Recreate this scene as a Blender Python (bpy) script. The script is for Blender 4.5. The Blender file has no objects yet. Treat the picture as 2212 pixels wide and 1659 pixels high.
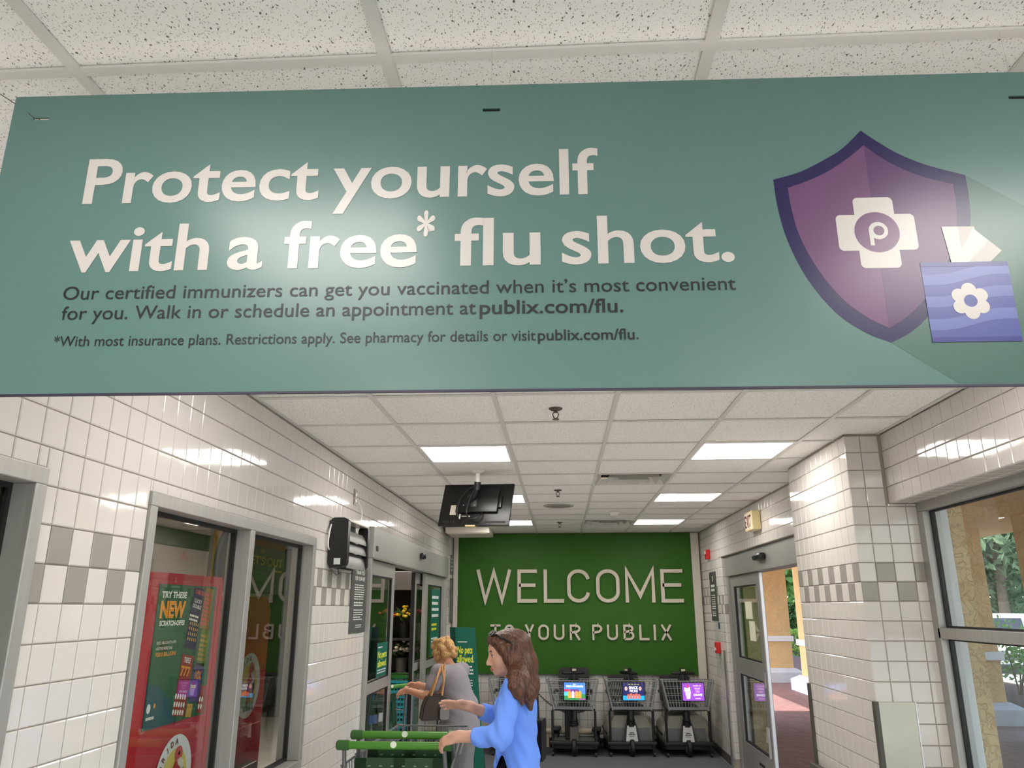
import bpy, bmesh, math, random
import numpy as np
from mathutils import Matrix, Vector

random.seed(7)
scene = bpy.context.scene
COL = scene.collection
PI = math.pi

# ------------------------------------------------------------------ camera
CAMZ = 1.74
cam_data = bpy.data.cameras.new('camera')
cam_data.sensor_fit = 'HORIZONTAL'
cam_data.sensor_width = 36.0
cam_data.lens = 1665.0 / 2212.0 * 36.0
cam_data.clip_start = 0.05
cam_data.clip_end = 400
cam = bpy.data.objects.new('camera', cam_data)
COL.objects.link(cam)
cam.location = (0, 0, CAMZ)
cam.rotation_euler = (math.radians(90 + 16.161), 0, math.radians(3.4992))
scene.camera = cam

# ------------------------------------------------------------------ view, world, sun
scene.view_settings.view_transform = 'Standard'
scene.view_settings.look = 'None'
scene.view_settings.gamma = 1.0
scene.view_settings.use_curve_mapping = False
scene.view_settings.exposure = 1.1
PANEL_POWER = 9.0

world = bpy.data.worlds.new('sky')
scene.world = world
world.use_nodes = True
wn = world.node_tree
wn.nodes.clear()
sky = wn.nodes.new('ShaderNodeTexSky')
sky.sky_type = 'NISHITA'
sky.sun_disc = False
sky.sun_elevation = math.radians(48)
sky.sun_rotation = math.radians(250)
sky.air_density = 1.0
sky.dust_density = 2.0
wbg = wn.nodes.new('ShaderNodeBackground')
wbg.inputs['Strength'].default_value = 0.42
wout = wn.nodes.new('ShaderNodeOutputWorld')
wn.links.new(sky.outputs[0], wbg.inputs['Color'])
wn.links.new(wbg.outputs[0], wout.inputs['Surface'])

sun_data = bpy.data.lights.new('sun', 'SUN')
sun_data.energy = 5.0
sun_data.angle = math.radians(1.0)
sun_data.color = (1.0, 0.95, 0.86)
sun = bpy.data.objects.new('sun', sun_data)
COL.objects.link(sun)
sun.rotation_euler = Vector((0.62, 0.25, -0.85)).to_track_quat('-Z', 'Y').to_euler()

# ------------------------------------------------------------------ helpers
def lin(c):
    return tuple(((v / 255.0) / 12.92 if v <= 10.3 else (((v / 255.0) + 0.055) / 1.055) ** 2.4) for v in c)

MATS = {}
def mat(name, rgb, rough=0.5, metal=0.0, spec=0.5, noise=None, bump=None, emit=0.0, coat=0.0, sub=0.0):
    """noise=(scale, amount): value mottling; bump=(scale, strength, distance)"""
    if name in MATS:
        return MATS[name]
    m = bpy.data.materials.new(name)
    m.use_nodes = True
    nt = m.node_tree
    b = nt.nodes['Principled BSDF']
    col = (*lin(rgb), 1)
    b.inputs['Base Color'].default_value = col
    b.inputs['Roughness'].default_value = rough
    b.inputs['Metallic'].default_value = metal
    b.inputs['Specular IOR Level'].default_value = spec
    if coat:
        b.inputs['Coat Weight'].default_value = coat
        b.inputs['Coat Roughness'].default_value = 0.05
    if sub:
        b.inputs['Subsurface Weight'].default_value = sub
        b.inputs['Subsurface Radius'].default_value = (0.012, 0.005, 0.003)
        b.inputs['Subsurface Scale'].default_value = 1.0
    if emit:
        b.inputs['Emission Color'].default_value = col
        b.inputs['Emission Strength'].default_value = emit
    geo = None
    if noise or bump:
        geo = nt.nodes.new('ShaderNodeNewGeometry')
    if noise:
        n = nt.nodes.new('ShaderNodeTexNoise')
        n.inputs['Scale'].default_value = noise[0]
        n.inputs['Detail'].default_value = 4
        if len(noise) > 2:
            mp = nt.nodes.new('ShaderNodeMapping')
            mp.inputs['Scale'].default_value = noise[2]
            nt.links.new(geo.outputs['Position'], mp.inputs['Vector'])
            nt.links.new(mp.outputs[0], n.inputs['Vector'])
        else:
            nt.links.new(geo.outputs['Position'], n.inputs['Vector'])
        mr = nt.nodes.new('ShaderNodeMapRange')
        mr.inputs['From Min'].default_value = 0.3
        mr.inputs['From Max'].default_value = 0.7
        mr.inputs['To Min'].default_value = 1 - noise[1]
        mr.inputs['To Max'].default_value = 1 + noise[1]
        nt.links.new(n.outputs['Fac'], mr.inputs['Value'])
        mx = nt.nodes.new('ShaderNodeMix')
        mx.data_type = 'RGBA'
        mx.blend_type = 'MULTIPLY'
        mx.inputs['Factor'].default_value = 1
        mx.inputs['A'].default_value = col
        nt.links.new(mr.outputs[0], mx.inputs['B'])
        nt.links.new(mx.outputs['Result'], b.inputs['Base Color'])
    if bump:
        n = nt.nodes.new('ShaderNodeTexNoise')
        n.inputs['Scale'].default_value = bump[0]
        n.inputs['Detail'].default_value = 3
        nt.links.new(geo.outputs['Position'], n.inputs['Vector'])
        bp = nt.nodes.new('ShaderNodeBump')
        bp.inputs['Strength'].default_value = bump[1]
        bp.inputs['Distance'].default_value = bump[2] if len(bump) > 2 else 0.002
        nt.links.new(n.outputs['Fac'], bp.inputs['Height'])
        nt.links.new(bp.outputs[0], b.inputs['Normal'])
    MATS[name] = m
    return m

def glass_mat(name, tint=(1, 1, 1), base=0.045):
    if name in MATS:
        return MATS[name]
    m = bpy.data.materials.new(name)
    m.use_nodes = True
    nt = m.node_tree
    nt.nodes.clear()
    out = nt.nodes.new('ShaderNodeOutputMaterial')
    tr = nt.nodes.new('ShaderNodeBsdfTransparent')
    tr.inputs['Color'].default_value = (*tint, 1)
    gl = nt.nodes.new('ShaderNodeBsdfGlossy')
    gl.inputs['Roughness'].default_value = 0.0
    lw = nt.nodes.new('ShaderNodeLayerWeight')
    lw.inputs['Blend'].default_value = 0.5
    pw = nt.nodes.new('ShaderNodeMath')
    pw.operation = 'POWER'
    pw.inputs[1].default_value = 5.0
    ma = nt.nodes.new('ShaderNodeMath')
    ma.operation = 'MULTIPLY_ADD'
    ma.inputs[1].default_value = 1 - base
    ma.inputs[2].default_value = base
    mx = nt.nodes.new('ShaderNodeMixShader')
    nt.links.new(lw.outputs['Facing'], pw.inputs[0])
    nt.links.new(pw.outputs[0], ma.inputs[0])
    nt.links.new(ma.outputs[0], mx.inputs[0])
    nt.links.new(tr.outputs[0], mx.inputs[1])
    nt.links.new(gl.outputs[0], mx.inputs[2])
    nt.links.new(mx.outputs[0], out.inputs['Surface'])
    MATS[name] = m
    return m

def link(o, parent=None, local=False):
    COL.objects.link(o)
    if parent is not None:
        o.parent = parent
        if not local and parent.type == 'EMPTY' and parent.parent is None:
            o.matrix_parent_inverse = Matrix.Translation(-Vector(parent.location))
    return o

def tag(o, label=None, cat=None, group=None, kind=None):
    if label: o['label'] = label
    if cat: o['category'] = cat
    if group: o['group'] = group
    if kind: o['kind'] = kind
    return o

def thing(name, label, cat, loc=(0, 0, 0), group=None, kind=None):
    o = bpy.data.objects.new(name, None)
    o.empty_display_size = 0.1
    o.location = loc
    COL.objects.link(o)
    return tag(o, label, cat, group, kind)

def structure(name, loc=(0, 0, 0), label=None):
    o = bpy.data.objects.new(name, None)
    o.location = loc
    COL.objects.link(o)
    o['kind'] = 'structure'
    if label: o['label'] = label
    return o

class B:
    """collects shapes, then becomes one mesh object"""
    def __init__(s):
        s.bm = bmesh.new()
        s.mi = 0
    def _set(s, faces):
        for f in faces:
            f.material_index = s.mi
    def box(s, x0, x1, y0, y1, z0, z1, bev=0.0, mtx=None):
        r = bmesh.ops.create_cube(s.bm, size=1.0)
        vs = r['verts']
        c = Vector(((x0 + x1) / 2, (y0 + y1) / 2, (z0 + z1) / 2))
        d = (abs(x1 - x0), abs(y1 - y0), abs(z1 - z0))
        for v in vs:
            v.co = Vector((v.co.x * d[0], v.co.y * d[1], v.co.z * d[2])) + c
        fs = set(f for v in vs for f in v.link_faces)
        s._set(fs)
        if bev > 0:
            es = list(set(e for v in vs for e in v.link_edges))
            rr = bmesh.ops.bevel(s.bm, geom=es, offset=min(bev, min(d) * 0.45), segments=2, affect='EDGES', profile=0.5)
            s._set(rr['faces'])
            vs = list(set(vs) & set(s.bm.verts)) if False else rr['verts']
        if mtx is not None:
            allv = set(v for v in vs if v.is_valid)
            if bev > 0:
                stack = list(allv)
                while stack:
                    v = stack.pop()
                    for e in v.link_edges:
                        o = e.other_vert(v)
                        if o not in allv:
                            allv.add(o); stack.append(o)
            for v in allv:
                v.co = mtx @ v.co
        return s
    def poly(s, pts):
        f = s.bm.faces.new([s.bm.verts.new(p) for p in pts])
        f.material_index = s.mi
        return s
    def tube(s, pts, r, seg=8, caps=True):
        pts = [Vector(p) for p in pts]
        n = len(pts)
        rs = r if isinstance(r, (list, tuple)) else [r] * n
        rings = []
        t = (pts[1] - pts[0]).normalized()
        ref = Vector((0, 0, 1)) if abs(t.z) < 0.9 else Vector((1, 0, 0))
        u = t.cross(ref).normalized()
        for i in range(n):
            if i == 0: t = (pts[1] - pts[0])
            elif i == n - 1: t = (pts[-1] - pts[-2])
            else: t = (pts[i + 1] - pts[i]).normalized() + (pts[i] - pts[i - 1]).normalized()
            t.normalize()
            u = (u - t * u.dot(t))
            if u.length < 1e-6: u = t.orthogonal()
            u.normalize()
            w = t.cross(u)
            rings.append([s.bm.verts.new(pts[i] + (u * math.cos(2 * PI * k / seg) + w * math.sin(2 * PI * k / seg)) * rs[i]) for k in range(seg)])
        fs = []
        for a, b in zip(rings[:-1], rings[1:]):
            for k in range(seg):
                fs.append(s.bm.faces.new([a[k], b[k], b[(k + 1) % seg], a[(k + 1) % seg]]))
        if caps:
            fs.append(s.bm.faces.new(rings[0]))
            fs.append(s.bm.faces.new(rings[-1][::-1]))
        s._set(fs)
        return s
    def lathe(s, prof, c, seg=24, axis='Z'):
        c = Vector(c)
        rings = []
        for r, h in prof:
            ring = []
            for k in range(seg):
                a = 2 * PI * k / seg
                x, y = max(r, 1e-4) * math.cos(a), max(r, 1e-4) * math.sin(a)
                p = {'Z': (x, y, h), 'X': (h, x, y), 'Y': (x, h, -y)}[axis]
                ring.append(s.bm.verts.new(c + Vector(p)))
            rings.append(ring)
        fs = []
        for a, b in zip(rings[:-1], rings[1:]):
            for k in range(seg):
                fs.append(s.bm.faces.new([a[k], a[(k + 1) % seg], b[(k + 1) % seg], b[k]]))
        fs.append(s.bm.faces.new(rings[0][::-1]))
        fs.append(s.bm.faces.new(rings[-1]))
        s._set(fs)
        return s
    def prism(s, poly, o, u, v, n, d0, d1):
        """2-D polygon in the (u, v) frame at o, extruded along n from d0 to d1"""
        o, u, v, n = Vector(o), Vector(u), Vector(v), Vector(n)
        a = [s.bm.verts.new(o + u * p[0] + v * p[1] + n * d0) for p in poly]
        b = [s.bm.verts.new(o + u * p[0] + v * p[1] + n * d1) for p in poly]
        k = len(poly)
        fs = [s.bm.faces.new(b), s.bm.faces.new(a[::-1])]
        for i in range(k):
            fs.append(s.bm.faces.new([a[i], a[(i + 1) % k], b[(i + 1) % k], b[i]]))
        s._set(fs)
        return s
    def sphere(s, c, r, seg=16, rings=10, mtx=None):
        rr = bmesh.ops.create_uvsphere(s.bm, u_segments=seg, v_segments=rings, radius=1)
        r = r if isinstance(r, (tuple, list)) else (r, r, r)
        for v in rr['verts']:
            p = Vector((v.co.x * r[0], v.co.y * r[1], v.co.z * r[2]))
            if mtx is not None: p = mtx @ p
            v.co = p + Vector(c)
        s._set(set(f for v in rr['verts'] for f in v.link_faces))
        return s
    def mesh(s, name, mats, smooth=False, fixn=True):
        if fixn:
            bmesh.ops.recalc_face_normals(s.bm, faces=s.bm.faces)
        me = bpy.data.meshes.new(name)
        s.bm.to_mesh(me)
        s.bm.free()
        for m in (mats if isinstance(mats, (list, tuple)) else [mats]):
            me.materials.append(m)
        if smooth:
            me.polygons.foreach_set('use_smooth', [True] * len(me.polygons))
            me.set_sharp_from_angle(angle=math.radians(smooth if smooth is not True else 40))
        return me
    def out(s, name, mats, parent=None, smooth=False, local=False, label=None, kind=None, fixn=True):
        o = bpy.data.objects.new(name, s.mesh(name, mats, smooth, fixn))
        link(o, parent, local)
        if label: o['label'] = label
        if kind: o['kind'] = kind
        return o

def boxo(name, m, b6, parent=None, bev=0.0, **k):
    return B().box(*b6, bev=bev).out(name, m, parent, **k)

def copy_tree(o, parent=None):
    c = o.copy()
    COL.objects.link(c)
    c.parent = parent
    for ch in list(o.children):
        copy_tree(ch, c)
    return c

def bez(p0, p1, p2, p3, n=12):
    out = []
    for i in range(n + 1):
        t = i / n
        out.append(Vector(p0) * (1 - t) ** 3 + Vector(p1) * 3 * t * (1 - t) ** 2 + Vector(p2) * 3 * t * t * (1 - t) + Vector(p3) * t ** 3)
    return out

# ---- lettering: flat text in the built-in typeface
_TXT = {}
def text_data(s, offset=0.0, spacing=1.0):
    key = (s, offset, spacing)
    if key not in _TXT:
        cu = bpy.data.curves.new('lettering', 'FONT')
        cu.body = s
        cu.offset = offset
        cu.space_character = spacing
        cu.resolution_u = 5
        ob = bpy.data.objects.new('lettering_source', cu)
        COL.objects.link(ob)
        dg = bpy.context.evaluated_depsgraph_get()
        me = bpy.data.meshes.new_from_object(ob.evaluated_get(dg))
        vs = [tuple(v.co) for v in me.vertices]
        fs = [tuple(p.vertices) for p in me.polygons]
        bpy.data.objects.remove(ob)
        bpy.data.meshes.remove(me)
        bpy.data.curves.remove(cu)
        _TXT[key] = (vs, fs)
    return _TXT[key]

def text(name, s, m, parent, o, u, v, width=None, cap=0.1, offset=0.0, spacing=1.0, lift=0.0008, local=False, align='L', into=None):
    """baseline starts at o, runs along u, capitals are cap tall along v; width stretches it"""
    vs, fs = text_data(s, offset, spacing)
    o, u, v = Vector(o), Vector(u).normalized(), Vector(v).normalized()
    n = u.cross(v)
    x0 = min(p[0] for p in vs); x1 = max(p[0] for p in vs)
    sy = cap / 0.729
    sx = (width / (x1 - x0)) if width else sy
    off = 0 if align == 'L' else (-(x1 - x0) * sx / 2 if align == 'C' else -(x1 - x0) * sx)
    pts = [o + u * ((p[0] - x0) * sx + off) + v * (p[1] * sy) + n * lift for p in vs]
    if into is not None:
        base = [into.bm.verts.new(p) for p in pts]
        for f in fs:
            into.bm.faces.new([base[i] for i in f]).material_index = into.mi
        return None
    me = bpy.data.meshes.new(name)
    me.from_pydata([tuple(p) for p in pts], [], fs)
    me.materials.append(m)
    ob = bpy.data.objects.new(name, me)
    return link(ob, parent, local)

def stroke_poly(pts, w):
    """outline of an open polyline of width w with mitred joints"""
    P = [Vector((p[0], p[1])) for p in pts]
    L, R = [], []
    for i, p in enumerate(P):
        if i == 0: d = (P[1] - P[0]).normalized(); nrm = Vector((-d.y, d.x)); k = 1
        elif i == len(P) - 1: d = (P[-1] - P[-2]).normalized(); nrm = Vector((-d.y, d.x)); k = 1
        else:
            d1 = (P[i] - P[i - 1]).normalized(); d2 = (P[i + 1] - P[i]).normalized()
            n1 = Vector((-d1.y, d1.x)); n2 = Vector((-d2.y, d2.x))
            nrm = (n1 + n2)
            nrm = nrm.normalized() if nrm.length > 1e-5 else n1
            k = 1 / max(0.35, nrm.dot(n1))
        L.append(p + nrm * (w / 2 * k)); R.append(p - nrm * (w / 2 * k))
    return L, R

def stroke_into(b, pts, w, o, u, v, n, d0, d1):
    L, R = stroke_poly(pts, w)
    for i in range(len(L) - 1):
        b.prism([L[i], R[i], R[i + 1], L[i + 1]], o, u, v, n, d0, d1)

def arc(cx, cy, rx, ry, a0, a1, n=14):
    return [(cx + rx * math.cos(math.radians(a0 + (a1 - a0) * i / n)), cy + ry * math.sin(math.radians(a0 + (a1 - a0) * i / n))) for i in range(n + 1)]

# ---- rough projection into the frame, only to rank pieces by size
_ci = cam.matrix_basis.inverted()
def pix(p):
    q = _ci @ Vector(p)
    if q.z > -0.05: return None
    return (1106 + 1665 * q.x / -q.z, 829.5 - 1665 * q.y / -q.z)

# ---- tiles laid on a flat face, each tile a bevelled piece
_TILE = {}
def tile_mesh(w, h, m, t=0.006):
    key = (round(w, 4), round(h, 4), m.name)
    if key not in _TILE:
        b = bmesh.new()
        rings = []
        for ins, z in ((0.0, 0.0), (0.0008, t * 0.6), (0.004, t)):
            rings.append([b.verts.new((sx * (w / 2 - ins), sy * (h / 2 - ins), z)) for sx, sy in ((-1, -1), (1, -1), (1, 1), (-1, 1))])
        for a, c in zip(rings[:-1], rings[1:]):
            for k in range(4):
                b.faces.new([a[k], a[(k + 1) % 4], c[(k + 1) % 4], c[k]])
        b.faces.new(rings[-1])
        me = bpy.data.meshes.new('tile')
        b.to_mesh(me); b.free()
        me.materials.append(m)
        _TILE[key] = me
    return _TILE[key]

def tiles(parent, o, u, v, us, vs, colour, holes=(), cap=300, gap=0.0024, tilt=0.0022, name='tile'):
    """us, vs: grid lines along u and v; holes: (u0,u1,v0,v1) left free; colour(i,j) gives a material"""
    o, u, v = Vector(o), Vector(u), Vector(v)
    n = u.cross(v)
    cells = []
    for i in range(len(us) - 1):
        for j in range(len(vs) - 1):
            rects = [(us[i], us[i + 1], vs[j], vs[j + 1])]
            for h in holes:
                nr = []
                for r in rects:
                    a0, a1 = max(r[0], h[0]), min(r[1], h[1])
                    b0, b1 = max(r[2], h[2]), min(r[3], h[3])
                    if a0 >= a1 or b0 >= b1:
                        nr.append(r); continue
                    if r[0] < a0: nr.append((r[0], a0, r[2], r[3]))
                    if r[1] > a1: nr.append((a1, r[1], r[2], r[3]))
                    if r[2] < b0: nr.append((a0, a1, r[2], b0))
                    if r[3] > b1: nr.append((a0, a1, b1, r[3]))
                rects = nr
            for r in rects:
                if r[1] - r[0] > 0.012 and r[3] - r[2] > 0.012:
                    cells.append((r, colour(i, j)))
    ranked = []
    for r, m in cells:
        cs = [pix(o + u * a + v * b) for a, b in ((r[0], r[2]), (r[1], r[2]), (r[1], r[3]), (r[0], r[3]))]
        area = 0
        if all(cs):
            cx = sum(c[0] for c in cs) / 4; cy = sum(c[1] for c in cs) / 4
            if -20 < cx < 2232 and -20 < cy < 1679:
                area = abs(sum(cs[k][0] * cs[(k + 1) % 4][1] - cs[(k + 1) % 4][0] * cs[k][1] for k in range(4))) / 2
        ranked.append((area, r, m))
    ranked.sort(key=lambda t: -t[0])
    rot = Matrix((u, v, n)).transposed().to_4x4()
    rest_v, rest_f, rest_m, mats = [], [], [], []
    for k, (area, r, m) in enumerate(ranked):
        c = o + u * ((r[0] + r[1]) / 2) + v * ((r[2] + r[3]) / 2)
        me = tile_mesh(r[1] - r[0] - gap, r[3] - r[2] - gap, m)
        mtx = Matrix.Translation(c) @ rot @ Matrix.Rotation(random.gauss(0, tilt), 4, 'X') @ Matrix.Rotation(random.gauss(0, tilt), 4, 'Y')
        if k < cap and area > 25:
            ob = bpy.data.objects.new(name, me)
            COL.objects.link(ob)
            ob.parent = parent
            ob.matrix_parent_inverse = Matrix.Translation(-Vector(parent.location))
            ob.matrix_basis = mtx
        else:
            if m not in mats: mats.append(m)
            base = len(rest_v)
            rest_v += [tuple(mtx @ w.co) for w in me.vertices]
            for p in me.polygons:
                rest_f.append([base + q for q in p.vertices]); rest_m.append(mats.index(m))
    if rest_v:
        me = bpy.data.meshes.new(name + '_field')
        me.from_pydata(rest_v, [], rest_f)
        for m in mats: me.materials.append(m)
        me.polygons.foreach_set('material_index', rest_m)
        ob = bpy.data.objects.new(name + '_field', me)
        link(ob, parent)
        ob['kind'] = 'stuff'

def grid(a, b, off, p):
    """grid lines at off + k*p, clipped to [a, b]"""
    k0 = math.ceil((a - off) / p - 1e-6)
    xs = [a]
    k = k0
    while off + k * p < b - 1e-6:
        if off + k * p > a + 1e-6: xs.append(off + k * p)
        k += 1
    xs.append(b)
    return xs
# ------------------------------------------------------------------ materials shared by the room
M_TILE = mat('tile_white', (204, 198, 192), rough=0.07, spec=0.5, bump=(9, 0.25, 0.0022))
M_TILE_G = mat('tile_grey', (148, 142, 136), rough=0.09, spec=0.5, bump=(9, 0.25, 0.0022))
M_GROUT = mat('grout', (160, 149, 138), rough=0.9)
M_ALU = mat('brushed_aluminium', (166, 164, 160), rough=0.45, metal=0.55, noise=(60, 0.05, (1, 1, 0.05)))
M_ALU_D = mat('satin_aluminium_dull', (150, 148, 144), rough=0.5, metal=0.6)
M_STEEL = mat('stainless_plate', (186, 180, 166), rough=0.42, metal=0.8, noise=(4, 0.08))
M_BLACK = mat('black_rubber', (14, 14, 15), rough=0.55)
M_BLACKP = mat('black_plastic', (18, 17, 16), rough=0.35)
M_GLASS = glass_mat('clear_glass', (0.93, 0.96, 0.94))
M_GLASS_T = glass_mat('store_glass', (0.94, 0.96, 0.94))
M_WHITE = mat('white_paint', (232, 229, 222), rough=0.55)
M_TEE = mat('grid_tee_white', (214, 211, 205), rough=0.45)
M_WHITEPRINT = mat('white_print', (226, 218, 208), rough=0.42)
M_DARKPRINT = mat('dark_print', (32, 36, 37), rough=0.45)

def ceiling_tile_mat():
    m = bpy.data.materials.new('fissured_ceiling_tile')
    m.use_nodes = True
    nt = m.node_tree
    b = nt.nodes['Principled BSDF']
    b.inputs['Roughness'].default_value = 0.95
    b.inputs['Specular IOR Level'].default_value = 0.1
    g = nt.nodes.new('ShaderNodeNewGeometry')
    warp = nt.nodes.new('ShaderNodeTexNoise')
    warp.inputs['Scale'].default_value = 60
    nt.links.new(g.outputs['Position'], warp.inputs['Vector'])
    add = nt.nodes.new('ShaderNodeMix'); add.data_type = 'VECTOR'
    add.inputs['Factor'].default_value = 0.012
    nt.links.new(g.outputs['Position'], add.inputs['A'])
    nt.links.new(warp.outputs['Color'], add.inputs['B'])
    mp = nt.nodes.new('ShaderNodeMapping')
    mp.inputs['Scale'].default_value = (1.0, 0.62, 1.0)
    mp.inputs['Rotation'].default_value = (0, 0, 0.15)
    nt.links.new(add.outputs['Result'], mp.inputs['Vector'])
    masks = []
    for sc, lo, k in ((115, 0.45, 0.42), (250, 0.35, 0.65)):
        vo = nt.nodes.new('ShaderNodeTexVoronoi')
        vo.voronoi_dimensions = '2D'
        vo.inputs['Scale'].default_value = sc
        nt.links.new(mp.outputs[0], vo.inputs['Vector'])
        sep = nt.nodes.new('ShaderNodeSeparateColor')
        nt.links.new(vo.outputs['Color'], sep.inputs[0])
        # hole radius differs from cell to cell, many cells have none
        th = nt.nodes.new('ShaderNodeMapRange')
        th.inputs['From Min'].default_value = lo; th.inputs['From Max'].default_value = 1.0
        th.inputs['To Min'].default_value = 0.0; th.inputs['To Max'].default_value = 0.30 * k / 0.55
        nt.links.new(sep.outputs[0], th.inputs['Value'])
        sub = nt.nodes.new('ShaderNodeMath'); sub.operation = 'SUBTRACT'
        nt.links.new(th.outputs[0], sub.inputs[0]); nt.links.new(vo.outputs['Distance'], sub.inputs[1])
        sm = nt.nodes.new('ShaderNodeMapRange'); sm.interpolation_type = 'SMOOTHSTEP'
        sm.inputs['From Min'].default_value = -0.02; sm.inputs['From Max'].default_value = 0.10
        nt.links.new(sub.outputs[0], sm.inputs['Value'])
        masks.append(sm)
    mx = nt.nodes.new('ShaderNodeMath'); mx.operation = 'MAXIMUM'
    nt.links.new(masks[0].outputs[0], mx.inputs[0])
    half = nt.nodes.new('ShaderNodeMath'); half.operation = 'MULTIPLY'; half.inputs[1].default_value = 0.55
    nt.links.new(masks[1].outputs[0], half.inputs[0])
    nt.links.new(half.outputs[0], mx.inputs[1])
    mix = nt.nodes.new('ShaderNodeMix'); mix.data_type = 'RGBA'
    mix.inputs['A'].default_value = (*lin((243, 240, 235)), 1)
    mix.inputs['B'].default_value = (*lin((112, 104, 96)), 1)
    nt.links.new(mx.outputs[0], mix.inputs['Factor'])
    nt.links.new(mix.outputs['Result'], b.inputs['Base Color'])
    bp = nt.nodes.new('ShaderNodeBump'); bp.invert = True
    bp.inputs['Strength'].default_value = 0.3; bp.inputs['Distance'].default_value = 0.001
    nt.links.new(mx.outputs[0], bp.inputs['Height'])
    nt.links.new(bp.outputs[0], b.inputs['Normal'])
    return m
M_CEIL = ceiling_tile_mat()

def panel_mat():
    m = bpy.data.materials.new('lit_diffuser')
    m.use_nodes = True
    nt = m.node_tree
    b = nt.nodes['Principled BSDF']
    b.inputs['Base Color'].default_value = (0.9, 0.88, 0.84, 1)
    b.inputs['Emission Color'].default_value = (1.0, 0.96, 0.905, 1)
    b.inputs['Emission Strength'].default_value = PANEL_POWER
    return m
M_PANEL = panel_mat()

# ------------------------------------------------------------------ the room shell
XL, XR, YF, ZC = -1.5, 1.92, 11.0, 2.74
YB = -2.6                                           # wall behind the camera
TZ0, TPZ, TY0, TPY = 1.75, 0.1115, 2.005, 0.1085    # tile courses: rows and columns

def slab(name, axis, a, b, u0, u1, v0, v1, holes, m):
    """a wall slab between a and b on one axis, with rectangular openings; X: u=Y v=Z, Y: u=X v=Z"""
    us = sorted(set([u0, u1] + [h[i] for h in holes for i in (0, 1) if u0 < h[i] < u1]))
    vs = sorted(set([v0, v1] + [h[i] for h in holes for i in (2, 3) if v0 < h[i] < v1]))
    bb = B()
    for i in range(len(us) - 1):
        for j in range(len(vs) - 1):
            cu, cv = (us[i] + us[i + 1]) / 2, (vs[j] + vs[j + 1]) / 2
            if any(h[0] < cu < h[1] and h[2] < cv < h[3] for h in holes): continue
            if axis == 'X': bb.box(a, b, us[i], us[i + 1], vs[j], vs[j + 1])
            else: bb.box(us[i], us[i + 1], a, b, vs[j], vs[j + 1])
    bmesh.ops.remove_doubles(bb.bm, verts=bb.bm.verts, dist=1e-5)
    o = bb.out(name, m)
    o['kind'] = 'structure'
    return o

def checker(base, vs, us, flip=0):
    """two courses of alternating grey and white tiles above z = 1.75"""
    def f(i, j):
        zc = (vs[j] + vs[j + 1]) / 2
        row = math.floor((zc - base) / TPZ + 1e-6)
        if row in (0, 1):
            return M_TILE_G if (i + row + flip) % 2 == 0 else M_TILE
        return M_TILE
    return f

# floor: dark carpet mat
M_FLOOR = mat('carpet_mat', (92, 92, 96), rough=0.95, noise=(220, 0.25), bump=(300, 0.6, 0.004))
fl = B().box(-9, 2.0, YB - 0.2, 16, -0.06, 0.0).out('floor', mat('floor_pale_bounce', (226, 223, 220), rough=0.35, noise=(160, 0.10)))  # unseen near floor made pale to bounce light onto the ceiling
fl['kind'] = 'structure'
fm = B().box(XL + 0.02, XR - 0.02, 8.9, YF - 0.02, 0.0, 0.006).out('floor_carpet', M_FLOOR)
fm['kind'] = 'structure'

# left wall with two windows and the store entrance
HL = [(0.35, 2.156, 0.80, 2.132), (2.747, 4.730, 0.86, 2.150), (6.09, 10.25, 0.0, 2.355)]
wl = slab('wall_left', 'X', XL - 0.14, XL - 0.006, YB, YF + 0.1, 0, 3.1, HL, M_GROUT)
ys = grid(0.9, YF - 0.02, TY0, TPY)
zs = grid(0.0, ZC - 0.01, TZ0, TPZ)
i0 = min(range(len(ys)), key=lambda k: abs(ys[k] - (TY0 + 2 * TPY)))
tiles(wl, (XL - 0.006, 0, 0), (0, 1, 0), (0, 0, 1), ys, zs, checker(TZ0, zs, ys, flip=(i0 + 1) % 2), HL)

# far wall: tiles below the green panel, plaster behind it
wf = slab('wall_far', 'Y', YF + 0.006, YF + 0.14, XL - 0.14, XR + 0.3, 0, 3.1, [], M_GROUT)
xs = grid(XL + 0.01, XR - 0.005, -1.42, 0.109)
tiles(wf, (0, YF + 0.006, 0), (1, 0, 0), (0, 0, 1), xs, grid(0.10, 0.875, 0.875 - 8 * TPZ, TPZ), lambda i, j: M_TILE)

# right wall round the exit door (recessed) and the pillar in front of it
RD = (6.05, 9.77, 0.0, 2.32)
wr = slab('wall_right', 'X', XR + 0.006, XR + 0.16, 5.85, YF + 0.1, 0, 3.1, [RD], M_GROUT)
ysr = grid(5.86, YF - 0.02, 5.86, 0.109)
RZ0 = 1.773
zsr = grid(0.0, ZC - 0.01, RZ0, 0.107)
def checker_r(base, p, vs, flip):
    def f(i, j):
        row = math.floor(((vs[j] + vs[j + 1]) / 2 - base) / p + 1e-6)
        if row in (0, 1): return M_TILE_G if (i + row + flip) % 2 == 0 else M_TILE
        return M_TILE
    return f
tiles(wr, (XR + 0.006, YF, 0), (0, -1, 0), (0, 0, 1), [YF - y for y in ysr][::-1], zsr, checker_r(RZ0, 0.107, zsr, 0),
      [(YF - RD[1], YF - RD[0], RD[2], RD[3])])

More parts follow.
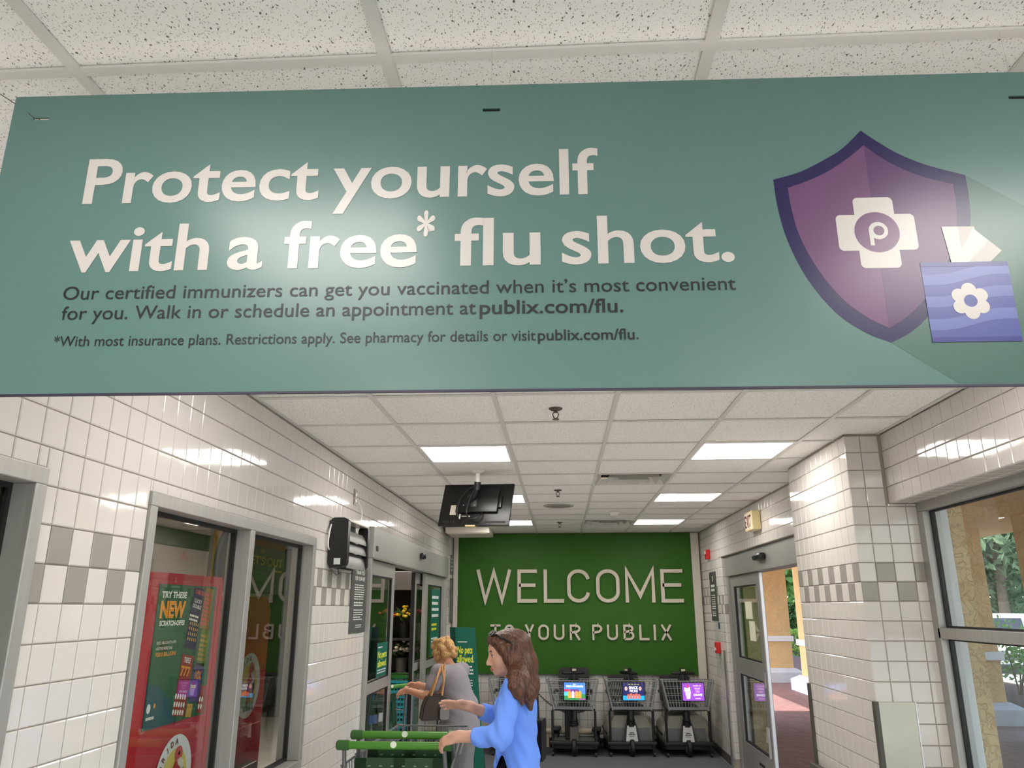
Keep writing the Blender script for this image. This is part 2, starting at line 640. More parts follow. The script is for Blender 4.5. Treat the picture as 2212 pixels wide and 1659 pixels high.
PX0, PY0, PY1 = 1.712, 4.655, 5.85                  # pillar faces
wp = B().box(PX0 + 0.006, 2.30, PY0 + 0.006, PY1 - 0.006, 0, 3.1).out('wall_pillar', M_GROUT)
wp['kind'] = 'structure'
zsp = grid(0.0, ZC - 0.01, RZ0, 0.107)
usp = grid(0.0, PY1 - PY0, 0.0, 0.1085)
tiles(wp, (PX0 + 0.006, PY1, 0), (0, -1, 0), (0, 0, 1), usp, zsp, checker_r(RZ0, 0.107, zsp, 1), cap=290)
wpf = B().box(PX0 + 0.006, 2.10, PY0 + 0.006, PY0 + 0.03, 0, 2.74).out('wall_pillar_front', M_GROUT)
wpf['kind'] = 'structure'
xsp = [PX0, 1.805, 1.911, 2.019, 2.10]
zpf = grid(0.0, ZC - 0.01, RZ0, 0.107)
tiles(wpf, (0, PY0 + 0.006, 0), (1, 0, 0), (0, 0, 1), xsp, zpf, checker_r(RZ0, 0.107, zpf, 0), [(1.92, 2.2, 2.325, 2.8)])
wpx = B().box(PX0 + 0.02, 2.2, PY1 - 0.006, PY1, 0, 2.74).out('wall_pillar_back', M_GROUT); wpx['kind'] = 'structure'

# boxed header above the wide window
wh = B().box(1.931, 2.20, YB, PY0, 2.33, 3.1).out('wall_header', M_GROUT)
wh['kind'] = 'structure'
uh = grid(0.0, PY0 - 0.9, 0.0, 0.1085)
zh = [2.325, 2.42, 2.527, 2.631, ZC - 0.005]
tiles(wh, (1.931, PY0, 0), (0, -1, 0), (0, 0, 1), uh, zh, lambda i, j: M_TILE)
# its underside
us2 = grid(0.0, PY0 - 0.9, 0.0, 0.1085)
tiles(wh, (1.928, 0.9, 2.33), (0, 1, 0), (1, 0, 0), us2, [0.0, 0.108, 0.17], lambda i, j: M_TILE)

# wall behind the camera and below the wide window
HB = [(-1.2, 1.6, 0.0, 2.35)]
wb = slab('wall_back', 'Y', YB - 0.12, YB, XL - 0.14, 2.4, 0, 3.1, HB, mat('back_wall_plaster', (206, 202, 194), rough=0.6))
w4 = structure('added_window_4', (0.2, YB, 0))  # unseen glazing added to let daylight reach the ceiling
for a, c in ((-1.2, -1.14), (-0.27, -0.21), (0.66, 0.72), (1.54, 1.6)): boxo('frame_jamb', M_ALU, (a, c, YB - 0.1, YB - 0.02, 0, 2.35), w4)
boxo('frame_head', M_ALU, (-1.14, 1.54, YB - 0.1, YB - 0.02, 2.29, 2.35), w4)
for a, c in ((-1.14, -0.27), (-0.21, 0.66), (0.72, 1.54)): boxo('pane', M_GLASS, (a, c, YB - 0.062, YB - 0.058, 0.0, 2.29), w4)
ws = B().box(2.06, 2.30, YB, 4.62, 0, 0.42).out('wall_sill', mat('sill_plaster', (210, 206, 200), rough=0.5)); ws['kind'] = 'structure'

# baseboards
M_BASE = mat('baseboard_rubber', (70, 66, 62), rough=0.6)
for n_, b6 in (('baseboard_left', (XL, XL + 0.012, 4.75, 6.06, 0, 0.1)), ('baseboard_far', (XL, XR, YF - 0.012, YF, 0, 0.1)),
               ('baseboard_right', (XR - 0.012, XR, 9.8, YF - 0.012, 0, 0.1))):
    boxo(n_, M_BASE, b6, bev=0.003)['kind'] = 'structure'

# ---- suspended ceiling: tiles lying in a grid of tees
TXS = [-1.5, -0.92, -0.313, 0.293, 0.899, 1.505, 1.93]
TYS = [-2.42, -1.815, -1.21, -0.6, 0.0, 0.605, 1.215, 1.82, 2.42, 3.03, 3.63, 4.23, 4.84, 5.43, 6.0, 6.56, 7.1, 7.67, 8.24, 8.76, 9.28, 9.87, 10.45, YF]
ce = B().box(XL - 0.1, 2.3, YB, YF + 0.1, 2.90, 3.05).out('ceiling', M_WHITE)
ce['kind'] = 'structure'
LIGHTS = [(1, 12), (4, 12), (1, 16), (4, 16), (1, 20), (4, 20), (1, 8), (4, 8), (1, 4), (4, 4), (1, 1), (4, 1)]
VENTS = [(3, 14), (3, 20)]
for i in range(6):
    for j in range(len(TYS) - 1):
        if (i, j) in LIGHTS or (i, j) in VENTS: continue
        x0, x1, y0, y1 = TXS[i] + 0.002, TXS[i + 1] - 0.002, TYS[j] + 0.002, TYS[j + 1] - 0.002
        if i == 5: x1 = 1.925
        b = B()
        b.box(x0, x1, y0, y1, ZC + 0.003 + random.uniform(0, 0.0015), ZC + 0.016)
        b.out('ceiling_tile', M_CEIL, ce)
for x in TXS[1:6]:
    boxo('ceiling_tee', M_TEE, (x - 0.012, x + 0.012, YB, YF, ZC - 0.004, ZC + 0.002), ce)
for x in (XL + 0.008, XR - 0.008):
    boxo('ceiling_wall_angle', M_TEE, (x - 0.01, x + 0.01, YB, YF if x < 0 else PY0, ZC - 0.003, ZC + 0.002), ce)
for y in TYS[:-1]:
    for i in range(6):
        xa, xb = TXS[i] + (0.012 if i else 0), TXS[i + 1] - (0.012 if i < 5 else 0)
        boxo('ceiling_cross_tee', M_TEE, (xa, xb, y - 0.0115, y + 0.0115, ZC - 0.0035, ZC + 0.002), ce)

LL = {(1, 12): 'lit square ceiling light nearest the hanging monitor', (4, 12): 'lit square ceiling light closest to the tiled pillar',
      (1, 16): 'lit square ceiling light just showing behind the hanging monitor', (4, 16): 'middle one of the three ceiling lights along the exit door side',
      (1, 20): 'farthest ceiling light on the entrance side, below the monitor edge', (4, 20): 'farthest ceiling light on the exit door side near the green wall',
      (1, 8): 'square ceiling light just behind the teal banner, entrance side', (4, 8): 'square ceiling light just behind the teal banner, window side',
      (1, 4): 'square ceiling light in front of the teal banner, entrance side', (4, 4): 'square ceiling light in front of the teal banner, window side',
      (1, 1): 'square ceiling light at the back wall, entrance side', (4, 1): 'square ceiling light at the back wall, window side'}
for (i, j) in LIGHTS:
    x0, x1, y0, y1 = TXS[i] + 0.013, TXS[i + 1] - 0.013, TYS[j] + 0.013, TYS[j + 1] - 0.013
    t = thing('ceiling_light', LL[(i, j)], 'light', ((x0 + x1) / 2, (y0 + y1) / 2, ZC), 'square ceiling lights')
    b = B()
    b.box(x0, x1, y0, y0 + 0.016, ZC - 0.004, ZC + 0.05).box(x0, x1, y1 - 0.016, y1, ZC - 0.004, ZC + 0.05)
    b.box(x0, x0 + 0.016, y0 + 0.016, y1 - 0.016, ZC - 0.004, ZC + 0.05).box(x1 - 0.016, x1, y0 + 0.016, y1 - 0.016, ZC - 0.004, ZC + 0.05)
    b.out('frame', M_WHITE, t)
    # shallow prismatic diffuser, bulging down a little
    b = B()
    nx = 8
    P = [[b.bm.verts.new((x0 + 0.014 + (x1 - x0 - 0.028) * a / nx, y0 + 0.014 + (y1 - y0 - 0.028) * c / nx,
          ZC + 0.004 - 0.010 * (1 - (2 * a / nx - 1) ** 2) * (1 - (2 * c / nx - 1) ** 2))) for c in range(nx + 1)] for a in range(nx + 1)]
    for a in range(nx):
        for c in range(nx):
            b.bm.faces.new([P[a][c], P[a][c + 1], P[a + 1][c + 1], P[a + 1][c]])
    b.out('diffuser', M_PANEL, t, smooth=60)

VL = {(3, 14): 'white stepped square air vent in the ceiling between the lights', (3, 20): 'far white square ceiling air vent above the green wall'}
for (i, j) in VENTS:
    x0, x1, y0, y1 = TXS[i] + 0.013, TXS[i + 1] - 0.013, TYS[j] + 0.013, TYS[j + 1] - 0.013
    cx, cy = (x0 + x1) / 2, (y0 + y1) / 2
    t = thing('air_vent', VL[(i, j)], 'vent', (cx, cy, ZC), 'ceiling air vents')
    boxo('duct', mat('vent_dark', (40, 38, 36), rough=0.8), (x0, x1, y0, y1, ZC + 0.06, ZC + 0.07), t)
    for k, s in enumerate((1.0, 0.72, 0.44, 0.2)):
        hx, hy = (x1 - x0) / 2 * s, (y1 - y0) / 2 * s
        w = 0.062
        zt = ZC + 0.045
        zb = ZC - 0.006 - 0.008 * k
        b = B()
        o4 = [(cx - hx, cy - hy, zb), (cx + hx, cy - hy, zb), (cx + hx, cy + hy, zb), (cx - hx, cy + hy, zb)]
        i4 = [(cx - hx + w * 0.7, cy - hy + w * 0.7, zt), (cx + hx - w * 0.7, cy - hy + w * 0.7, zt), (cx + hx - w * 0.7, cy + hy - w * 0.7, zt), (cx - hx + w * 0.7, cy + hy - w * 0.7, zt)]
        if k < 3:
            for q in range(4):
                b.poly([o4[q], o4[(q + 1) % 4], i4[(q + 1) % 4], i4[q]])
        else:
            b.box(cx - hx, cx + hx, cy - hy, cy + hy, zb, zb + 0.004)
        b.out('louver', mat('vent_enamel', (205, 202, 194), rough=0.4), t)

# ---- small ceiling fixtures
M_BRONZE = mat('sprinkler_metal', (96, 88, 80), rough=0.45, metal=0.6)
SL = ('dark fire sprinkler nearest the teal banner', 'middle fire sprinkler in front of the round ceiling speaker', 'farthest fire sprinkler close to the green wall')
for k, (x, y) in enumerate(((-0.011, 3.93), (-0.011, 6.86), (0.0, 9.58))):
    t = thing('fire_sprinkler', SL[k], 'sprinkler', (x, y, ZC), 'fire sprinklers')
    B().lathe([(0.036, 0), (0.036, -0.004), (0.026, -0.010), (0.010, -0.012)], (x, y, ZC + 0.003), 20).out('escutcheon', M_BRONZE, t, smooth=True)
    b = B()
    b.tube([(x, y, ZC - 0.004), (x, y, ZC - 0.020)], 0.009, 10)
    for s in (-1, 1):
        b.tube([(x + s * 0.008, y, ZC - 0.016), (x + s * 0.016, y, ZC - 0.028), (x + s * 0.010, y, ZC - 0.046), (x, y, ZC - 0.052)], 0.003, 6)
    b.out('frame_arms', M_BRONZE, t, smooth=True)
    B().lathe([(0.004, 0.006), (0.018, 0.003), (0.018, 0.0), (0.004, -0.003)], (x, y, ZC - 0.057), 16).out('deflector', M_BRONZE, t, smooth=True)
t = thing('ceiling_speaker', 'round grey perforated speaker flush in the ceiling', 'speaker', (-0.01, 7.955, ZC))
B().lathe([(0.155, 0.003), (0.155, -0.004), (0.14, -0.008)], (-0.01, 7.955, ZC), 36).out('rim', mat('speaker_rim', (170, 167, 160), rough=0.5), t, smooth=30)
B().lathe([(0.139, -0.007), (0.07, -0.011), (0.001, -0.012)], (-0.01, 7.955, ZC), 36).out('grille', mat('speaker_grille', (128, 126, 120), rough=0.6, noise=(400, 0.3)), t, smooth=60)
t = thing('smoke_detector', 'small white round smoke detector on the far ceiling', 'detector', (0.6, 8.52, ZC))
B().lathe([(0.06, 0.0), (0.06, -0.012), (0.052, -0.02)], (0.6, 8.52, ZC), 24).out('base', M_WHITE, t, smooth=30)
B().lathe([(0.045, -0.02), (0.042, -0.042), (0.02, -0.05)], (0.6, 8.52, ZC), 24).out('sensor_head', M_WHITE, t, smooth=30)
t = thing('ceiling_box', 'beige shallow box fixed under the ceiling beside the green wall', 'box', (-1.19, 10.3, ZC))
boxo('housing', mat('beige_enamel', (214, 206, 192), rough=0.5), (-1.47, -0.905, 9.98, 10.62, 2.658, ZC - 0.004), t, bev=0.006)
boxo('bottom_panel', mat('beige_enamel', (214, 206, 192)), (-1.45, -0.925, 10.0, 10.6, 2.650, 2.657), t, bev=0.002)
# ------------------------------------------------------------------ hanging banner
BTH = math.radians(1.3)
BU = Vector((math.cos(BTH), math.sin(BTH), 0))
BN = Vector((math.sin(BTH), -math.cos(BTH), 0))
BO = Vector((-0.987, 1.16, 0))
BZ0, BZ1, BW = 2.0745, 2.644, 2.25
def bp(u, z, lift=0.0):
    return BO + BU * u + Vector((0, 0, z)) + BN * lift
ban = thing('hanging_banner', 'wide teal flu shot banner hanging from the ceiling', 'banner', tuple(bp(BW / 2, BZ0)))
M_TEAL = mat('banner_teal', (83, 113, 108), rough=0.27, spec=0.42)
M_TEAL_D = mat('banner_teal_shade', (68, 98, 90), rough=0.27, spec=0.42)
M_NAVY = mat('banner_navy', (27, 20, 70), rough=0.27, spec=0.42)
M_NAVY2 = mat('banner_navy_soft', (70, 62, 100), rough=0.27, spec=0.42)
M_PUR = mat('banner_purple', (96, 62, 98), rough=0.27, spec=0.42)
M_PUR_D = mat('banner_purple_dark', (80, 52, 90), rough=0.27, spec=0.42)
M_BW = mat('banner_white', (186, 180, 176), rough=0.27, spec=0.42)
M_BW2 = mat('banner_white_fold', (166, 160, 157), rough=0.27, spec=0.42)
M_BTXT = mat('banner_black', (34, 38, 40), rough=0.4, spec=0.3)
M_BL = mat('tissue_box_light', (94, 102, 158), rough=0.27, spec=0.42)
M_BD = mat('tissue_box_mid', (72, 78, 138), rough=0.27, spec=0.42)
M_BE = mat('tissue_box_edge', (60, 60, 122), rough=0.27, spec=0.42)
# the board, with three slots punched near its top edge
slots = [(0.041, 0.0701, 2.5935, 2.5985), (0.8629, 0.8936, 2.589, 2.5955), (1.78, 1.81, 2.589, 2.5955)]
us = sorted([0, BW] + [s[i] for s in slots for i in (0, 1)])
vs = sorted(set([BZ0, BZ1] + [s[i] for s in slots for i in (2, 3)]))
b = B()
for i in range(len(us) - 1):
    for j in range(len(vs) - 1):
        cu, cv = (us[i] + us[i + 1]) / 2, (vs[j] + vs[j + 1]) / 2
        if any(s[0] < cu < s[1] and s[2] < cv < s[3] for s in slots): continue
        b.prism([(us[i], vs[j]), (us[i + 1], vs[j]), (us[i + 1], vs[j + 1]), (us[i], vs[j + 1])], BO, BU, (0, 0, 1), BN, -0.004, 0.0)
bmesh.ops.remove_doubles(b.bm, verts=b.bm.verts, dist=1e-5)
b.out('board', M_TEAL, ban)
boxm = Matrix.Translation(BO) @ Matrix((BU, -BN, Vector((0, 0, 1)))).transposed().to_4x4()
B().box(0, BW, -0.0008, 0.0048, BZ0 - 0.0035, BZ0, mtx=boxm).out('bottom_edge', mat('banner_edge', (40, 36, 58), rough=0.5), ban)

def bprint(name, pts, m, lift):
    b = B()
    b.poly([bp(p[0], p[1], lift) for p in pts])
    return b.out(name, m, ban, fixn=False)
def btext(s, u0, u1, z, cap, off, m=M_BW):
    return text('lettering', s, m, ban, bp(u0, z, 0.0009), BU, (0, 0, 1), width=u1 - u0, cap=cap, offset=off, lift=0.0)
btext('Protect', 0.160, 0.578, 2.4215, 0.0915, 0.014)
btext('yourself', 0.602, 1.0638, 2.4215, 0.0915, 0.014)
btext('with', 0.150, 0.397, 2.2915, 0.0905, 0.014)
btext('a', 0.430, 0.491, 2.2915, 0.0905, 0.014)
btext('free', 0.526, 0.754, 2.2915, 0.0905, 0.014)
btext('*', 0.7526, 0.7836, 2.3180, 0.075, 0.018)
btext('flu', 0.818, 0.963, 2.2915, 0.0905, 0.014)
btext('shot.', 0.9987, 1.2845, 2.2915, 0.0905, 0.014)
btext('Our certified immunizers can get you vaccinated when it\u2019s most convenient', 0.1546, 1.2821, 2.2393, 0.0250, 0.004, M_BTXT)
btext('for you. Walk in or schedule an appointment at', 0.1579, 0.8556, 2.2030, 0.0250, 0.004, M_BTXT)
btext('publix.com/flu.', 0.8617, 1.0973, 2.2030, 0.0250, 0.014, M_BTXT)
btext('*With most insurance plans. Restrictions apply. See pharmacy for details or visit', 0.1525, 0.9534, 2.1558, 0.0192, 0.004, M_BTXT)
btext('publix.com/flu.', 0.9571, 1.120, 2.1558, 0.0192, 0.014, M_BTXT)

shield_out = [(1.5188, 2.5327), (1.5431, 2.5111), (1.5765, 2.4856), (1.6209, 2.4625), (1.6817, 2.4418), (1.6815, 2.4062), (1.6767, 2.3565), (1.6606, 2.3019), (1.6322, 2.2489), (1.5802, 2.1858), (1.5503, 2.1606), (1.5193, 2.1446), (1.4821, 2.1615), (1.4387, 2.1965), (1.3996, 2.2558), (1.374, 2.3256), (1.3634, 2.3879), (1.361, 2.4405), (1.4064, 2.454), (1.4513, 2.4773), (1.485, 2.4994)]
shield_in = [(1.5201, 2.5035), (1.5447, 2.4799), (1.5781, 2.4564), (1.6172, 2.4378), (1.6583, 2.4251), (1.658, 2.3879), (1.6512, 2.3447), (1.6342, 2.2964), (1.6082, 2.2493), (1.573, 2.209), (1.543, 2.1835), (1.5194, 2.169), (1.488, 2.1872), (1.452, 2.2196), (1.4177, 2.2733), (1.3941, 2.3344), (1.3856, 2.3875), (1.3836, 2.424), (1.4216, 2.4382), (1.4573, 2.456), (1.4911, 2.4796)]
def curved(pts, corners):
    """round the sides between the corners"""
    out, n = [], len(pts)
    for a, c in zip(corners, corners[1:] + [corners[0] + n]):
        seg = [Vector(pts[k % n]) for k in range(a, c + 1)]
        ext = [seg[0] * 2 - seg[1]] + seg + [seg[-1] * 2 - seg[-2]]
        for k in range(1, len(ext) - 2):
            p0, p1, p2, p3 = ext[k - 1:k + 3]
            for t in (0, .25, .5, .75):
                q = .5 * (2 * p1 + (p2 - p0) * t + (2 * p0 - 5 * p1 + 4 * p2 - p3) * t * t + (3 * p1 - p0 - 3 * p2 + p3) * t ** 3)
                out.append((q.x, q.y))
    return out
shield_out, shield_in = curved(shield_out, [0, 4, 11, 17]), curved(shield_in, [0, 4, 11, 17])
bprint('long_shadow_print', [(1.6817, 2.4418), (2.218, 2.0760), (1.6133, 2.0760), (1.5193, 2.1446), (1.6, 2.3)], M_TEAL_D, 0.0003)
bprint('shield_border', shield_out[::-1], M_NAVY, 0.0005)
bprint('shield_face', shield_in[::-1], M_PUR, 0.0007)
bprint('shield_face_shade', (shield_in[:45])[::-1], M_PUR_D, 0.0009)
# rounded cross
def rcross(cx, cz, a, w, r):
    pts = []
    for k in range(4):
        ca, sa = math.cos(k * PI / 2), math.sin(k * PI / 2)
        loc = []
        for (x, y, a0) in ((a - r, -w + r, -90), (a - r, w - r, 0)):
            loc += [(x + r * math.cos(math.radians(a0 + q * 18)), y + r * math.sin(math.radians(a0 + q * 18))) for q in range(6)]
        loc.append((w, w))
        pts += [(cx + ca * x - sa * y, cz + sa * x + ca * y) for x, y in loc]
    return pts
bprint('cross_emblem', rcross(1.521, 2.338, 0.0645, 0.0328, 0.008), M_BW, 0.0011)
bprint('emblem_disc', arc(1.5213, 2.3383, 0.0368, 0.0368, 0, 360, 40)[:-1], M_PUR, 0.0013)
b = B()
ro, ri = arc(1.5238, 2.3408, 0.0158, 0.0158, 0, 360, 36), arc(1.5246, 2.3408, 0.0088, 0.0088, 0, 360, 36)
for k in range(36):
    b.poly([bp(*ro[k], 0.0015), bp(*ro[k + 1], 0.0015), bp(*ri[k + 1], 0.0015), bp(*ri[k], 0.0015)])
b.poly([bp(u, z, 0.0017) for u, z in ((1.5080, 2.3138), (1.5148, 2.3138), (1.5148, 2.331), (1.5148, 2.3408), (1.5080, 2.3408))])
b.out('emblem_letter', M_BW, ban, fixn=False)
# tissue box
bx0, bx1, bz0, bz1 = 1.583, 1.7225, 2.1441, 2.2815
bprint('box_front', [(bx0, bz0), (bx1, bz0), (bx1, bz1), (bx0, bz1)], M_BD, 0.0013)
for k in range(3):
    z = 2.1660 + 0.0385 * k
    top = [(bx0 + (bx1 - bx0) * t / 12, z + 0.0170 + 0.018 * (t / 12) - 0.0035 * math.sin(t / 12 * 2 * PI)) for t in range(13)]
    bot = [(bx0 + (bx1 - bx0) * t / 12, z - 0.0018 + 0.018 * (t / 12) - 0.0035 * math.sin(t / 12 * 2 * PI)) for t in range(13)]
    b = B()
    for t in range(12):
        b.poly([bp(*bot[t], 0.0015), bp(*bot[t + 1], 0.0015), bp(*top[t + 1], 0.0015), bp(*top[t], 0.0015)])
    b.out('box_wave', M_BL, ban, fixn=False)
bprint('box_lid_edge', [(bx0, 2.2738), (bx1, 2.2738), (bx1, bz1), (bx0, bz1)], M_BE, 0.0017)
bprint('box_base_edge', [(bx0, bz0), (bx1, bz0), (bx1, 2.152), (bx0, 2.152)], M_BE, 0.0017)
fl_pts = []
for k in range(6):
    a0 = 90 + 60 * k
    cx_, cz_ = 1.6529 + 0.0195 * math.cos(math.radians(a0)), 2.2133 + 0.0195 * math.sin(math.radians(a0))
    fl_pts += arc(cx_, cz_, 0.0118, 0.0118, a0 - 85, a0 + 85, 9)
bprint('flower_print', fl_pts, M_BW, 0.0019)
bprint('flower_centre', arc(1.6531, 2.2135, 0.0106, 0.0106, 0, 360, 26)[:-1], M_BD, 0.0021)
bprint('tissue_print', [(1.6269, 2.3458), (1.6332, 2.2815), (1.6956, 2.2815), (1.7169, 2.3009), (1.6797, 2.3395), (1.6798, 2.3453)], M_BW, 0.0017)
bprint('tissue_fold', [(1.6535, 2.3453), (1.6541, 2.3066), (1.6798, 2.3453)], M_BW2, 0.0019)
bprint('tissue_fold', [(1.6614, 2.2815), (1.6956, 2.2815), (1.7169, 2.3009), (1.6984, 2.3188)], M_BW2, 0.0019)
# hanging wires, through the slots and up to the ceiling grid
M_WIRE = mat('hanger_wire', (190, 188, 184), rough=0.5, metal=0.3)
for u0 in (0.055, 0.878, 1.795):
    if u0 < 0.5: B().tube([bp(u0, 2.594, -0.007), (-1.118, 1.272, ZC)], 0.0010, 5).out('hanger_wire', mat('wire_grey', (70, 66, 62), rough=0.5), ban)
    else: B().tube([bp(u0, 2.594, -0.007), bp(u0, 2.65, -0.008), bp(u0, ZC, -0.01)], 0.0004, 5).out('hanger_wire', M_WIRE, ban)
    if u0 > 0.5:
        b = B(); b.prism([(u0 - .018, 2.586), (u0 + .018, 2.586), (u0 + .018, 2.598), (u0 - .018, 2.598)], BO, BU, (0, 0, 1), BN, -.008, -.0045); b.out('slot_dark_backing', M_BLACKP, ban)  # black piece added behind the slot so the slot reads dark
B().tube([bp(0.046, 2.597, -0.003), bp(0.042, 2.598, 0.0015), bp(0.030, 2.609, 0.0012)], 0.0008, 5).out('wire_tail', mat('wire_dark', (54, 66, 62), rough=0.5), ban)

# ------------------------------------------------------------------ green welcome panel on the far wall
M_GREEN = mat('welcome_green', (50, 97, 26), rough=0.5, spec=0.2, noise=(3, 0.05))
wel = thing('welcome_panel', 'big green panel with raised white welcome letters on far wall', 'sign', (0.19, YF - 0.02, 0.885))
boxo('panel', M_GREEN, (-1.42, 1.795, YF - 0.026, YF - 0.006, 0.885, 2.734), wel, bev=0.002)
boxo('bottom_trim', mat('panel_trim', (70, 74, 62), rough=0.5), (-1.42, 1.795, YF - 0.03, YF - 0.004, 0.872, 0.885), wel)
t5 = boxo('trim_5', mat('beige_trim', (206, 198, 184), rough=0.5), (1.798, 1.905, YF - 0.05, YF - 0.002, 0.0, ZC - 0.005), None, bev=0.004)
t5['kind'] = 'structure'
t6 = boxo('trim_6', mat('beige_trim', (206, 198, 184)), (-1.49, -1.424, YF - 0.03, YF - 0.002, 0.0, ZC - 0.005), None, bev=0.004)
t6['kind'] = 'structure'
def rrect_path(w, h, s, rx, ry, a0=0, a1=360):
    """centre line of a narrow rounded O, counter-clockwise from the right"""
    x0, x1, y0, y1 = s / 2, w - s / 2, s / 2, h - s / 2
    pts = [(x1, (y0 + y1) / 2)]
    pts += arc(x1 - rx, y1 - ry, rx, ry, 0, 90, 10) + arc(x0 + rx, y1 - ry, rx, ry, 90, 180, 10)
    pts += arc(x0 + rx, y0 + ry, rx, ry, 180, 270, 10) + arc(x1 - rx, y0 + ry, rx, ry, 270, 360, 10) + [(x1, (y0 + y1) / 2)]
    return pts
def glyph(ch, w, h, s):
    hs = s / 2
    if ch == 'W': return [[(hs * .9, h), (w * .262, hs), (w / 2, h - hs * 1.2), (w * .738, hs), (w - hs * .9, h)]]
    if ch == 'E': return [[(w, h - hs), (hs, h - hs), (hs, hs), (w, hs)], [(hs, h * .52), (w * .92, h * .52)]]
    if ch == 'L': return [[(hs, h), (hs, hs), (w, hs)]]
    if ch == 'O': return [rrect_path(w, h, s, (w - s) / 2 * .98, h * .27)]
    if ch == 'C':
        p = rrect_path(w, h, s, (w - s) / 2 * .98, h * .27)
        x1 = w - hs
        return [[(x1, h * .70)] + p[3:-3] + [(x1, h * .30)]]
    if ch == 'M': return [[(hs, 0), (hs, h - s * .3), (w / 2, h * .2), (w - hs, h - s * .3), (w - hs, 0)]]
    if ch == 'T': return [[(0, h - hs), (w, h - hs)], [(w / 2, h - hs), (w / 2, 0)]]
    if ch == 'Y': return [[(hs * .8, h), (w / 2, h * .45), (w / 2, 0)], [(w - hs * .8, h), (w / 2, h * .45)]]
    if ch == 'U': return [[(hs, h)] + arc(w / 2, h * .30, w / 2 - hs, h * .30 - hs, 180, 360, 16) + [(w - hs, h)]]
    if ch == 'I': return [[(w / 2, 0), (w / 2, h)]]
    if ch == 'X': return [[(hs * .8, 0), (w - hs * .8, h)], [(hs * .8, h), (w - hs * .8, 0)]]
    if ch == 'P': return [[(hs, 0), (hs, h - hs), (w * .55, h - hs)] + arc(w * .55, h * .73, w * .45 - hs, h * .27 - hs, 90, -90, 12) + [(hs, h * .46 + hs * .0)]]
    if ch == 'R': return glyph('P', w, h, s) + [[(w * .5, h * .46), (w - hs, 0)]]
    if ch == 'B': return [[(hs, hs), (hs, h - hs), (w * .52, h - hs)] + arc(w * .52, h * .75, w * .42 - hs, h * .25 - hs, 90, -90, 12) + [(hs, h * .52)],
                          [(w * .55, h * .52)] + arc(w * .55, h * .26 + hs * .5, w * .45 - hs, h * .26 - hs * .5, 90, -90, 12) + [(hs, hs)]]
M_LET = mat('letter_warm_white', (206, 194, 178), rough=0.5)
def zx(z): return -1.164 + (z - 195) * 0.0016045
rows = [('WELCOME', [(195, 497), (550, 718), (775, 948), (975, 1168), (1222, 1420), (1467, 1718), (1768, 1955)], 1.803, 2.243, 0.047),
        ('TOYOURPUBLIX', [(320, 405), (440, 520), (612, 690), (725, 815), (855, 945), (990, 1080), (1178, 1262), (1302, 1392), (1438, 1528), (1570, 1652), (1688, 1708), (1750, 1838)], 1.318, 1.517, 0.028)]
for word, spans, z0, z1, s in rows:
    for ch, (a, c) in zip(word, spans):
        x0, x1 = zx(a), zx(c)
        b = B()
        for pl in glyph(ch, x1 - x0, z1 - z0, s):
            stroke_into(b, pl, s, (x0, YF - 0.026, z0), (1, 0, 0), (0, 0, 1), (0, -1, 0), 0.010, 0.034)
        b.out('letter', M_LET, wel)
# ------------------------------------------------------------------ left wall: windows
def wall_window(name, y0, y1, z0, z1, mulls=()):
    w = structure(name, (XL, y0, z0))
    fw, xo, xi = 0.05, XL + 0.012, XL - 0.10
    bars = [('frame_head', y0, y1, z1 - fw, z1), ('frame_sill', y0, y1, z0, z0 + fw), ('frame_jamb', y0, y0 + fw, z0 + fw, z1 - fw), ('frame_jamb', y1 - fw, y1, z0 + fw, z1 - fw)]
    for m in mulls: bars.append(('frame_mullion', m - 0.028, m + 0.028, z0 + fw, z1 - fw))
    for n, a, c, d, e in bars:
        B().box(xi, xo, a, c, d, e, bev=0.003).out(n, M_ALU, w)
    edges = [y0 + fw] + [v for m in mulls for v in (m - 0.028, m + 0.028)] + [y1 - fw]
    for a, c in zip(edges[0::2], edges[1::2]):
        g = 0.016
        xg = XL - 0.07
        b = B()
        b.box(xg - 0.012, xg + 0.012, a, a + g, z0 + fw, z1 - fw).box(xg - 0.012, xg + 0.012, c - g, c, z0 + fw, z1 - fw)
        b.box(xg - 0.012, xg + 0.012, a + g, c - g, z1 - fw - g, z1 - fw).box(xg - 0.012, xg + 0.012, a + g, c - g, z0 + fw, z0 + fw + g)
        bmesh.ops.remove_doubles(b.bm, verts=b.bm.verts, dist=1e-5)
        b.out('gasket', M_BLACK, w)
        boxo('pane', M_GLASS_T, (xg - 0.002, xg + 0.002, a + g, c - g, z0 + fw + g, z1 - fw - g), w)
    return w
wall_window('window_1', *HL[0])
wall_window('window_2', *HL[1], mulls=(3.722,))

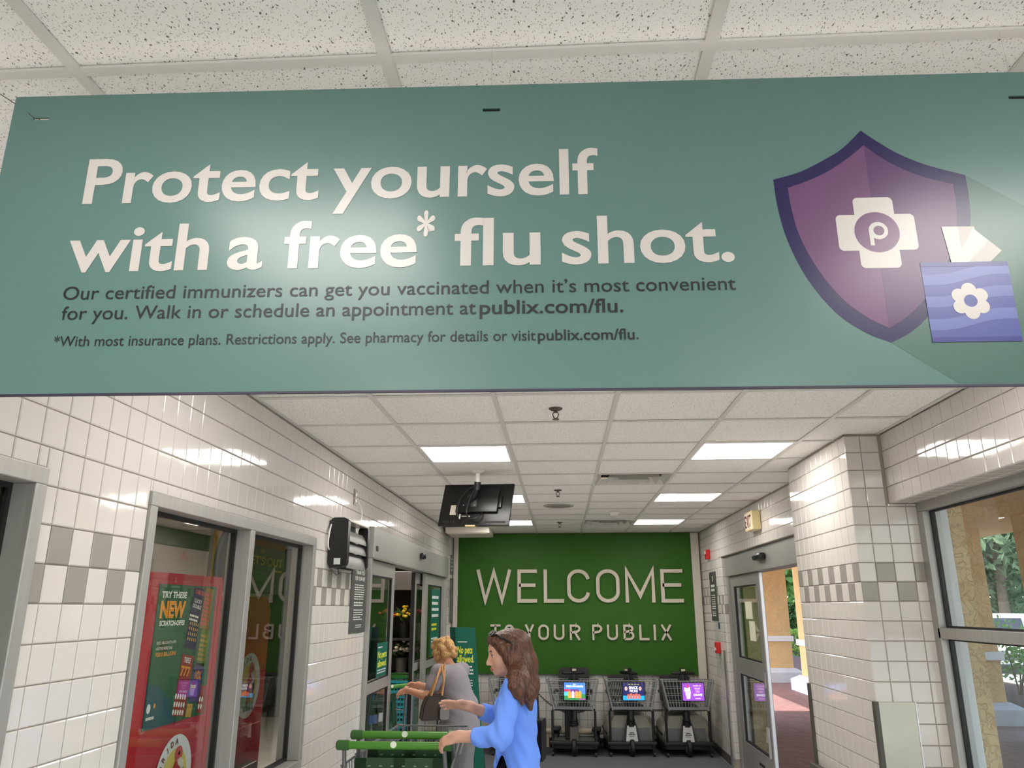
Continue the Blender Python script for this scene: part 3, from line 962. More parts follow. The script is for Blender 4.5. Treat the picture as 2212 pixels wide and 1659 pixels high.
# ---- store entrance: header box, fixed side panels, leaf slid open
d1 = structure('door_1', (XL, 8.1, 0))
dy0, dy1 = 6.092, 10.248
boxo('header', M_ALU, (XL - 0.12, XL + 0.045, dy0, dy1, 2.112, 2.352), d1, bev=0.006)
boxo('header_seam', M_ALU_D, (XL + 0.045, XL + 0.047, dy0, dy1, 2.106, 2.112), d1)
boxo('header_lock', M_BLACKP, (XL + 0.045, XL + 0.05, 6.16, 6.22, 2.17, 2.21), d1, bev=0.002)
for a, c in ((dy0, dy0 + 0.05), (dy1 - 0.05, dy1)):
    boxo('jamb', M_ALU, (XL - 0.12, XL + 0.03, a, c, 0, 2.112), d1, bev=0.003)
def leaf(y0, y1, x, rail=True, st=0.085):
    for a, c in ((y0, y0 + st), (y1 - st, y1)):
        boxo('stile', M_ALU, (x - 0.02, x + 0.02, a, c, 0.01, 2.105), d1, bev=0.003)
    boxo('top_rail', M_ALU, (x - 0.019, x + 0.019, y0 + st, y1 - st, 1.99, 2.105), d1, bev=0.003)
    boxo('bottom_rail', M_ALU, (x - 0.019, x + 0.019, y0 + st, y1 - st, 0.01, 0.22), d1, bev=0.003)
    zs_ = [0.22, 1.99]
    if rail:
        boxo('mid_rail', M_ALU, (x - 0.019, x + 0.019, y0 + st, y1 - st, 1.09, 1.17), d1, bev=0.003)
        zs_ = [0.22, 1.09, 1.17, 1.99]
    for p, q in zip(zs_[0::2], zs_[1::2]):
        b = B()
        g = 0.012
        for (a, c, d, e) in ((y0 + st, y0 + st + g, p, q), (y1 - st - g, y1 - st, p, q), (y0 + st + g, y1 - st - g, p, p + g), (y0 + st + g, y1 - st - g, q - g, q)):
            b.box(x - 0.012, x + 0.012, a, c, d, e)
        bmesh.ops.remove_doubles(b.bm, verts=b.bm.verts, dist=1e-5)
        b.out('gasket', M_BLACK, d1)
        boxo('pane', M_GLASS_T, (x - 0.002, x + 0.002, y0 + st + g, y1 - st - g, p + g, q - g), d1)
leaf(6.142, 7.13, XL - 0.02)
leaf(8.80, 10.198, XL - 0.02, st=0.16)
leaf(8.50, 9.60, XL - 0.085, st=0.09)
boxo('leaf_edge_seal', M_BLACK, (XL - 0.105, XL - 0.065, 8.488, 8.50, 0.02, 2.1), d1)
s1 = thing('door_sensor', 'black motion sensor on the steel header of the store entrance', 'sensor', (XL + 0.05, 8.2, 2.26))
B().box(XL + 0.044, XL + 0.085, 8.12, 8.27, 2.225, 2.285, bev=0.012).out('housing', M_BLACKP, s1, smooth=30)
B().box(XL + 0.083, XL + 0.088, 8.14, 8.25, 2.23, 2.255, bev=0.002).out('lens', mat('sensor_lens', (20, 22, 40), rough=0.1), s1)

# ---- notices on the entrance glass and the wall beside it
M_TEALSIGN = mat('sign_deep_green', (8, 92, 78), rough=0.4)
M_YEL = mat('sign_lime_text', (214, 222, 60), rough=0.5)
M_SIGNW = mat('sign_white_text', (225, 228, 224), rough=0.5)
M_SLATE = mat('sign_slate', (70, 70, 68), rough=0.5)
def lines(name, m, parent, o, u, v, w, n, pitch, h, seed=1, ragged=0.35, lift=0.0008, local=False):
    """small print too fine to read: rows of thin word bars"""
    rnd = random.Random(seed)
    o, u, v = Vector(o), Vector(u).normalized(), Vector(v).normalized()
    nn = u.cross(v)
    b = B()
    for k in range(n):
        x = 0.0
        end = w * (1 - ragged * rnd.random() * (1 if k % 4 == 3 else 0.4))
        while x < end - 0.02 * w:
            ww = min(rnd.uniform(0.06, 0.18) * w, end - x)
            q = [o + u * x - v * (k * pitch), o + u * (x + ww) - v * (k * pitch), o + u * (x + ww) - v * (k * pitch - h), o + u * x - v * (k * pitch - h)]
            b.poly([p + nn * lift for p in q])
            x += ww + 0.03 * w
    ob = b.out(name, m, parent, fixn=False, local=local)
    ob['kind'] = 'stuff'
    return ob
UY, UZ = Vector((0, 1, 0)), Vector((0, 0, 1))
npt = thing('door_notice', 'green no pets notice stuck on the entrance side pane', 'notice', (XL, 6.8, 1.175))
boxo('sheet', M_TEALSIGN, (XL - 0.016, XL - 0.0155, 6.62, 7.01, 1.185, 1.455), npt)
ox = XL - 0.0150
lines('small_print', M_SIGNW, npt, (ox, 6.65, 1.415), UY, UZ, 0.16, 1, 0.02, 0.009, 3)
text('lettering', 'No', M_YEL, npt, (ox, 6.65, 1.335), UY, UZ, width=0.115, cap=0.055, offset=0.02)
text('lettering', 'pets', M_YEL, npt, (ox, 6.79, 1.335), UY, UZ, width=0.19, cap=0.055, offset=0.02)
text('lettering', 'allowed.', M_YEL, npt, (ox, 6.65, 1.265), UY, UZ, width=0.33, cap=0.055, offset=0.02)
lines('small_print', M_SIGNW, npt, (ox, 6.65, 1.235), UY, UZ, 0.33, 2, 0.02, 0.009, 4)
wv = thing('door_poster', 'tall green poster with white lines on the far side pane', 'poster', (XL, 9.7, 1.36))
boxo('sheet', M_TEALSIGN, (XL - 0.016, XL - 0.0155, 9.30, 9.97, 1.20, 1.95), wv)
for k, s_ in enumerate(('We will', 'support', 'in the', 'parade')[:0]): pass
lines('lettering', M_SIGNW, wv, (ox, 9.36, 1.84), UY, UZ, 0.5, 4, 0.07, 0.032, 8)
lines('lettering', M_YEL, wv, (ox, 9.36, 1.53), UY, UZ, 0.4, 2, 0.05, 0.026, 9)
lines('lettering', M_SIGNW, wv, (ox, 9.36, 1.38), UY, UZ, 0.5, 4, 0.032, 0.016, 10)

sg = thing('wall_notice', 'dark slate notice with white small print beside the entrance', 'notice', (XL, 5.85, 1.56))
boxo('plate', M_SLATE, (XL, XL + 0.006, 5.62, 6.075, 1.56, 2.02), sg, bev=0.001)
ox2 = XL + 0.0062
text('lettering', 'THANK YOU', M_SIGNW, sg, (ox2, 5.73, 1.975), UY, UZ, width=0.25, cap=0.028, offset=0.012)
text('lettering', 'FOR YOUR HELP', M_SIGNW, sg, (ox2, 5.71, 1.932), UY, UZ, width=0.29, cap=0.028, offset=0.012)
lines('small_print', M_SIGNW, sg, (ox2, 5.71, 1.895), UY, UZ, 0.29, 7, 0.0165, 0.006, 11)
lines('bold_print', M_SIGNW, sg, (ox2, 5.71, 1.768), UY, UZ, 0.27, 2, 0.018, 0.009, 12)
lines('small_print', M_SIGNW, sg, (ox2, 5.71, 1.718), UY, UZ, 0.28, 5, 0.0165, 0.006, 13)
lines('small_print', M_SIGNW, sg, (ox2, 5.78, 1.612), UY, UZ, 0.18, 2, 0.014, 0.005, 14)
for nm, z0, z1, lb in (('wall_notice', 2.17, 2.43, 'small narrow dark notice high beside the green panel'), ('notice_frame', 1.545, 2.12, 'tall grey framed notice on the tiles beside the green panel')):
    g_ = thing(nm, lb, 'notice', (XL, 10.86, z0))
    boxo('plate', mat('notice_grey', (104, 112, 100), rough=0.5), (XL, XL + 0.008, 10.72, 10.97, z0, z1), g_, bev=0.001)
    if z0 > 2: lines('small_print', M_SIGNW, g_, (XL + 0.0085, 10.76, z1 - 0.06), UY, UZ, 0.16, 4, 0.05, 0.02, 15)
    else:
        b = B()
        for (a, c, d, e) in ((10.72, 10.97, z1 - 0.02, z1), (10.72, 10.97, z0, z0 + 0.02), (10.72, 10.74, z0 + .02, z1 - .02), (10.95, 10.97, z0 + .02, z1 - .02)):
            b.box(XL + 0.008, XL + 0.016, a, c, d, e)
        b.out('frame', M_SLATE, g_)
        for z_ in (1.98, 1.84, 1.7): boxo('divider', M_SLATE, (XL + 0.008, XL + 0.011, 10.74, 10.95, z_, z_ + 0.012), g_)

# ---- louvred unit beside the window, fed by a cord from the outlet above
un = thing('louvred_wall_unit', 'black and grey louvred box mounted on the tiles by the entrance', 'appliance', (XL, 5.3, 1.985))
def rr2(x0, x1, z0, z1, r, n=6):
    return arc(x1 - r, z1 - r, r, r, 0, 90, n) + arc(x0 + r, z1 - r, r, r, 90, 180, n) + arc(x0 + r, z0 + r, r, r, 180, 270, n) + arc(x1 - r, z0 + r, r, r, 270, 360, n)
prof = rr2(XL + 0.004, XL + 0.128, 1.988, 2.305, 0.036)
B().prism(prof, (0, 5.0, 0), (1, 0, 0), (0, 0, 1), (0, -1, 0), -0.055, 0.0).out('end_cap', M_BLACKP, un, smooth=40)
B().prism(rr2(XL + 0.05, XL + 0.122, 1.992, 2.295, 0.03), (0, 5.60, 0), (1, 0, 0), (0, 0, 1), (0, -1, 0), 0.0, 0.04).out('end_cap', M_BLACKP, un, smooth=40)
M_UG = mat('unit_grey', (100, 100, 97), rough=0.42)
boxo('back_plate', mat('unit_dark', (52, 54, 52), rough=0.5), (XL + 0.004, XL + 0.03, 5.055, 5.56, 1.99, 2.30), un)
boxo('top_rail', mat('unit_rail', (196, 190, 178), rough=0.35, metal=0.4), (XL + 0.03, XL + 0.115, 5.05, 5.57, 2.288, 2.302), un, bev=0.003)
for k in range(3):
    zt = 2.235 - 0.072 * k
    hgt = 0.075 if k < 2 else 0.105
    pts = [(XL + 0.078 + 0.034 * (t / 8) + 0.008 * math.sin(t / 8 * PI), zt - hgt * t / 8) for t in range(9)]
    b = B()
    L_, R_ = stroke_poly(pts, 0.004)
    b.prism(L_ + R_[::-1], (0, 5.055, 0), (1, 0, 0), (0, 0, 1), (0, 1, 0), 0.0, 0.505)
    b.out('louver', M_UG, un)
boxo('sticker', M_SIGNW, (XL + 0.045, XL + 0.088, 4.9985, 4.9995, 2.005, 2.045), un)
boxo('status_light', mat('unit_led', (190, 200, 255), rough=0.4, emit=1.5), (XL + 0.06, XL + 0.075, 5.06, 5.07, 2.225, 2.235), un)
B().tube(bez((XL + 0.01, 5.02, 2.27), (XL + 0.03, 4.92, 2.22), (XL + 0.02, 4.90, 2.12), (XL + 0.012, 4.995, 2.10)), 0.005, 6).out('cord_loop', M_WHITE, un, smooth=True)
B().tube(bez((XL + 0.01, 5.05, 1.99), (XL + 0.03, 5.12, 1.93), (XL + 0.03, 5.25, 1.93), (XL + 0.012, 5.22, 1.99)), 0.005, 6).out('cord_loop', M_UG, un, smooth=True)
ol = thing('power_outlet', 'small power outlet high on the tiled wall above the louvred box', 'outlet', (XL, 5.6, 2.47))
boxo('cover_plate', mat('outlet_plate', (120, 112, 100), rough=0.35, metal=0.5), (XL, XL + 0.006, 5.56, 5.64, 2.46, 2.575), ol, bev=0.002)
for z_ in (2.49, 2.535): boxo('socket', M_WHITE, (XL + 0.006, XL + 0.012, 5.58, 5.62, z_ - 0.013, z_ + 0.015), ol, bev=0.004)
B().tube(bez((XL + 0.014, 5.62, 2.49), (XL + 0.02, 5.78, 2.46), (XL + 0.03, 5.80, 2.36), (XL + 0.05, 5.45, 2.308), 16), 0.005, 6).out('power_cord', M_WHITE, un, smooth=True)

# ------------------------------------------------------------------ the store behind the left wall
M_SW = mat('store_wall_white', (214, 206, 196), rough=0.6)
SX = -5.0
w_ = B().box(SX - 0.1, SX, YB, 13.6, 0, 2.5).out('wall_store_side', M_SW); w_['kind'] = 'structure'
w_ = B().box(SX - 0.1, SX + 0.01, YB, 13.6, 2.5, 2.72).out('trim_1', mat('store_green', (40, 92, 34), rough=0.5)); w_['kind'] = 'structure'
w_ = B().box(SX, XL - 0.15, 13.5, 13.6, 0, 2.72).out('wall_store_far', mat('store_dark', (56, 52, 50), rough=0.7)); w_['kind'] = 'structure'
w_ = B().box(SX, XL - 0.14, YB - 0.1, YB, 0, 2.72).out('wall_store_back', M_SW); w_['kind'] = 'structure'
w_ = B().box(XL - 0.14, XL - 0.1, YF + 0.1, 13.6, 0, 2.72).out('wall_store_end', mat('store_dark', (56, 52, 50))); w_['kind'] = 'structure'
sc = B().box(SX - 0.1, XL - 0.14, YB, 13.6, 2.72, 2.9).out('ceiling_store', mat('store_ceiling', (190, 184, 174), rough=0.9)); sc['kind'] = 'structure'
for k in range(8):
    boxo('ceiling_tee', M_ALU_D, (SX, XL - 0.15, 1.0 + 1.5 * k, 1.03 + 1.5 * k, 2.713, 2.72), sc)
for k in range(3):
    boxo('ceiling_tee', M_ALU_D, (SX + 0.9 + 1.0 * k, SX + 0.93 + 1.0 * k, YB, 13.4, 2.712, 2.719), sc)
STL = ('added store light strip brightening the lottery kiosks', 'added store light strip brightening the baskets inside the entrance', 'added store light strip brightening the flower rack')
for k, (x, y) in enumerate(((-3.0, 3.3), (-2.35, 8.3), (-2.5, 10.5))):  # unseen strips added to brighten the kiosks, baskets and flowers
    t = thing('added_store_light', STL[k], 'light', (x, y, 2.71))
    boxo('frame', M_WHITE, (x - 0.2, x + 0.2, y - 0.62, y + 0.62, 2.700, 2.712), t)
    boxo('diffuser', mat('added_diffuser', (255, 240, 218), emit=9.0), (x - 0.17, x + 0.17, y - 0.58, y + 0.58, 2.694, 2.6995), t)
d5 = structure('door_5', (SX, 9.6, 0))
boxo('panel', mat('store_door', (190, 184, 178), rough=0.5), (SX, SX + 0.03, 8.9, 10.0, 0, 2.15), d5, bev=0.004)
boxo('handle', M_ALU, (SX + 0.03, SX + 0.08, 9.85, 9.93, 1.0, 1.05), d5, bev=0.006)

# ---- red lottery kiosks behind the glass
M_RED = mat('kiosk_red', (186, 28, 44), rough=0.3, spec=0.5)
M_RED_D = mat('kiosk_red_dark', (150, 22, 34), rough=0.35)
def printq(name, m, parent, x, pts, lift=0.0):
    b = B()
    b.poly([(x + lift, p[0], p[1]) for p in pts])
    return b.out(name, m, parent, fixn=False)
def rotq(cy, cz, w, h, deg):
    a = math.radians(deg); ca, sa = math.cos(a), math.sin(a)
    return [(cy + ca * x - sa * y, cz + sa * x + ca * y) for x, y in ((-w / 2, -h / 2), (w / 2, -h / 2), (w / 2, h / 2), (-w / 2, h / 2))]
def pm(n, c): return mat('print_' + n, c, rough=0.4)
def emblem(parent, x, cy, cz, r):
    """round bird emblem with lettering round its left side"""
    b = B(); b.poly([(x, p[0], p[1]) for p in arc(cy, cz, r, r, 0, 360, 40)[:-1]]); b.out('emblem_disc', pm('white', (228, 228, 230)), parent, fixn=False)
    b = B(); b.poly([(x + .0006, p[0], p[1]) for p in arc(cy + .02 * r, cz - .06 * r, r * .70, r * .72, 0, 360, 40)[:-1]]); b.out('emblem_sun', pm('sun', (226, 206, 110)), parent, fixn=False)
    b = B(); b.poly([(x + .0012, p[0], p[1]) for p in arc(cy + .02 * r, cz - .06 * r, r * .70, r * .72, 200, 340, 20)]); b.out('emblem_sea', pm('sea', (150, 186, 150)), parent, fixn=False)
    def blob(n, c, pts, k):
        b = B(); b.poly([(x + .0012 + k * .0005, cy + p[0] * r, cz + p[1] * r) for p in pts]); b.out(n, pm(n, c), parent, fixn=False)
    neck = [(-.02, -.75), (.10, -.72), (.12, -.45), (.06, -.2), (.10, .05), (.30, .12), (.34, .30), (.22, .38), (.0, .34), (-.10, .18), (-.12, -.1), (-.06, -.4)]
    blob('flamingo_body', (186, 48, 52), neck, 1)
    blob('flamingo_head', (206, 92, 96), arc(.16, .50, .22, .20, 0, 360, 20)[:-1], 2)
    blob('flamingo_beak', (224, 214, 206), [(.12, .36), (.30, .40), (.46, .30), (.50, .12), (.38, .00), (.34, .14), (.16, .24)], 3)
    blob('beak_tip', (26, 22, 24), [(.50, .14), (.52, -.1), (.44, -.30), (.36, -.26), (.36, .0), (.42, .06)], 4)
    blob('flamingo_wing', (226, 170, 60), [(.14, -.02), (.28, .02), (.36, -.2), (.38, -.5), (.24, -.56), (.14, -.3)], 5)
    blob('flamingo_eye', (40, 14, 18), arc(.18, .52, .045, .05, 0, 360, 12)[:-1], 6)
    for s_, k in enumerate((-.25, -.05, .18, .42)):
        blob('palm_leaf', (70, 132, 104), [(k - .06, -.78), (k + .06, -.78), (k + .12 - .1 * s_ * .3, -.5)], 7 + s_)
    word = 'FLORIDA'
    for k, ch in enumerate(word):
        a = math.radians(196 - k * 17.5)
        c_, s_ = math.cos(a), math.sin(a)
        tang = Vector((0, s_, -c_)); rad = Vector((0, c_, s_))
        text('lettering', ch, pm('bronze', (120, 66, 50)), parent, Vector((x, cy, cz)) + rad * r * .76, tang, rad, cap=r * .15, offset=0.03, align='C', lift=0.003)

k1 = thing('lottery_kiosk', 'red scratch ticket machine with green poster just behind the window', 'kiosk', (-2.1, 3.75, 0))
KX = -1.80
side = [(3.40, 0.0), (3.40, 1.0), (3.405, 1.55), (3.42, 1.80), (3.47, 1.893), (4.14, 1.893), (4.16, 1.86), (4.16, 0.0)]
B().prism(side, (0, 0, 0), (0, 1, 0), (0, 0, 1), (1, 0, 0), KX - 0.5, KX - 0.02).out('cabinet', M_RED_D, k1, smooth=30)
b = B()
out_ = [(3.335, 0.0), (3.335, 1.5), (3.35, 1.75), (3.40, 1.86), (3.45, 1.893), (4.13, 1.893), (4.155, 1.87), (4.155, 0.0)]
inn_ = [(3.455, 0.0), (3.455, 1.5), (3.457, 1.75), (3.46, 1.84), (3.468, 1.862), (4.105, 1.862), (4.115, 1.85), (4.115, 0.0)]
for q in range(len(out_) - 1):
    b.prism([out_[q], out_[q + 1], inn_[q + 1], inn_[q]], (0, 0, 0), (0, 1, 0), (0, 0, 1), (1, 0, 0), KX - 0.06, KX - 0.001)
b.out('bezel', M_RED, k1)
boxo('front_panel', mat('kiosk_front', (186, 52, 66), rough=0.25), (KX - 0.03, KX - 0.004, 3.455, 4.116, 0.0, 1.862), k1)
ps = boxo('poster', pm('green', (28, 92, 58)), (KX - 0.004, KX, 3.480, 4.075, 1.228, 1.842), k1)
pf = KX + 0.0006
printq('poster_base', pm('tealblue', (18, 84, 92)), k1, pf, [(3.480, 1.228), (3.78, 1.228), (3.70, 1.33), (3.58, 1.40), (3.480, 1.42)])
text('lettering', 'TRY THESE', pm('cream', (232, 230, 220)), k1, (pf, 3.508, 1.783), UY, UZ, width=0.242, cap=0.028, offset=0.04)
text('lettering', 'NEW', pm('orange', (236, 150, 36)), k1, (pf, 3.508, 1.697), UY, UZ, width=0.242, cap=0.072, offset=0.05)
text('lettering', 'SCRATCH-OFFS!', pm('cream', (232, 230, 220)), k1, (pf, 3.515, 1.660), UY, UZ, width=0.240, cap=0.022, offset=0.04)
text('lettering', 'SINCE 1988, SCRATCH-OFFS', pm('cream', (232, 230, 220)), k1, (pf, 3.512, 1.580), UY, UZ, width=0.18, cap=0.013, offset=0.01)
text('lettering', 'HAVE PAID MORE THAN', pm('cream', (232, 230, 220)), k1, (pf, 3.512, 1.556), UY, UZ, width=0.15, cap=0.013, offset=0.01)
text('lettering', '$50.0 BILLION!', pm('orange', (236, 150, 36)), k1, (pf, 3.512, 1.528), UY, UZ, width=0.19, cap=0.018, offset=0.03)
TK = [(3.858, 1.690, .118, .29, 'ink', (38, 34, 74)), (3.985, 1.735, .10, .20, 'ochre', (150, 112, 40)), (3.99, 1.545, .105, .17, 'olive', (96, 120, 42)), (3.815, 1.385, .125, .27, 'brick', (150, 40, 28)), (3.955, 1.385, .105, .18, 'violet', (74, 62, 120)), (3.905, 1.262, .06, .06, 'gold', (190, 150, 60)), (4.035, 1.30, .07, .13, 'brick', (150, 40, 28))]
for cy_, cz_, w__, h__, n_, c_ in TK:
    printq('ticket_print', pm(n_, c_), k1, pf + .0005, [(min(max(p[0], 3.482), 4.073), min(max(p[1], 1.23), 1.84)) for p in rotq(cy_, cz_, w__, h__, -8)])
rt = math.radians(-8)
tu, tv = Vector((0, math.cos(rt), math.sin(rt))), Vector((0, -math.sin(rt), math.cos(rt)))
def tk(s_, cy_, cz_, w__, cap_, n_, c_, off=.03): text('lettering', s_, pm(n_, c_), k1, (pf + .001, cy_, cz_), tu, tv, width=w__, cap=cap_, offset=off, align='C')
tk('DIAMOND', 3.885, 1.80, .10, .022, 'rose', (214, 90, 96)); tk('LUCKY', 3.875, 1.76, .08, .018, 'cream', (232, 230, 220)); tk('DOUBLE', 3.868, 1.735, .09, .018, 'cream', (232, 230, 220))
tk('TRIPLE', 3.825, 1.485, .07, .024, 'cream', (232, 230, 220)); tk('777', 3.815, 1.425, .10, .045, 'orange', (236, 150, 36)); tk('10X', 3.96, 1.40, .07, .04, 'orange', (236, 150, 36))
b = B()
for r_ in range(4):
    for c_ in range(5):
        p = Vector((pf + .001, 3.853, 1.655)) + tu * (-.042 + .021 * c_) - tv * (.024 * r_)
        b.poly([p, p + tu * .010, p + tu * .010 + tv * .014, p + tv * .014])
o_ = b.out('ticket_spots', pm('gold', (190, 150, 60)), k1, fixn=False); o_['kind'] = 'stuff'
b = B()
for r_ in range(3):
    for c_ in range(5):
        p = Vector((pf + .001, 3.80, 1.335)) + tu * (-.05 + .024 * c_) - tv * (.034 * r_)
        b.poly([p + tu * .009 * math.cos(q) + tv * .013 * math.sin(q) for q in np.linspace(0, 2 * PI, 9)[:-1]])
for r_ in range(2):
    for c_ in range(2):
        p = Vector((pf + .001, 4.03, 1.30)) + tu * (-.02 + .026 * c_) - tv * (.034 * r_)
        b.poly([p + tu * .009 * math.cos(q) + tv * .013 * math.sin(q) for q in np.linspace(0, 2 * PI, 9)[:-1]])
o_ = b.out('ticket_spots', pm('cream', (232, 230, 220)), k1, fixn=False); o_['kind'] = 'stuff'
lines('ticket_print', pm('cream', (232, 230, 220)), k1, (pf + .001, 3.80, 1.70), tu, tv, .10, 2, .018, .010, 21)
lines('ticket_print', pm('rose', (214, 90, 96)), k1, (pf + .001, 3.94, 1.80), tu, tv, .09, 8, .02, .012, 22)
lines('ticket_print', pm('gold', (190, 150, 60)), k1, (pf + .001, 3.945, 1.60), tu, tv, .085, 6, .022, .012, 23)
printq('poster_badge', pm('white', (228, 228, 230)), k1, pf + .0005, arc(3.51, 1.315, .016, .02, 0, 360, 16)[:-1])
printq('poster_badge', pm('orange', (236, 150, 36)), k1, pf + .0005, arc(3.56, 1.322, .009, .011, 0, 360, 12)[:-1])
lines('small_print', pm('cream', (232, 230, 220)), k1, (pf + .0005, 3.495, 1.268), UY, UZ, .08, 1, .02, .012, 24)
emblem(k1, KX + 0.0005, 3.815, 0.995, 0.175)

k2 = thing('lottery_kiosk', 'second red lottery machine behind the narrower window pane', 'kiosk', (-2.5, 5.6, 0))
K2 = -2.20
B().prism([(5.22, 0), (5.22, 1.70), (5.30, 1.815), (5.90, 1.815), (5.97, 1.72), (5.97, 0)], (0, 0, 0), (0, 1, 0), (0, 0, 1), (1, 0, 0), K2 - 0.5, K2).out('cabinet', mat('kiosk_red2', (196, 52, 40), rough=0.35), k2, smooth=30)
boxo('front_panel', M_RED, (K2, K2 + 0.012, 5.26, 5.93, 0.0, 0.95), k2, bev=0.004)
emblem(k2, K2 + 0.0005, 5.655, 1.215, 0.215)
boxo('ticket_tray', M_BLACKP, (K2, K2 + 0.08, 5.45, 5.75, 0.62, 0.72), k2, bev=0.01)
tp = thing('kiosk_topper', 'dark advertising board with yellow lettering above the second lottery machine', 'poster', (K2, 5.5, 1.83))
boxo('board', pm('darkolive', (44, 46, 26)), (K2 - 0.02, K2, 4.86, 6.19, 1.835, 2.235), tp)
printq('sun_print', pm('mustard', (202, 164, 40)), tp, K2 + .0006, [(4.862, 1.837), (5.42, 1.837), (5.42, 2.233), (4.862, 2.233)])
for k, (rr, n_, c_) in enumerate(((.30, 'ink', (38, 34, 40)), (.27, 'ash', (96, 92, 84)), (.24, 'ink', (38, 34, 40)), (.19, 'rust', (110, 64, 40)), (.12, 'ink', (38, 34, 40)))):
    pts = [(min(max(p[0], 4.87), 5.42), min(max(p[1], 1.838), 2.232)) for p in arc(5.20, 2.02, rr, rr * .95, 0, 360, 36)[:-1]]
    b = B(); b.poly([(K2 + .001 + .0004 * k, p[0], p[1]) for p in pts]); b.out('disc_print', pm(n_, c_), tp, fixn=False)
printq('heading_print', pm('rustred', (130, 44, 24)), tp, K2 + .0006, [(5.43, 2.17), (6.18, 2.17), (6.18, 2.23), (5.43, 2.23)])
text('lettering', 'THE', pm('mustard', (202, 164, 40)), tp, (K2 + .001, 5.70, 2.125), UY, UZ, cap=0.03, offset=0.02, align='C')
text('lettering', "ET'S OUT", pm('mustard', (202, 164, 40)), tp, (K2 + .001, 5.50, 2.04), UY, UZ, width=0.64, cap=0.062, offset=0.03)
lines('small_print', pm('mustard', (202, 164, 40)), tp, (K2 + .001, 5.98, 2.0), UY, UZ, .16, 1, .02, .014, 31)
for k, (a, c, z_, n_, c_) in enumerate(((5.50, 5.86, 1.93, 'moss', (58, 84, 62)), (5.52, 6.0, 1.90, 'sage', (78, 100, 84)), (5.48, 6.05, 1.86, 'moss', (58, 84, 62)))):
    printq('ticket_print', pm(n_, c_), tp, K2 + .001 + .0004 * k, [(a, z_ - .02), (c, z_ - .01), (c - .02, z_ + .06), (a + .03, z_ + .07)])

# ---- flower rack and baskets inside the entrance
rk = thing('flower_rack', 'dark tiered flower rack inside the store entrance', 'rack', (-2.4, 11.9, 0))
M_RACK = mat('rack_black', (26, 25, 25), rough=0.5)
for z_ in (0.25, 0.80, 1.28): boxo('shelf', M_RACK, (-3.4, -1.72, 11.55, 12.3, z_, z_ + 0.03), rk, bev=0.004)
for x_ in (-3.36, -1.78):
    for y_ in (11.6, 12.24): boxo('post', M_RACK, (x_ - 0.02, x_ + 0.02, y_, y_ + 0.04, 0, 2.0), rk)
boxo('canopy', mat('canopy_grey', (112, 110, 112), rough=0.25, metal=0.6), (-3.4, -1.72, 11.5, 12.3, 1.98, 2.25), rk, bev=0.01)
boxo('back_board', mat('rack_back', (40, 36, 34), rough=0.7), (-3.4, -1.72, 12.3, 12.33, 0.1, 2.0), rk)
boxo('price_board', pm('mustard', (202, 164, 40)), (-1.90, -1.76, 11.53, 11.545, 1.0, 1.36), rk)
boxo('lamp_arm', M_ALU_D, (-1.985, -1.955, 11.43, 11.50, 2.10, 2.13), rk)
B().lathe([(0.03, 0.0), (0.06, -0.05), (0.062, -0.10)], (-1.97, 11.42, 2.15), 18).out('lamp_housing', M_ALU_D, rk, smooth=True)
B().lathe([(0.055, -0.098), (0.05, -0.106)], (-1.97, 11.42, 2.15), 18).out('lamp_bulb', mat('spot_bulb', (255, 240, 220), emit=8.0), rk)
rnd = random.Random(5)
FC = [(214, 186, 40), (150, 30, 70), (120, 40, 110), (226, 220, 200), (206, 90, 40), (190, 40, 50)]
FN = ['yellow', 'crimson', 'purple', 'cream white', 'orange', 'red']
def bouquet(x, y, z, ci, lab, R=0.13, n=16, grp='bunches of flowers in buckets'):
    t = thing('flower_bunch', lab, 'flowers', (x, y, z), grp)
    B().lathe([(0.075, 0.0), (0.095, 0.20), (0.10, 0.205)], (x, y, z + 0.001), 16).out('bucket', mat('bucket_grey', (120, 120, 118), rough=0.35, metal=0.5) if ci % 2 else mat('bucket_black', (24, 24, 24), rough=0.4), t, smooth=40)
    b = B()
    for k in range(14):
        a = rnd.uniform(0, 2 * PI); r_ = rnd.uniform(.03, R)
        c = Vector((x + r_ * math.cos(a), y + r_ * math.sin(a), z + 0.2 + rnd.uniform(0.05, 0.22)))
        d = Vector((math.cos(a), math.sin(a), rnd.uniform(.3, 1))).normalized()
        s_ = d.orthogonal().normalized() * .022
        b.poly([c - d * .07, c + s_, c + d * .08, c - s_])
    o_ = b.out('leaves', mat('flower_leaf', (52, 84, 38), rough=0.6), t); o_['kind'] = 'stuff'
    for k in range(n):
        a = rnd.uniform(0, 2 * PI); r_ = R * math.sqrt(rnd.random())
        b = B()
        b.sphere((x + r_ * math.cos(a), y + r_ * math.sin(a) , z + 0.30 + rnd.uniform(0, .16) * (1 - r_ / R * .5)), (.03, .03, .022), 8, 5)
        b.out('bloom', mat('petal_' + FN[ci].replace(' ', '_'), FC[ci], rough=0.6, noise=(80, .3)), t, smooth=60)
pos = [(-2.30, 11.75, 1.31, 0, 'yellow flower bunch on the top shelf by the door frame'), (-2.05, 11.78, 1.31, 1, 'crimson flower bunch in the middle of the top shelf'), (-1.86, 11.75, 1.31, 4, 'orange flower bunch at the near end of the top shelf'), (-2.56, 11.8, 1.31, 4, 'orange flower bunch deeper on the top shelf'),
       (-2.32, 11.72, 0.83, 3, 'cream white flower bunch on the middle shelf'), (-2.08, 11.74, 0.83, 2, 'purple flower bunch on the middle shelf beside the cream ones'), (-1.86, 11.72, 0.83, 5, 'red flower bunch at the near end of the middle shelf'),
       (-2.30, 11.35, 0.42, 1, 'crimson flower bunch standing low above the green stand'), (-2.06, 11.35, 0.42, 2, 'purple flower bunch standing low above the green stand')]
for p in pos: bouquet(*p)
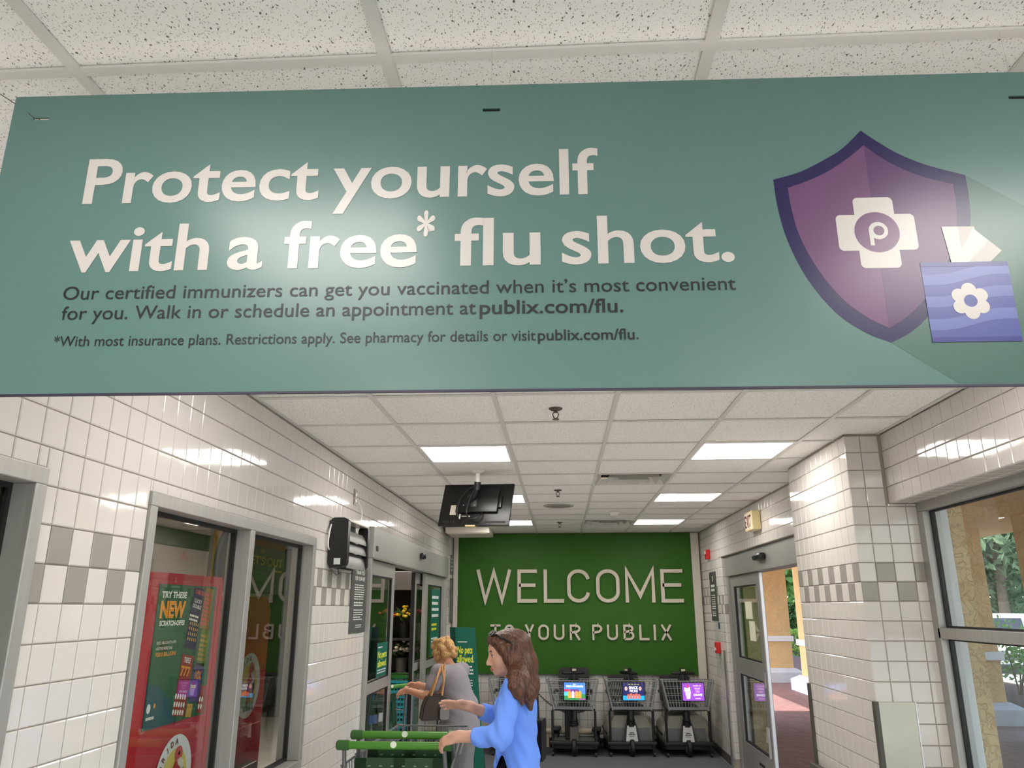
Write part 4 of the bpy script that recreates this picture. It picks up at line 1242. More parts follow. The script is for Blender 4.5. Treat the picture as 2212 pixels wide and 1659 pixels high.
st = thing('display_stand', 'low bright green display stand with flower buckets inside the entrance', 'stand', (-2.2, 11.3, 0))
boxo('body', mat('stand_green', (38, 128, 20), rough=0.5), (-2.5, -1.9, 11.05, 11.52, 0.0, 0.40), st, bev=0.01)
boxo('top', mat('stand_green', (38, 128, 20)), (-2.52, -1.88, 11.03, 11.53, 0.40, 0.42), st, bev=0.004)

# stack of hand baskets
M_BK = mat('basket_teal', (30, 156, 176), rough=0.45)
M_BKG = mat('basket_green', (30, 112, 34), rough=0.45)
def basket_mesh():
    b = B()
    w, d, h = 0.145, 0.20, 0.20
    b.box(-w, w, -d, -d + .016, h - .024, h).box(-w, w, d - .016, d, h - .024, h).box(-w, -w + .016, -d, d, h - .024, h).box(w - .016, w, -d, d, h - .024, h)
    k = .82
    for a in np.linspace(-.8, .8, 7):
        for s_ in (-1, 1):
            b.tube([(a * w, s_ * (d - .01), h - .02), (a * w * k, s_ * d * k, 0.0)], .006, 5)
            b.tube([(s_ * (w - .01), a * d, h - .02), (s_ * w * k, a * d * k, 0.0)], .006, 5)
    b.box(-w * k, w * k, -d * k, d * k, 0.0, 0.008)
    return b
bm_t = basket_mesh().mesh('basket_body', M_BK)
hb = B().tube([(-.135, -.01, .2), (-.14, -.17, .215), (.14, -.17, .215), (.135, -.01, .2)], .007, 6).mesh('basket_handle', M_BLACKP)
for k in range(16):
    lab = 'teal hand basket nested in the stack inside the entrance' if k < 15 else 'bright green hand basket topping the teal stack'
    t = thing('hand_basket', lab, 'basket', (-1.83, 9.25, 0.03 + 0.052 * k), 'teal hand baskets in the stack' if k < 15 else None)
    me = bm_t
    if k == 15:
        me = bm_t.copy(); me.materials[0] = M_BKG
    link(bpy.data.objects.new('body', me), t, local=True)
    link(bpy.data.objects.new('handle', hb), t, local=True)
stn = thing('basket_stand', 'black wheeled stand under the hand basket stack', 'stand', (-1.83, 9.25, 0))
boxo('plate', M_RACK, (-1.98, -1.68, 9.05, 9.45, 0.008, 0.028), stn, bev=0.004)
for sx in (-.12, .12):
    for sy in (-.16, .16): B().lathe([(.0, -.01), (.014, -.008), (.014, .008), (.0, .01)], (-1.83 + sx, 9.25 + sy, .014), 12, 'X').out('caster', M_BLACK, stn)
# ------------------------------------------------------------------ wide window on the right
w3 = structure('window_3', (2.1, 2.0, 0.42))
GX = 2.125
WY1 = 4.655
fr = [('frame_head', -2.5, WY1, 2.272, 2.326), ('frame_sill', -2.5, WY1, 0.42, 0.47), ('frame_rail', -2.5, WY1 - 0.05, 1.575, 1.632)]
for n, a, c, d, e in fr: B().box(GX - 0.05, GX + 0.05, a, c, d, e, bev=0.003).out(n, M_ALU, w3)
B().box(GX - 0.05, GX + 0.05, WY1 - 0.075, WY1, 0.47, 2.272, bev=0.003).out('frame_jamb', M_ALU, w3)
mull = [-2.5, -0.9, 0.9, 2.7]
for y in mull[1:]: B().box(GX - 0.05, GX + 0.05, y - 0.03, y + 0.03, 0.47, 2.272, bev=0.003).out('frame_mullion', M_ALU, w3)
ye = [-2.5, -0.93, -0.87, 0.87, 0.93, 2.67, 2.73, WY1 - 0.075]
for a, c in zip(ye[0::2], ye[1::2]):
    for z0, z1 in ((0.47, 1.575), (1.632, 2.272)):
        g = 0.018
        b = B()
        for (p, q, r, s_) in ((a, a + g, z0, z1), (c - g, c, z0, z1), (a + g, c - g, z0, z0 + .010), (a + g, c - g, z1 - .010, z1)):
            b.box(GX - 0.012, GX + 0.012, p, q, r, s_)
        bmesh.ops.remove_doubles(b.bm, verts=b.bm.verts, dist=1e-5)
        b.out('gasket', M_BLACK, w3)
        boxo('pane', M_GLASS, (GX - 0.002, GX + 0.002, a + g, c - g, z0 + .01, z1 - .01), w3)
# outer metal stop beside the glass
boxo('outer_stop', mat('outer_white_metal', (214, 214, 216), rough=0.4), (GX + 0.05, GX + 0.10, WY1 - 0.05, WY1 - 0.0, 0.42, 2.33), w3, bev=0.003)

# ------------------------------------------------------------------ exit door, recessed
d2 = structure('door_2', (2.0, 8.0, 0))
DX = 2.02
boxo('header', M_ALU_D, (XR + 0.04, DX + 0.10, 6.05, 9.70, 2.09, 2.318), d2, bev=0.005)
boxo('jamb', M_ALU_D, (DX - 0.05, DX + 0.08, 9.50, 9.60, 0, 2.09), d2, bev=0.003)
boxo('jamb', M_ALU_D, (DX - 0.05, DX + 0.08, 6.05, 6.12, 0, 2.09), d2, bev=0.003)
lx, ly0, ly1, stl = DX - 0.005, 8.16, 9.50, 0.13
for a, c in ((ly0, ly0 + stl), (ly1 - stl, ly1)): boxo('stile', M_ALU_D, (lx - 0.022, lx + 0.022, a, c, 0.01, 2.085), d2, bev=0.003)
for z0, z1 in ((1.97, 2.085), (1.03, 1.20), (0.01, 0.33)): boxo('rail', M_ALU_D, (lx - 0.021, lx + 0.021, ly0 + stl, ly1 - stl, z0, z1), d2, bev=0.003)
for z0, z1 in ((0.33, 1.03), (1.20, 1.97)):
    b = B(); g = .014
    for (p, q, r, s_) in ((ly0 + stl, ly0 + stl + g, z0, z1), (ly1 - stl - g, ly1 - stl, z0, z1), (ly0 + stl + g, ly1 - stl - g, z0, z0 + g), (ly0 + stl + g, ly1 - stl - g, z1 - g, z1)):
        b.box(lx - .013, lx + .013, p, q, r, s_)
    bmesh.ops.remove_doubles(b.bm, verts=b.bm.verts, dist=1e-5)
    b.out('gasket', M_BLACK, d2)
    boxo('pane', M_GLASS, (lx - .002, lx + .002, ly0 + stl + g, ly1 - stl - g, z0 + g, z1 - g), d2)
boxo('leading_edge', mat('edge_bright', (226, 226, 230), rough=0.3, metal=0.3), (lx - 0.014, lx + 0.014, ly0 - 0.012, ly0, 0.02, 2.08), d2, bev=0.003)
boxo('push_bar_latch', M_ALU, (lx - 0.035, lx - 0.022, ly0 + .02, ly0 + .06, 0.98, 1.12), d2, bev=0.003)
boxo('handle', M_ALU, (lx - 0.05, lx - 0.022, ly0 + .03, ly0 + .05, 0.35, 0.62), d2, bev=0.006)
boxo('vent_slot', M_BLACKP, (lx - 0.026, lx - 0.0215, 8.55, 8.75, 0.20, 0.225), d2)
pp = thing('paper_notice', 'pale paper notices taped on the exit door glass', 'notice', (lx, 8.9, 1.5))
for a, c, z0, z1 in ((8.62, 8.92, 1.62, 1.80), (8.55, 8.80, 1.40, 1.60)): boxo('sheet', mat('paper_pale', (214, 214, 190), rough=0.7), (lx - .0035, lx - .0025, a, c, z0, z1), pp)
s2 = thing('door_sensor', 'black motion sensor on the header above the exit door', 'sensor', (XR + .04, 7.9, 2.2))
B().box(XR - 0.02, XR + 0.041, 7.66, 7.98, 2.185, 2.245, bev=0.016).out('housing', M_BLACKP, s2, smooth=30)
B().box(XR - 0.024, XR - 0.019, 7.70, 7.84, 2.195, 2.225, bev=0.004).out('lens', mat('sensor_lens', (20, 22, 40), rough=0.1), s2)
# tiled side of the recess
rv = B().box(XR + 0.006, DX + 0.06, 9.606, 9.77, 0, 2.32).out('wall_recess', M_GROUT); rv['kind'] = 'structure'
rvt = [0.0, 0.10, 0.128]
tiles(rv, (XR + 0.006, 9.606 + .0, 0), (1, 0, 0), (0, 0, 1), [0.0, 0.09], grid(0.1, 2.315, RZ0, 0.107), lambda i, j: M_TILE_G if j == 15 else M_TILE, cap=40)
tiles(rv, (XR + 0.006, 9.77, 0), (0, -1, 0), (0, 0, 1), [0.0, 0.085, 0.164], grid(0.1, 2.315, RZ0, 0.107), lambda i, j: M_TILE_G if (i + j) % 2 and j in (15, 16) else M_TILE, cap=60)

# ---- things on the right wall
ex = thing('exit_sign', 'cream exit sign box with red letters above the exit door', 'sign', (XR, 7.7, 2.46))
boxo('housing', mat('exit_cream', (214, 196, 148), rough=0.45), (XR - 0.085, XR - 0.004, 7.56, 7.86, 2.455, 2.635), ex, bev=0.006)
boxo('face', mat('exit_face', (218, 206, 180), rough=0.4), (XR - 0.088, XR - 0.085, 7.575, 7.845, 2.47, 2.62), ex)
text('lettering', 'EXIT', mat('exit_red', (116, 18, 14), rough=0.6), ex, (XR - 0.0885, 7.832, 2.485), (0, -1, 0), UZ, width=0.245, cap=0.12, offset=0.012, lift=0.0015)
fa = thing('fire_alarm', 'red fire alarm strobe high on the wall next to the green panel', 'alarm', (XR, 10.3, 2.33))
M_FIRE = mat('fire_red', (190, 26, 22), rough=0.35)
boxo('housing', M_FIRE, (XR - 0.05, XR, 10.24, 10.36, 2.335, 2.455), fa, bev=0.008)
boxo('strobe_lens', mat('strobe_clear', (226, 220, 214), rough=0.15), (XR - 0.062, XR - 0.05, 10.27, 10.33, 2.40, 2.44), fa, bev=0.004)
pu = thing('fire_pull_station', 'small red fire pull box on the tiles below the dark notice', 'alarm', (XR, 10.02, 1.2))
boxo('housing', M_FIRE, (XR - 0.055, XR, 9.97, 10.07, 1.205, 1.335), pu, bev=0.006)
boxo('handle', mat('pull_white', (220, 214, 208), rough=0.4), (XR - 0.066, XR - 0.055, 9.985, 10.055, 1.24, 1.27), pu, bev=0.004)
sn = thing('wall_notice', 'dark slate notice with white lettering between fire alarm and exit door', 'notice', (XR, 10.17, 1.58))
boxo('plate', M_SLATE, (XR - 0.006, XR, 9.97, 10.385, 1.58, 2.17), sn, bev=0.001)
NY = Vector((0, -1, 0)); ox3 = XR - 0.0062
boxo('icon', M_SIGNW, (XR - 0.0068, XR - 0.0061, 10.16, 10.19, 2.05, 2.12), sn)
lines('bold_print', M_SIGNW, sn, (ox3, 10.31, 1.985), NY, UZ, 0.26, 2, 0.05, 0.028, 41)
lines('small_print', M_SIGNW, sn, (ox3, 10.31, 1.88), NY, UZ, 0.26, 5, 0.026, 0.011, 42)
lines('bold_print', M_SIGNW, sn, (ox3, 10.31, 1.745), NY, UZ, 0.24, 2, 0.026, 0.014, 43)
lines('small_print', M_SIGNW, sn, (ox3, 10.31, 1.68), NY, UZ, 0.24, 3, 0.022, 0.010, 44)
bs = boxo('access_sign', mat('access_blue', (44, 56, 96), rough=0.4), (XR - 0.006, XR, 9.93, 10.01, 1.49, 1.565), None, bev=0.002)
tag(bs, 'tiny dark blue square sign under the slate notice', 'sign')
cg = boxo('corner_guard', M_ALU_D, (XR - 0.012, XR + 0.03, 9.69, 9.785, 0.0, 1.255), None, bev=0.003)
tag(cg, 'dull metal corner guard at the edge of the exit door recess', 'corner guard')
# pillar guards and steel plate
pg = boxo('corner_guard', mat('guard_dark', (84, 80, 74), rough=0.45, metal=0.5), (PX0 - 0.012, PX0 + 0.02, PY1 - 0.045, PY1 + 0.006, 0.0, 1.235), None, bev=0.003)
tag(pg, 'dark corner guard on the far edge of the tiled pillar', 'corner guard')
pg = boxo('corner_guard', mat('guard_dark', (84, 80, 74)), (PX0 - 0.012, PX0 + 0.012, PY0 - 0.012, PY0 + 0.03, 0.0, 1.245), None, bev=0.003)
tag(pg, 'dark corner guard on the near edge of the tiled pillar', 'corner guard')
pl = thing('steel_plate', 'stainless steel plate on the front of the tiled pillar', 'plate', (1.82, PY0, 0))
boxo('sheet', M_STEEL, (PX0 + 0.012, 1.918, PY0 - 0.006, PY0, 0.0, 1.243), pl, bev=0.001)
boxo('edge_trim', mat('edge_bright', (226, 226, 230)), (1.918, 1.924, PY0 - 0.010, PY0, 0.0, 1.243), pl, bev=0.001)
br = thing('bumper_rail', 'dark bumper rail along the foot of the pillar side', 'rail', (PX0, 5.25, 0.66))
boxo('rail', mat('guard_dark', (84, 80, 74)), (PX0 - 0.05, PX0 - 0.012, PY0 + 0.03, PY1, 0.66, 0.735), br, bev=0.008)
for y in (4.9, 5.3, 5.7): boxo('bracket', M_ALU_D, (PX0 - 0.012, PX0, y, y + 0.05, 0.67, 0.725), br)
# pipe rail along the foot of the far wall
pr = thing('pipe_rail', 'cream pipe rail along the far wall behind the scooters', 'rail', (0.1, YF - 0.1, 0.19))
B().tube([(-1.40, YF - 0.10, 0.195), (1.75, YF - 0.10, 0.195)], 0.036, 14).out('pipe', mat('pipe_cream', (206, 192, 166), rough=0.35), pr, smooth=True)
for x in (-1.2, -0.2, 0.8, 1.65): B().tube([(x, YF - 0.10, 0.195), (x, YF - 0.10, 0.0)], 0.022, 10).out('post', mat('pipe_cream', (206, 192, 166)), pr, smooth=True)

# ------------------------------------------------------------------ ceiling mounted monitor, seen from behind
tv = thing('ceiling_monitor', 'black flat monitor hanging from a white ceiling pole', 'monitor', (-0.62, 5.84, ZC))
TW, TH = 0.58, 0.346
tvm = Matrix.Translation((-0.640, 5.92, 2.499)) @ Matrix.Rotation(math.radians(-14.9), 4, 'Z') @ Matrix.Rotation(math.radians(-17.4), 4, 'X') @ Matrix.Rotation(math.radians(2.0), 4, 'Y')
def tvb(name, m, b6, bev=0.003, par=None):
    return B().box(*b6, bev=bev, mtx=tvm).out(name, m, par or tv, smooth=30)
M_TVB = mat('monitor_black', (20, 19, 18), rough=0.33, spec=0.4)
tvb('shell', M_TVB, (-TW / 2, TW / 2, 0.0, 0.022, -TH / 2, TH / 2), 0.006)
tvb('screen', mat('screen_off', (8, 8, 10), rough=0.1), (-TW / 2 + .012, TW / 2 - .012, 0.022, 0.025, -TH / 2 + .012, TH / 2 - .012), 0)
tvb('back_housing', M_TVB, (-0.15, 0.19, -0.032, 0.001, -0.075, 0.125), 0.008)
tvb('back_step', M_TVB, (0.19, 0.215, -0.022, 0.001, -0.035, 0.07), 0.005)
tvb('mount_plate', mat('mount_dark', (34, 33, 32), rough=0.4, metal=0.4), (-0.10, 0.02, -0.038, -0.031, -0.035, 0.10), 0.002)
for x, z in ((-.085, -.022), (.005, -.022), (.005, .085), (-.085, .085)): tvb('bolt', M_ALU, (x - .004, x + .004, -0.041, -0.037, z - .004, z + .004), 0.001)
tvb('rating_label', mat('label_paper', (196, 186, 170), rough=0.6), (-0.205, -0.152, -0.0012, 0.0005, -0.085, -0.005), 0)
tvb('connector_bar', M_ALU, (-0.10, -0.03, -0.010, 0.001, -0.105, -0.095), 0.002)
tvb('connector', mat('plug_white', (214, 206, 196), rough=0.5), (-0.117, -0.110, -0.016, 0.001, -0.122, -0.082), 0.002)
tvb('vent_strip', mat('vent_dark', (40, 38, 36)), (0.09, 0.26, -0.0015, 0.0005, -0.150, -0.137), 0)
for k in range(5): tvb('button', mat('button_grey', (70, 68, 64), rough=0.4), (-0.245 + .02 * k, -0.238 + .02 * k, -0.002, 0.0005, -0.146, -0.136), 0.001)
tvb('tape', mat('masking_tape', (206, 186, 138), rough=0.7), (-0.06, 0.02, -0.0015, 0.027, -0.1785, -0.168), 0)
B().lathe([(0.0, 0.006), (0.05, 0.006), (0.05, -0.004), (0.022, -0.012)], (-0.62, 5.84, ZC - 0.002), 20).out('ceiling_flange', M_WHITE, tv, smooth=40)
B().tube([(-0.62, 5.84, ZC - 0.004), (-0.62, 5.84, 2.655)], 0.019, 14).out('pole', M_WHITE, tv, smooth=True)
B().tube([(-0.62, 5.84, 2.66), (-0.625, 5.845, 2.60)], 0.026, 14).out('pole_collar', M_BLACKP, tv, smooth=True)
B().tube([(-0.625, 5.845, 2.61), (-0.645, 5.86, 2.56), tvm @ Vector((-.04, -.036, .03))], [.02, .02, .03], 10).out('mount_arm', M_BLACKP, tv, smooth=True)
def tvp(x, y, z): return tvm @ Vector((x, y, z))
B().tube(bez((-0.625, 5.82, 2.63), tvp(-.09, -.06, .10), tvp(-.15, -.07, -.02), tvp(-.118, -.03, -.115), 16), .006, 7).out('cable', M_BLACKP, tv, smooth=True)
B().tube(bez((-0.620, 5.82, 2.63), tvp(-.05, -.06, .02), tvp(-.07, -.07, -.16), tvp(.02, -.06, -.14), 14) + bez(tvp(.02, -.06, -.14), tvp(.06, -.05, -.13), tvp(.075, -.04, -.10), tvp(.07, -.02, -.076), 8)[1:], .006, 7).out('cable', M_BLACKP, tv, smooth=True)
# ------------------------------------------------------------------ outdoors: covered walk, planting, car park
def paver_mat():
    m = bpy.data.materials.new('brick_pavers')
    m.use_nodes = True
    nt = m.node_tree
    b = nt.nodes['Principled BSDF']
    b.inputs['Roughness'].default_value = 0.6
    g = nt.nodes.new('ShaderNodeNewGeometry')
    mp = nt.nodes.new('ShaderNodeMapping'); mp.inputs['Rotation'].default_value = (0, 0, math.radians(45)); mp.inputs['Scale'].default_value = (4.5, 4.5, 4.5)
    br = nt.nodes.new('ShaderNodeTexBrick')
    br.inputs['Color1'].default_value = (*lin((150, 112, 108)), 1); br.inputs['Color2'].default_value = (*lin((120, 90, 92)), 1); br.inputs['Mortar'].default_value = (*lin((92, 80, 78)), 1)
    br.inputs['Scale'].default_value = 1.0; br.inputs['Mortar Size'].default_value = 0.012
    nt.links.new(g.outputs['Position'], mp.inputs['Vector']); nt.links.new(mp.outputs[0], br.inputs['Vector'])
    nt.links.new(br.outputs['Color'], b.inputs['Base Color'])
    return m
g_ = B().box(2.0, 8.6, YB - 0.12, 40, -0.08, -0.01).out('floor_walk', paver_mat()); g_['kind'] = 'structure'
M_ASPH = mat('asphalt', (150, 150, 150), rough=0.9, noise=(3, 0.1))
g_ = B().box(-60, 8.6, -60, YB - 0.12, -0.10, -0.03).out('floor_forecourt_bounce', M_CONC if False else mat('forecourt_bounce', (196, 190, 180), rough=0.8, noise=(4, .06))); g_['kind'] = 'structure'  # pale unseen ground added to bounce sunlight up to the ceiling
g_ = B().box(8.6, 140, -60, 160, -0.14, -0.06).out('floor_lot', M_ASPH); g_['kind'] = 'structure'
g_ = B().box(-60, 2.0, 13.62, 160, -0.14, -0.06).out('floor_lot_rear', M_ASPH); g_['kind'] = 'structure'
def stucco_mat(name, c, s=9.0):
    m = mat(name, c, rough=0.85, noise=(2.0, 0.06))
    nt = m.node_tree; b = nt.nodes['Principled BSDF']
    g = nt.nodes.new('ShaderNodeNewGeometry')
    v = nt.nodes.new('ShaderNodeTexNoise'); v.inputs['Scale'].default_value = s; v.inputs['Detail'].default_value = 6; v.inputs['Distortion'].default_value = 1.2
    nt.links.new(g.outputs['Position'], v.inputs['Vector'])
    mr = nt.nodes.new('ShaderNodeMapRange'); mr.interpolation_type = 'SMOOTHSTEP'
    mr.inputs['From Min'].default_value = 0.46; mr.inputs['From Max'].default_value = 0.54
    nt.links.new(v.outputs['Fac'], mr.inputs['Value'])
    bp_ = nt.nodes.new('ShaderNodeBump'); bp_.inputs['Strength'].default_value = 0.7; bp_.inputs['Distance'].default_value = 0.012
    nt.links.new(mr.outputs[0], bp_.inputs['Height']); nt.links.new(bp_.outputs[0], b.inputs['Normal'])
    return m
M_STUC = stucco_mat('stucco_tan', (214, 176, 122))
M_STUC_N = stucco_mat('stucco_tan_near', (206, 178, 136), 16.0)
M_BAND = mat('band_white', (222, 220, 216), rough=0.6)
M_CONC = mat('concrete_pale', (196, 196, 196), rough=0.8, noise=(6, 0.08))
# outer skin of the building beside the window and the porch roof
w_ = B().box(2.16, 2.335, 4.66, 5.85, -0.05, 3.3).out('wall_outer', M_STUC_N); w_['kind'] = 'structure'
w_ = B().box(2.175, 2.335, 9.7, 13.6, -0.05, 3.3).out('wall_outer_far', M_STUC_N); w_['kind'] = 'structure'
w_ = B().box(2.12, 2.335, 5.85, 9.7, 2.34, 3.3).out('wall_outer_lintel', M_STUC_N); w_['kind'] = 'structure'
w_ = B().box(2.2, 2.335, YB, 4.655, 2.34, 3.3).out('wall_outer_head', M_STUC_N); w_['kind'] = 'structure'
pc = B().box(2.0, 7.9, YB, 34, 3.3, 3.5).out('ceiling_porch', mat('porch_ceiling', (150, 128, 96), rough=0.8)); pc['kind'] = 'structure'
pb = B().box(6.4, 7.9, YB, 34, 3.0, 3.3).out('trim_2', M_STUC); pb['kind'] = 'structure'
rf_ = B().box(-9.2, 2.4, YB - 0.3, 13.9, 3.1, 3.4).out('roof', M_CONC); rf_['kind'] = 'structure'
CLAB = [('tan stucco porch column with white base, seen beyond the exit door', 5.22, 20.95, 0.46), ('nearer shaded tan porch column beside the pillar edge, through exit door', 5.80, 17.95, 0.52),
        ('tan porch column with white band in the wide window', 6.53, 13.85, 0.42), ('broad shaded tan porch column at the picture edge of the window', 7.02, 11.05, 0.55)]
for lab, x, y, h in CLAB:
    t = thing('porch_column', lab, 'column', (x, y, 0))
    B().box(x - h, x + h, y - h, y + h, 0.30, 3.3, bev=0.01).out('shaft', M_STUC, t)
    k = h + 0.05
    boxo('band', M_BAND, (x - k, x + k, y - k, y + k, 0.93, 1.06), t, bev=0.01)
    b = B()
    k2, k3 = h + 0.2, h + 0.04
    lo = [(x - k2, y - k2, -0.01), (x + k2, y - k2, -0.01), (x + k2, y + k2, -0.01), (x - k2, y + k2, -0.01)]
    mi = [(p[0], p[1], 0.22) for p in lo]
    hi = [(x - k3, y - k3, 0.31), (x + k3, y - k3, 0.31), (x + k3, y + k3, 0.31), (x - k3, y + k3, 0.31)]
    for A_, C_ in ((lo, mi), (mi, hi)):
        for q in range(4): b.poly([A_[q], A_[(q + 1) % 4], C_[(q + 1) % 4], C_[q]])
    b.poly(hi)
    bmesh.ops.remove_doubles(b.bm, verts=b.bm.verts, dist=1e-5)
    b.out('plinth', M_CONC, t)

def leaf_mat(name, c, tl=0.5):
    m = mat(name, c, rough=0.6, noise=(1.5, 0.35))
    b = m.node_tree.nodes['Principled BSDF']
    nt = m.node_tree
    tr = nt.nodes.new('ShaderNodeBsdfTranslucent'); tr.inputs['Color'].default_value = (*lin(c), 1)
    mx = nt.nodes.new('ShaderNodeMixShader'); mx.inputs[0].default_value = tl
    out = nt.nodes['Material Output']
    nt.links.new(b.outputs[0], mx.inputs[1]); nt.links.new(tr.outputs[0], mx.inputs[2]); nt.links.new(mx.outputs[0], out.inputs['Surface'])
    return m
ML = [leaf_mat('leaf_olive', (112, 136, 104)), leaf_mat('leaf_green', (104, 146, 74)), leaf_mat('leaf_bright', (150, 186, 84)), leaf_mat('leaf_dark', (70, 104, 56))]
M_BARK = mat('bark', (96, 84, 72), rough=0.9, noise=(12, 0.3))
def foliage(n, sampler, size, rnd):
    vs, fs = [], []
    for k in range(n):
        c = sampler(rnd)
        d = Vector((rnd.gauss(0, 1), rnd.gauss(0, 1), rnd.gauss(0, 1))).normalized()
        s_ = d.orthogonal().normalized()
        s_ = Matrix.Rotation(rnd.uniform(0, 6.28), 3, d) @ s_
        L = size * rnd.uniform(.6, 1.3)
        q = len(vs)
        vs += [tuple(c - d * L), tuple(c + s_ * L * .45), tuple(c + d * L), tuple(c - s_ * L * .45)]
        fs.append((q, q + 1, q + 2, q + 3))
    return vs, fs
def leaf_obj(name, vs, fs, m, parent):
    me = bpy.data.meshes.new(name); me.from_pydata(vs, [], fs); me.materials.append(m)
    o = bpy.data.objects.new(name, me); link(o, parent); o['kind'] = 'stuff'
    return o
def tree(x, y, h, r, lab, m, seed, n=5000, size=.22):
    rnd = random.Random(seed)
    t = thing('tree', lab, 'tree', (x, y, -0.06), 'trees beyond the car park')
    B().tube([(x, y, -0.06), (x + .1, y, h * .3), (x, y + .1, h * .55)], [.22, .17, .10], 10).out('trunk', M_BARK, t, smooth=True)
    blobs = []
    for k in range(9):
        a = rnd.uniform(0, 2 * PI); rr = r * rnd.uniform(.2, .7)
        c = Vector((x + rr * math.cos(a), y + rr * math.sin(a), h * rnd.uniform(.26, .85)))
        blobs.append((c, r * rnd.uniform(.4, .65)))
        B().tube([(x, y, h * .35), tuple((Vector((x, y, h * .35)) + c) / 2 + Vector((0, 0, .2))), tuple(c)], [.09, .06, .02], 6).out('branch', M_BARK, t, smooth=True)
    def smp(rn):
        c, R = rn.choice(blobs)
        d = Vector((rn.gauss(0, 1), rn.gauss(0, 1), rn.gauss(0, 1))).normalized()
        return c + d * R * rn.random() ** .4
    leaf_obj('crown', *foliage(n, smp, size, rnd), m, t)
tree(17.5, 33.0, 10.5, 4.4, 'tall olive green tree above the parked cars in the window', ML[0], 1, 22000, .20)
tree(25.5, 38.5, 9.5, 4.0, 'paler tree behind the tall olive one in the window', ML[2], 2, 12000, .24)
tree(12.5, 43.5, 10, 4.5, 'dense green tree between the porch columns beyond the exit door', ML[1], 3, 14000, .25)
tree(30.0, 50.0, 11, 5.0, 'far dark tree at the back of the car park', ML[3], 4, 12000, .30)
tree(17.5, 60.0, 13, 6, 'distant broad tree over the hedge line', ML[1], 6, 14000, .36)
def hedge(x0, x1, y0, y1, h, lab, m, seed, n=4000, size=.10):
    rnd = random.Random(seed)
    t = thing('hedge', lab, 'hedge', ((x0 + x1) / 2, (y0 + y1) / 2, -0.06))
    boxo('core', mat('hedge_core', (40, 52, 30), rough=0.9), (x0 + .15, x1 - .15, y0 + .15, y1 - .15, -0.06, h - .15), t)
    def smp(rn):
        p = [rn.uniform(x0, x1), rn.uniform(y0, y1), rn.uniform(0, h)]
        f = rn.choice((0, 0, 1, 2, 2))
        if f == 0: p[1] = y0 + rn.uniform(0, .2)
        elif f == 1: p[0] = (x0 if rn.random() < .5 else x1) + rn.uniform(-.1, .1)
        else: p[2] = h - rn.uniform(0, .2)
        return Vector(p)
    leaf_obj('leaves', *foliage(n, smp, size, rnd), m, t)
hedge(9, 20, 36.8, 37.8, 1.95, 'long clipped dark hedge behind the parked cars', ML[3], 11, 12000, .14)
hedge(8.9, 10.2, 22.0, 33, 0.9, 'low bright hedge beyond the exit door columns', ML[2], 12, 6000, .10)
def shrub(x, y, h, r, lab, m, seed, n=1500, size=.09, blades=False):
    rnd = random.Random(seed)
    t = thing('shrub', lab, 'shrub', (x, y, -0.06), 'shrubs in the planting bed')
    if blades:
        b = B()
        for k in range(130):
            a = rnd.uniform(0, 2 * PI); l = h * rnd.uniform(.6, 1.05); o_ = r * rnd.uniform(.3, 1.0)
            p0 = Vector((x, y, -.05)); p1 = Vector((x + o_ * .4 * math.cos(a), y + o_ * .4 * math.sin(a), l * .75)); p2 = Vector((x + o_ * math.cos(a), y + o_ * math.sin(a), l * rnd.uniform(.5, .95)))
            w = Vector((-math.sin(a), math.cos(a), 0)) * .014
            b.poly([p0 - w, p0 + w, p1 + w, p1 - w]); b.poly([p1 - w, p1 + w, p2])
        o_ = b.out('blades', m, t); o_['kind'] = 'stuff'
    else:
        for k in range(5):
            a = rnd.uniform(0, 2 * PI)
            B().tube([(x, y, -.05), (x + r * .5 * math.cos(a), y + r * .5 * math.sin(a), h * .7)], [.02, .008], 5).out('stem', M_BARK, t)
        def smp(rn):
            d = Vector((rn.gauss(0, 1), rn.gauss(0, 1), rn.gauss(0, 1))).normalized() * rn.random() ** .5
            return Vector((x + d.x * r, y + d.y * r, h * .55 + d.z * h * .45))
        leaf_obj('leaves', *foliage(n, smp, size, rnd), m, t)
bed = B().box(8.2, 10.6, 11.0, 21.6, -0.06, 0.02).out('planting_bed', mat('mulch', (70, 54, 44), rough=1.0, noise=(20, .4), bump=(30, 1, .02)))
tag(bed, 'dark mulch planting bed at the edge of the covered walk', 'bed')
shrub(8.75, 15.6, 0.95, 0.45, 'spiky blue green grass clump beside the window column base', leaf_mat('grass_blue', (110, 140, 110)), 21, blades=True)
shrub(9.3, 15.0, 1.25, 0.6, 'bright green leafy shrub in the lower window', ML[2], 22, 1800)
shrub(9.4, 17.6, 1.6, 0.55, 'thin twiggy shrub behind the window column', ML[1], 23, 350, .07)
shrub(8.9, 19.4, 1.3, 0.6, 'rounded green shrub between the exit door columns', ML[2], 24, 1800)

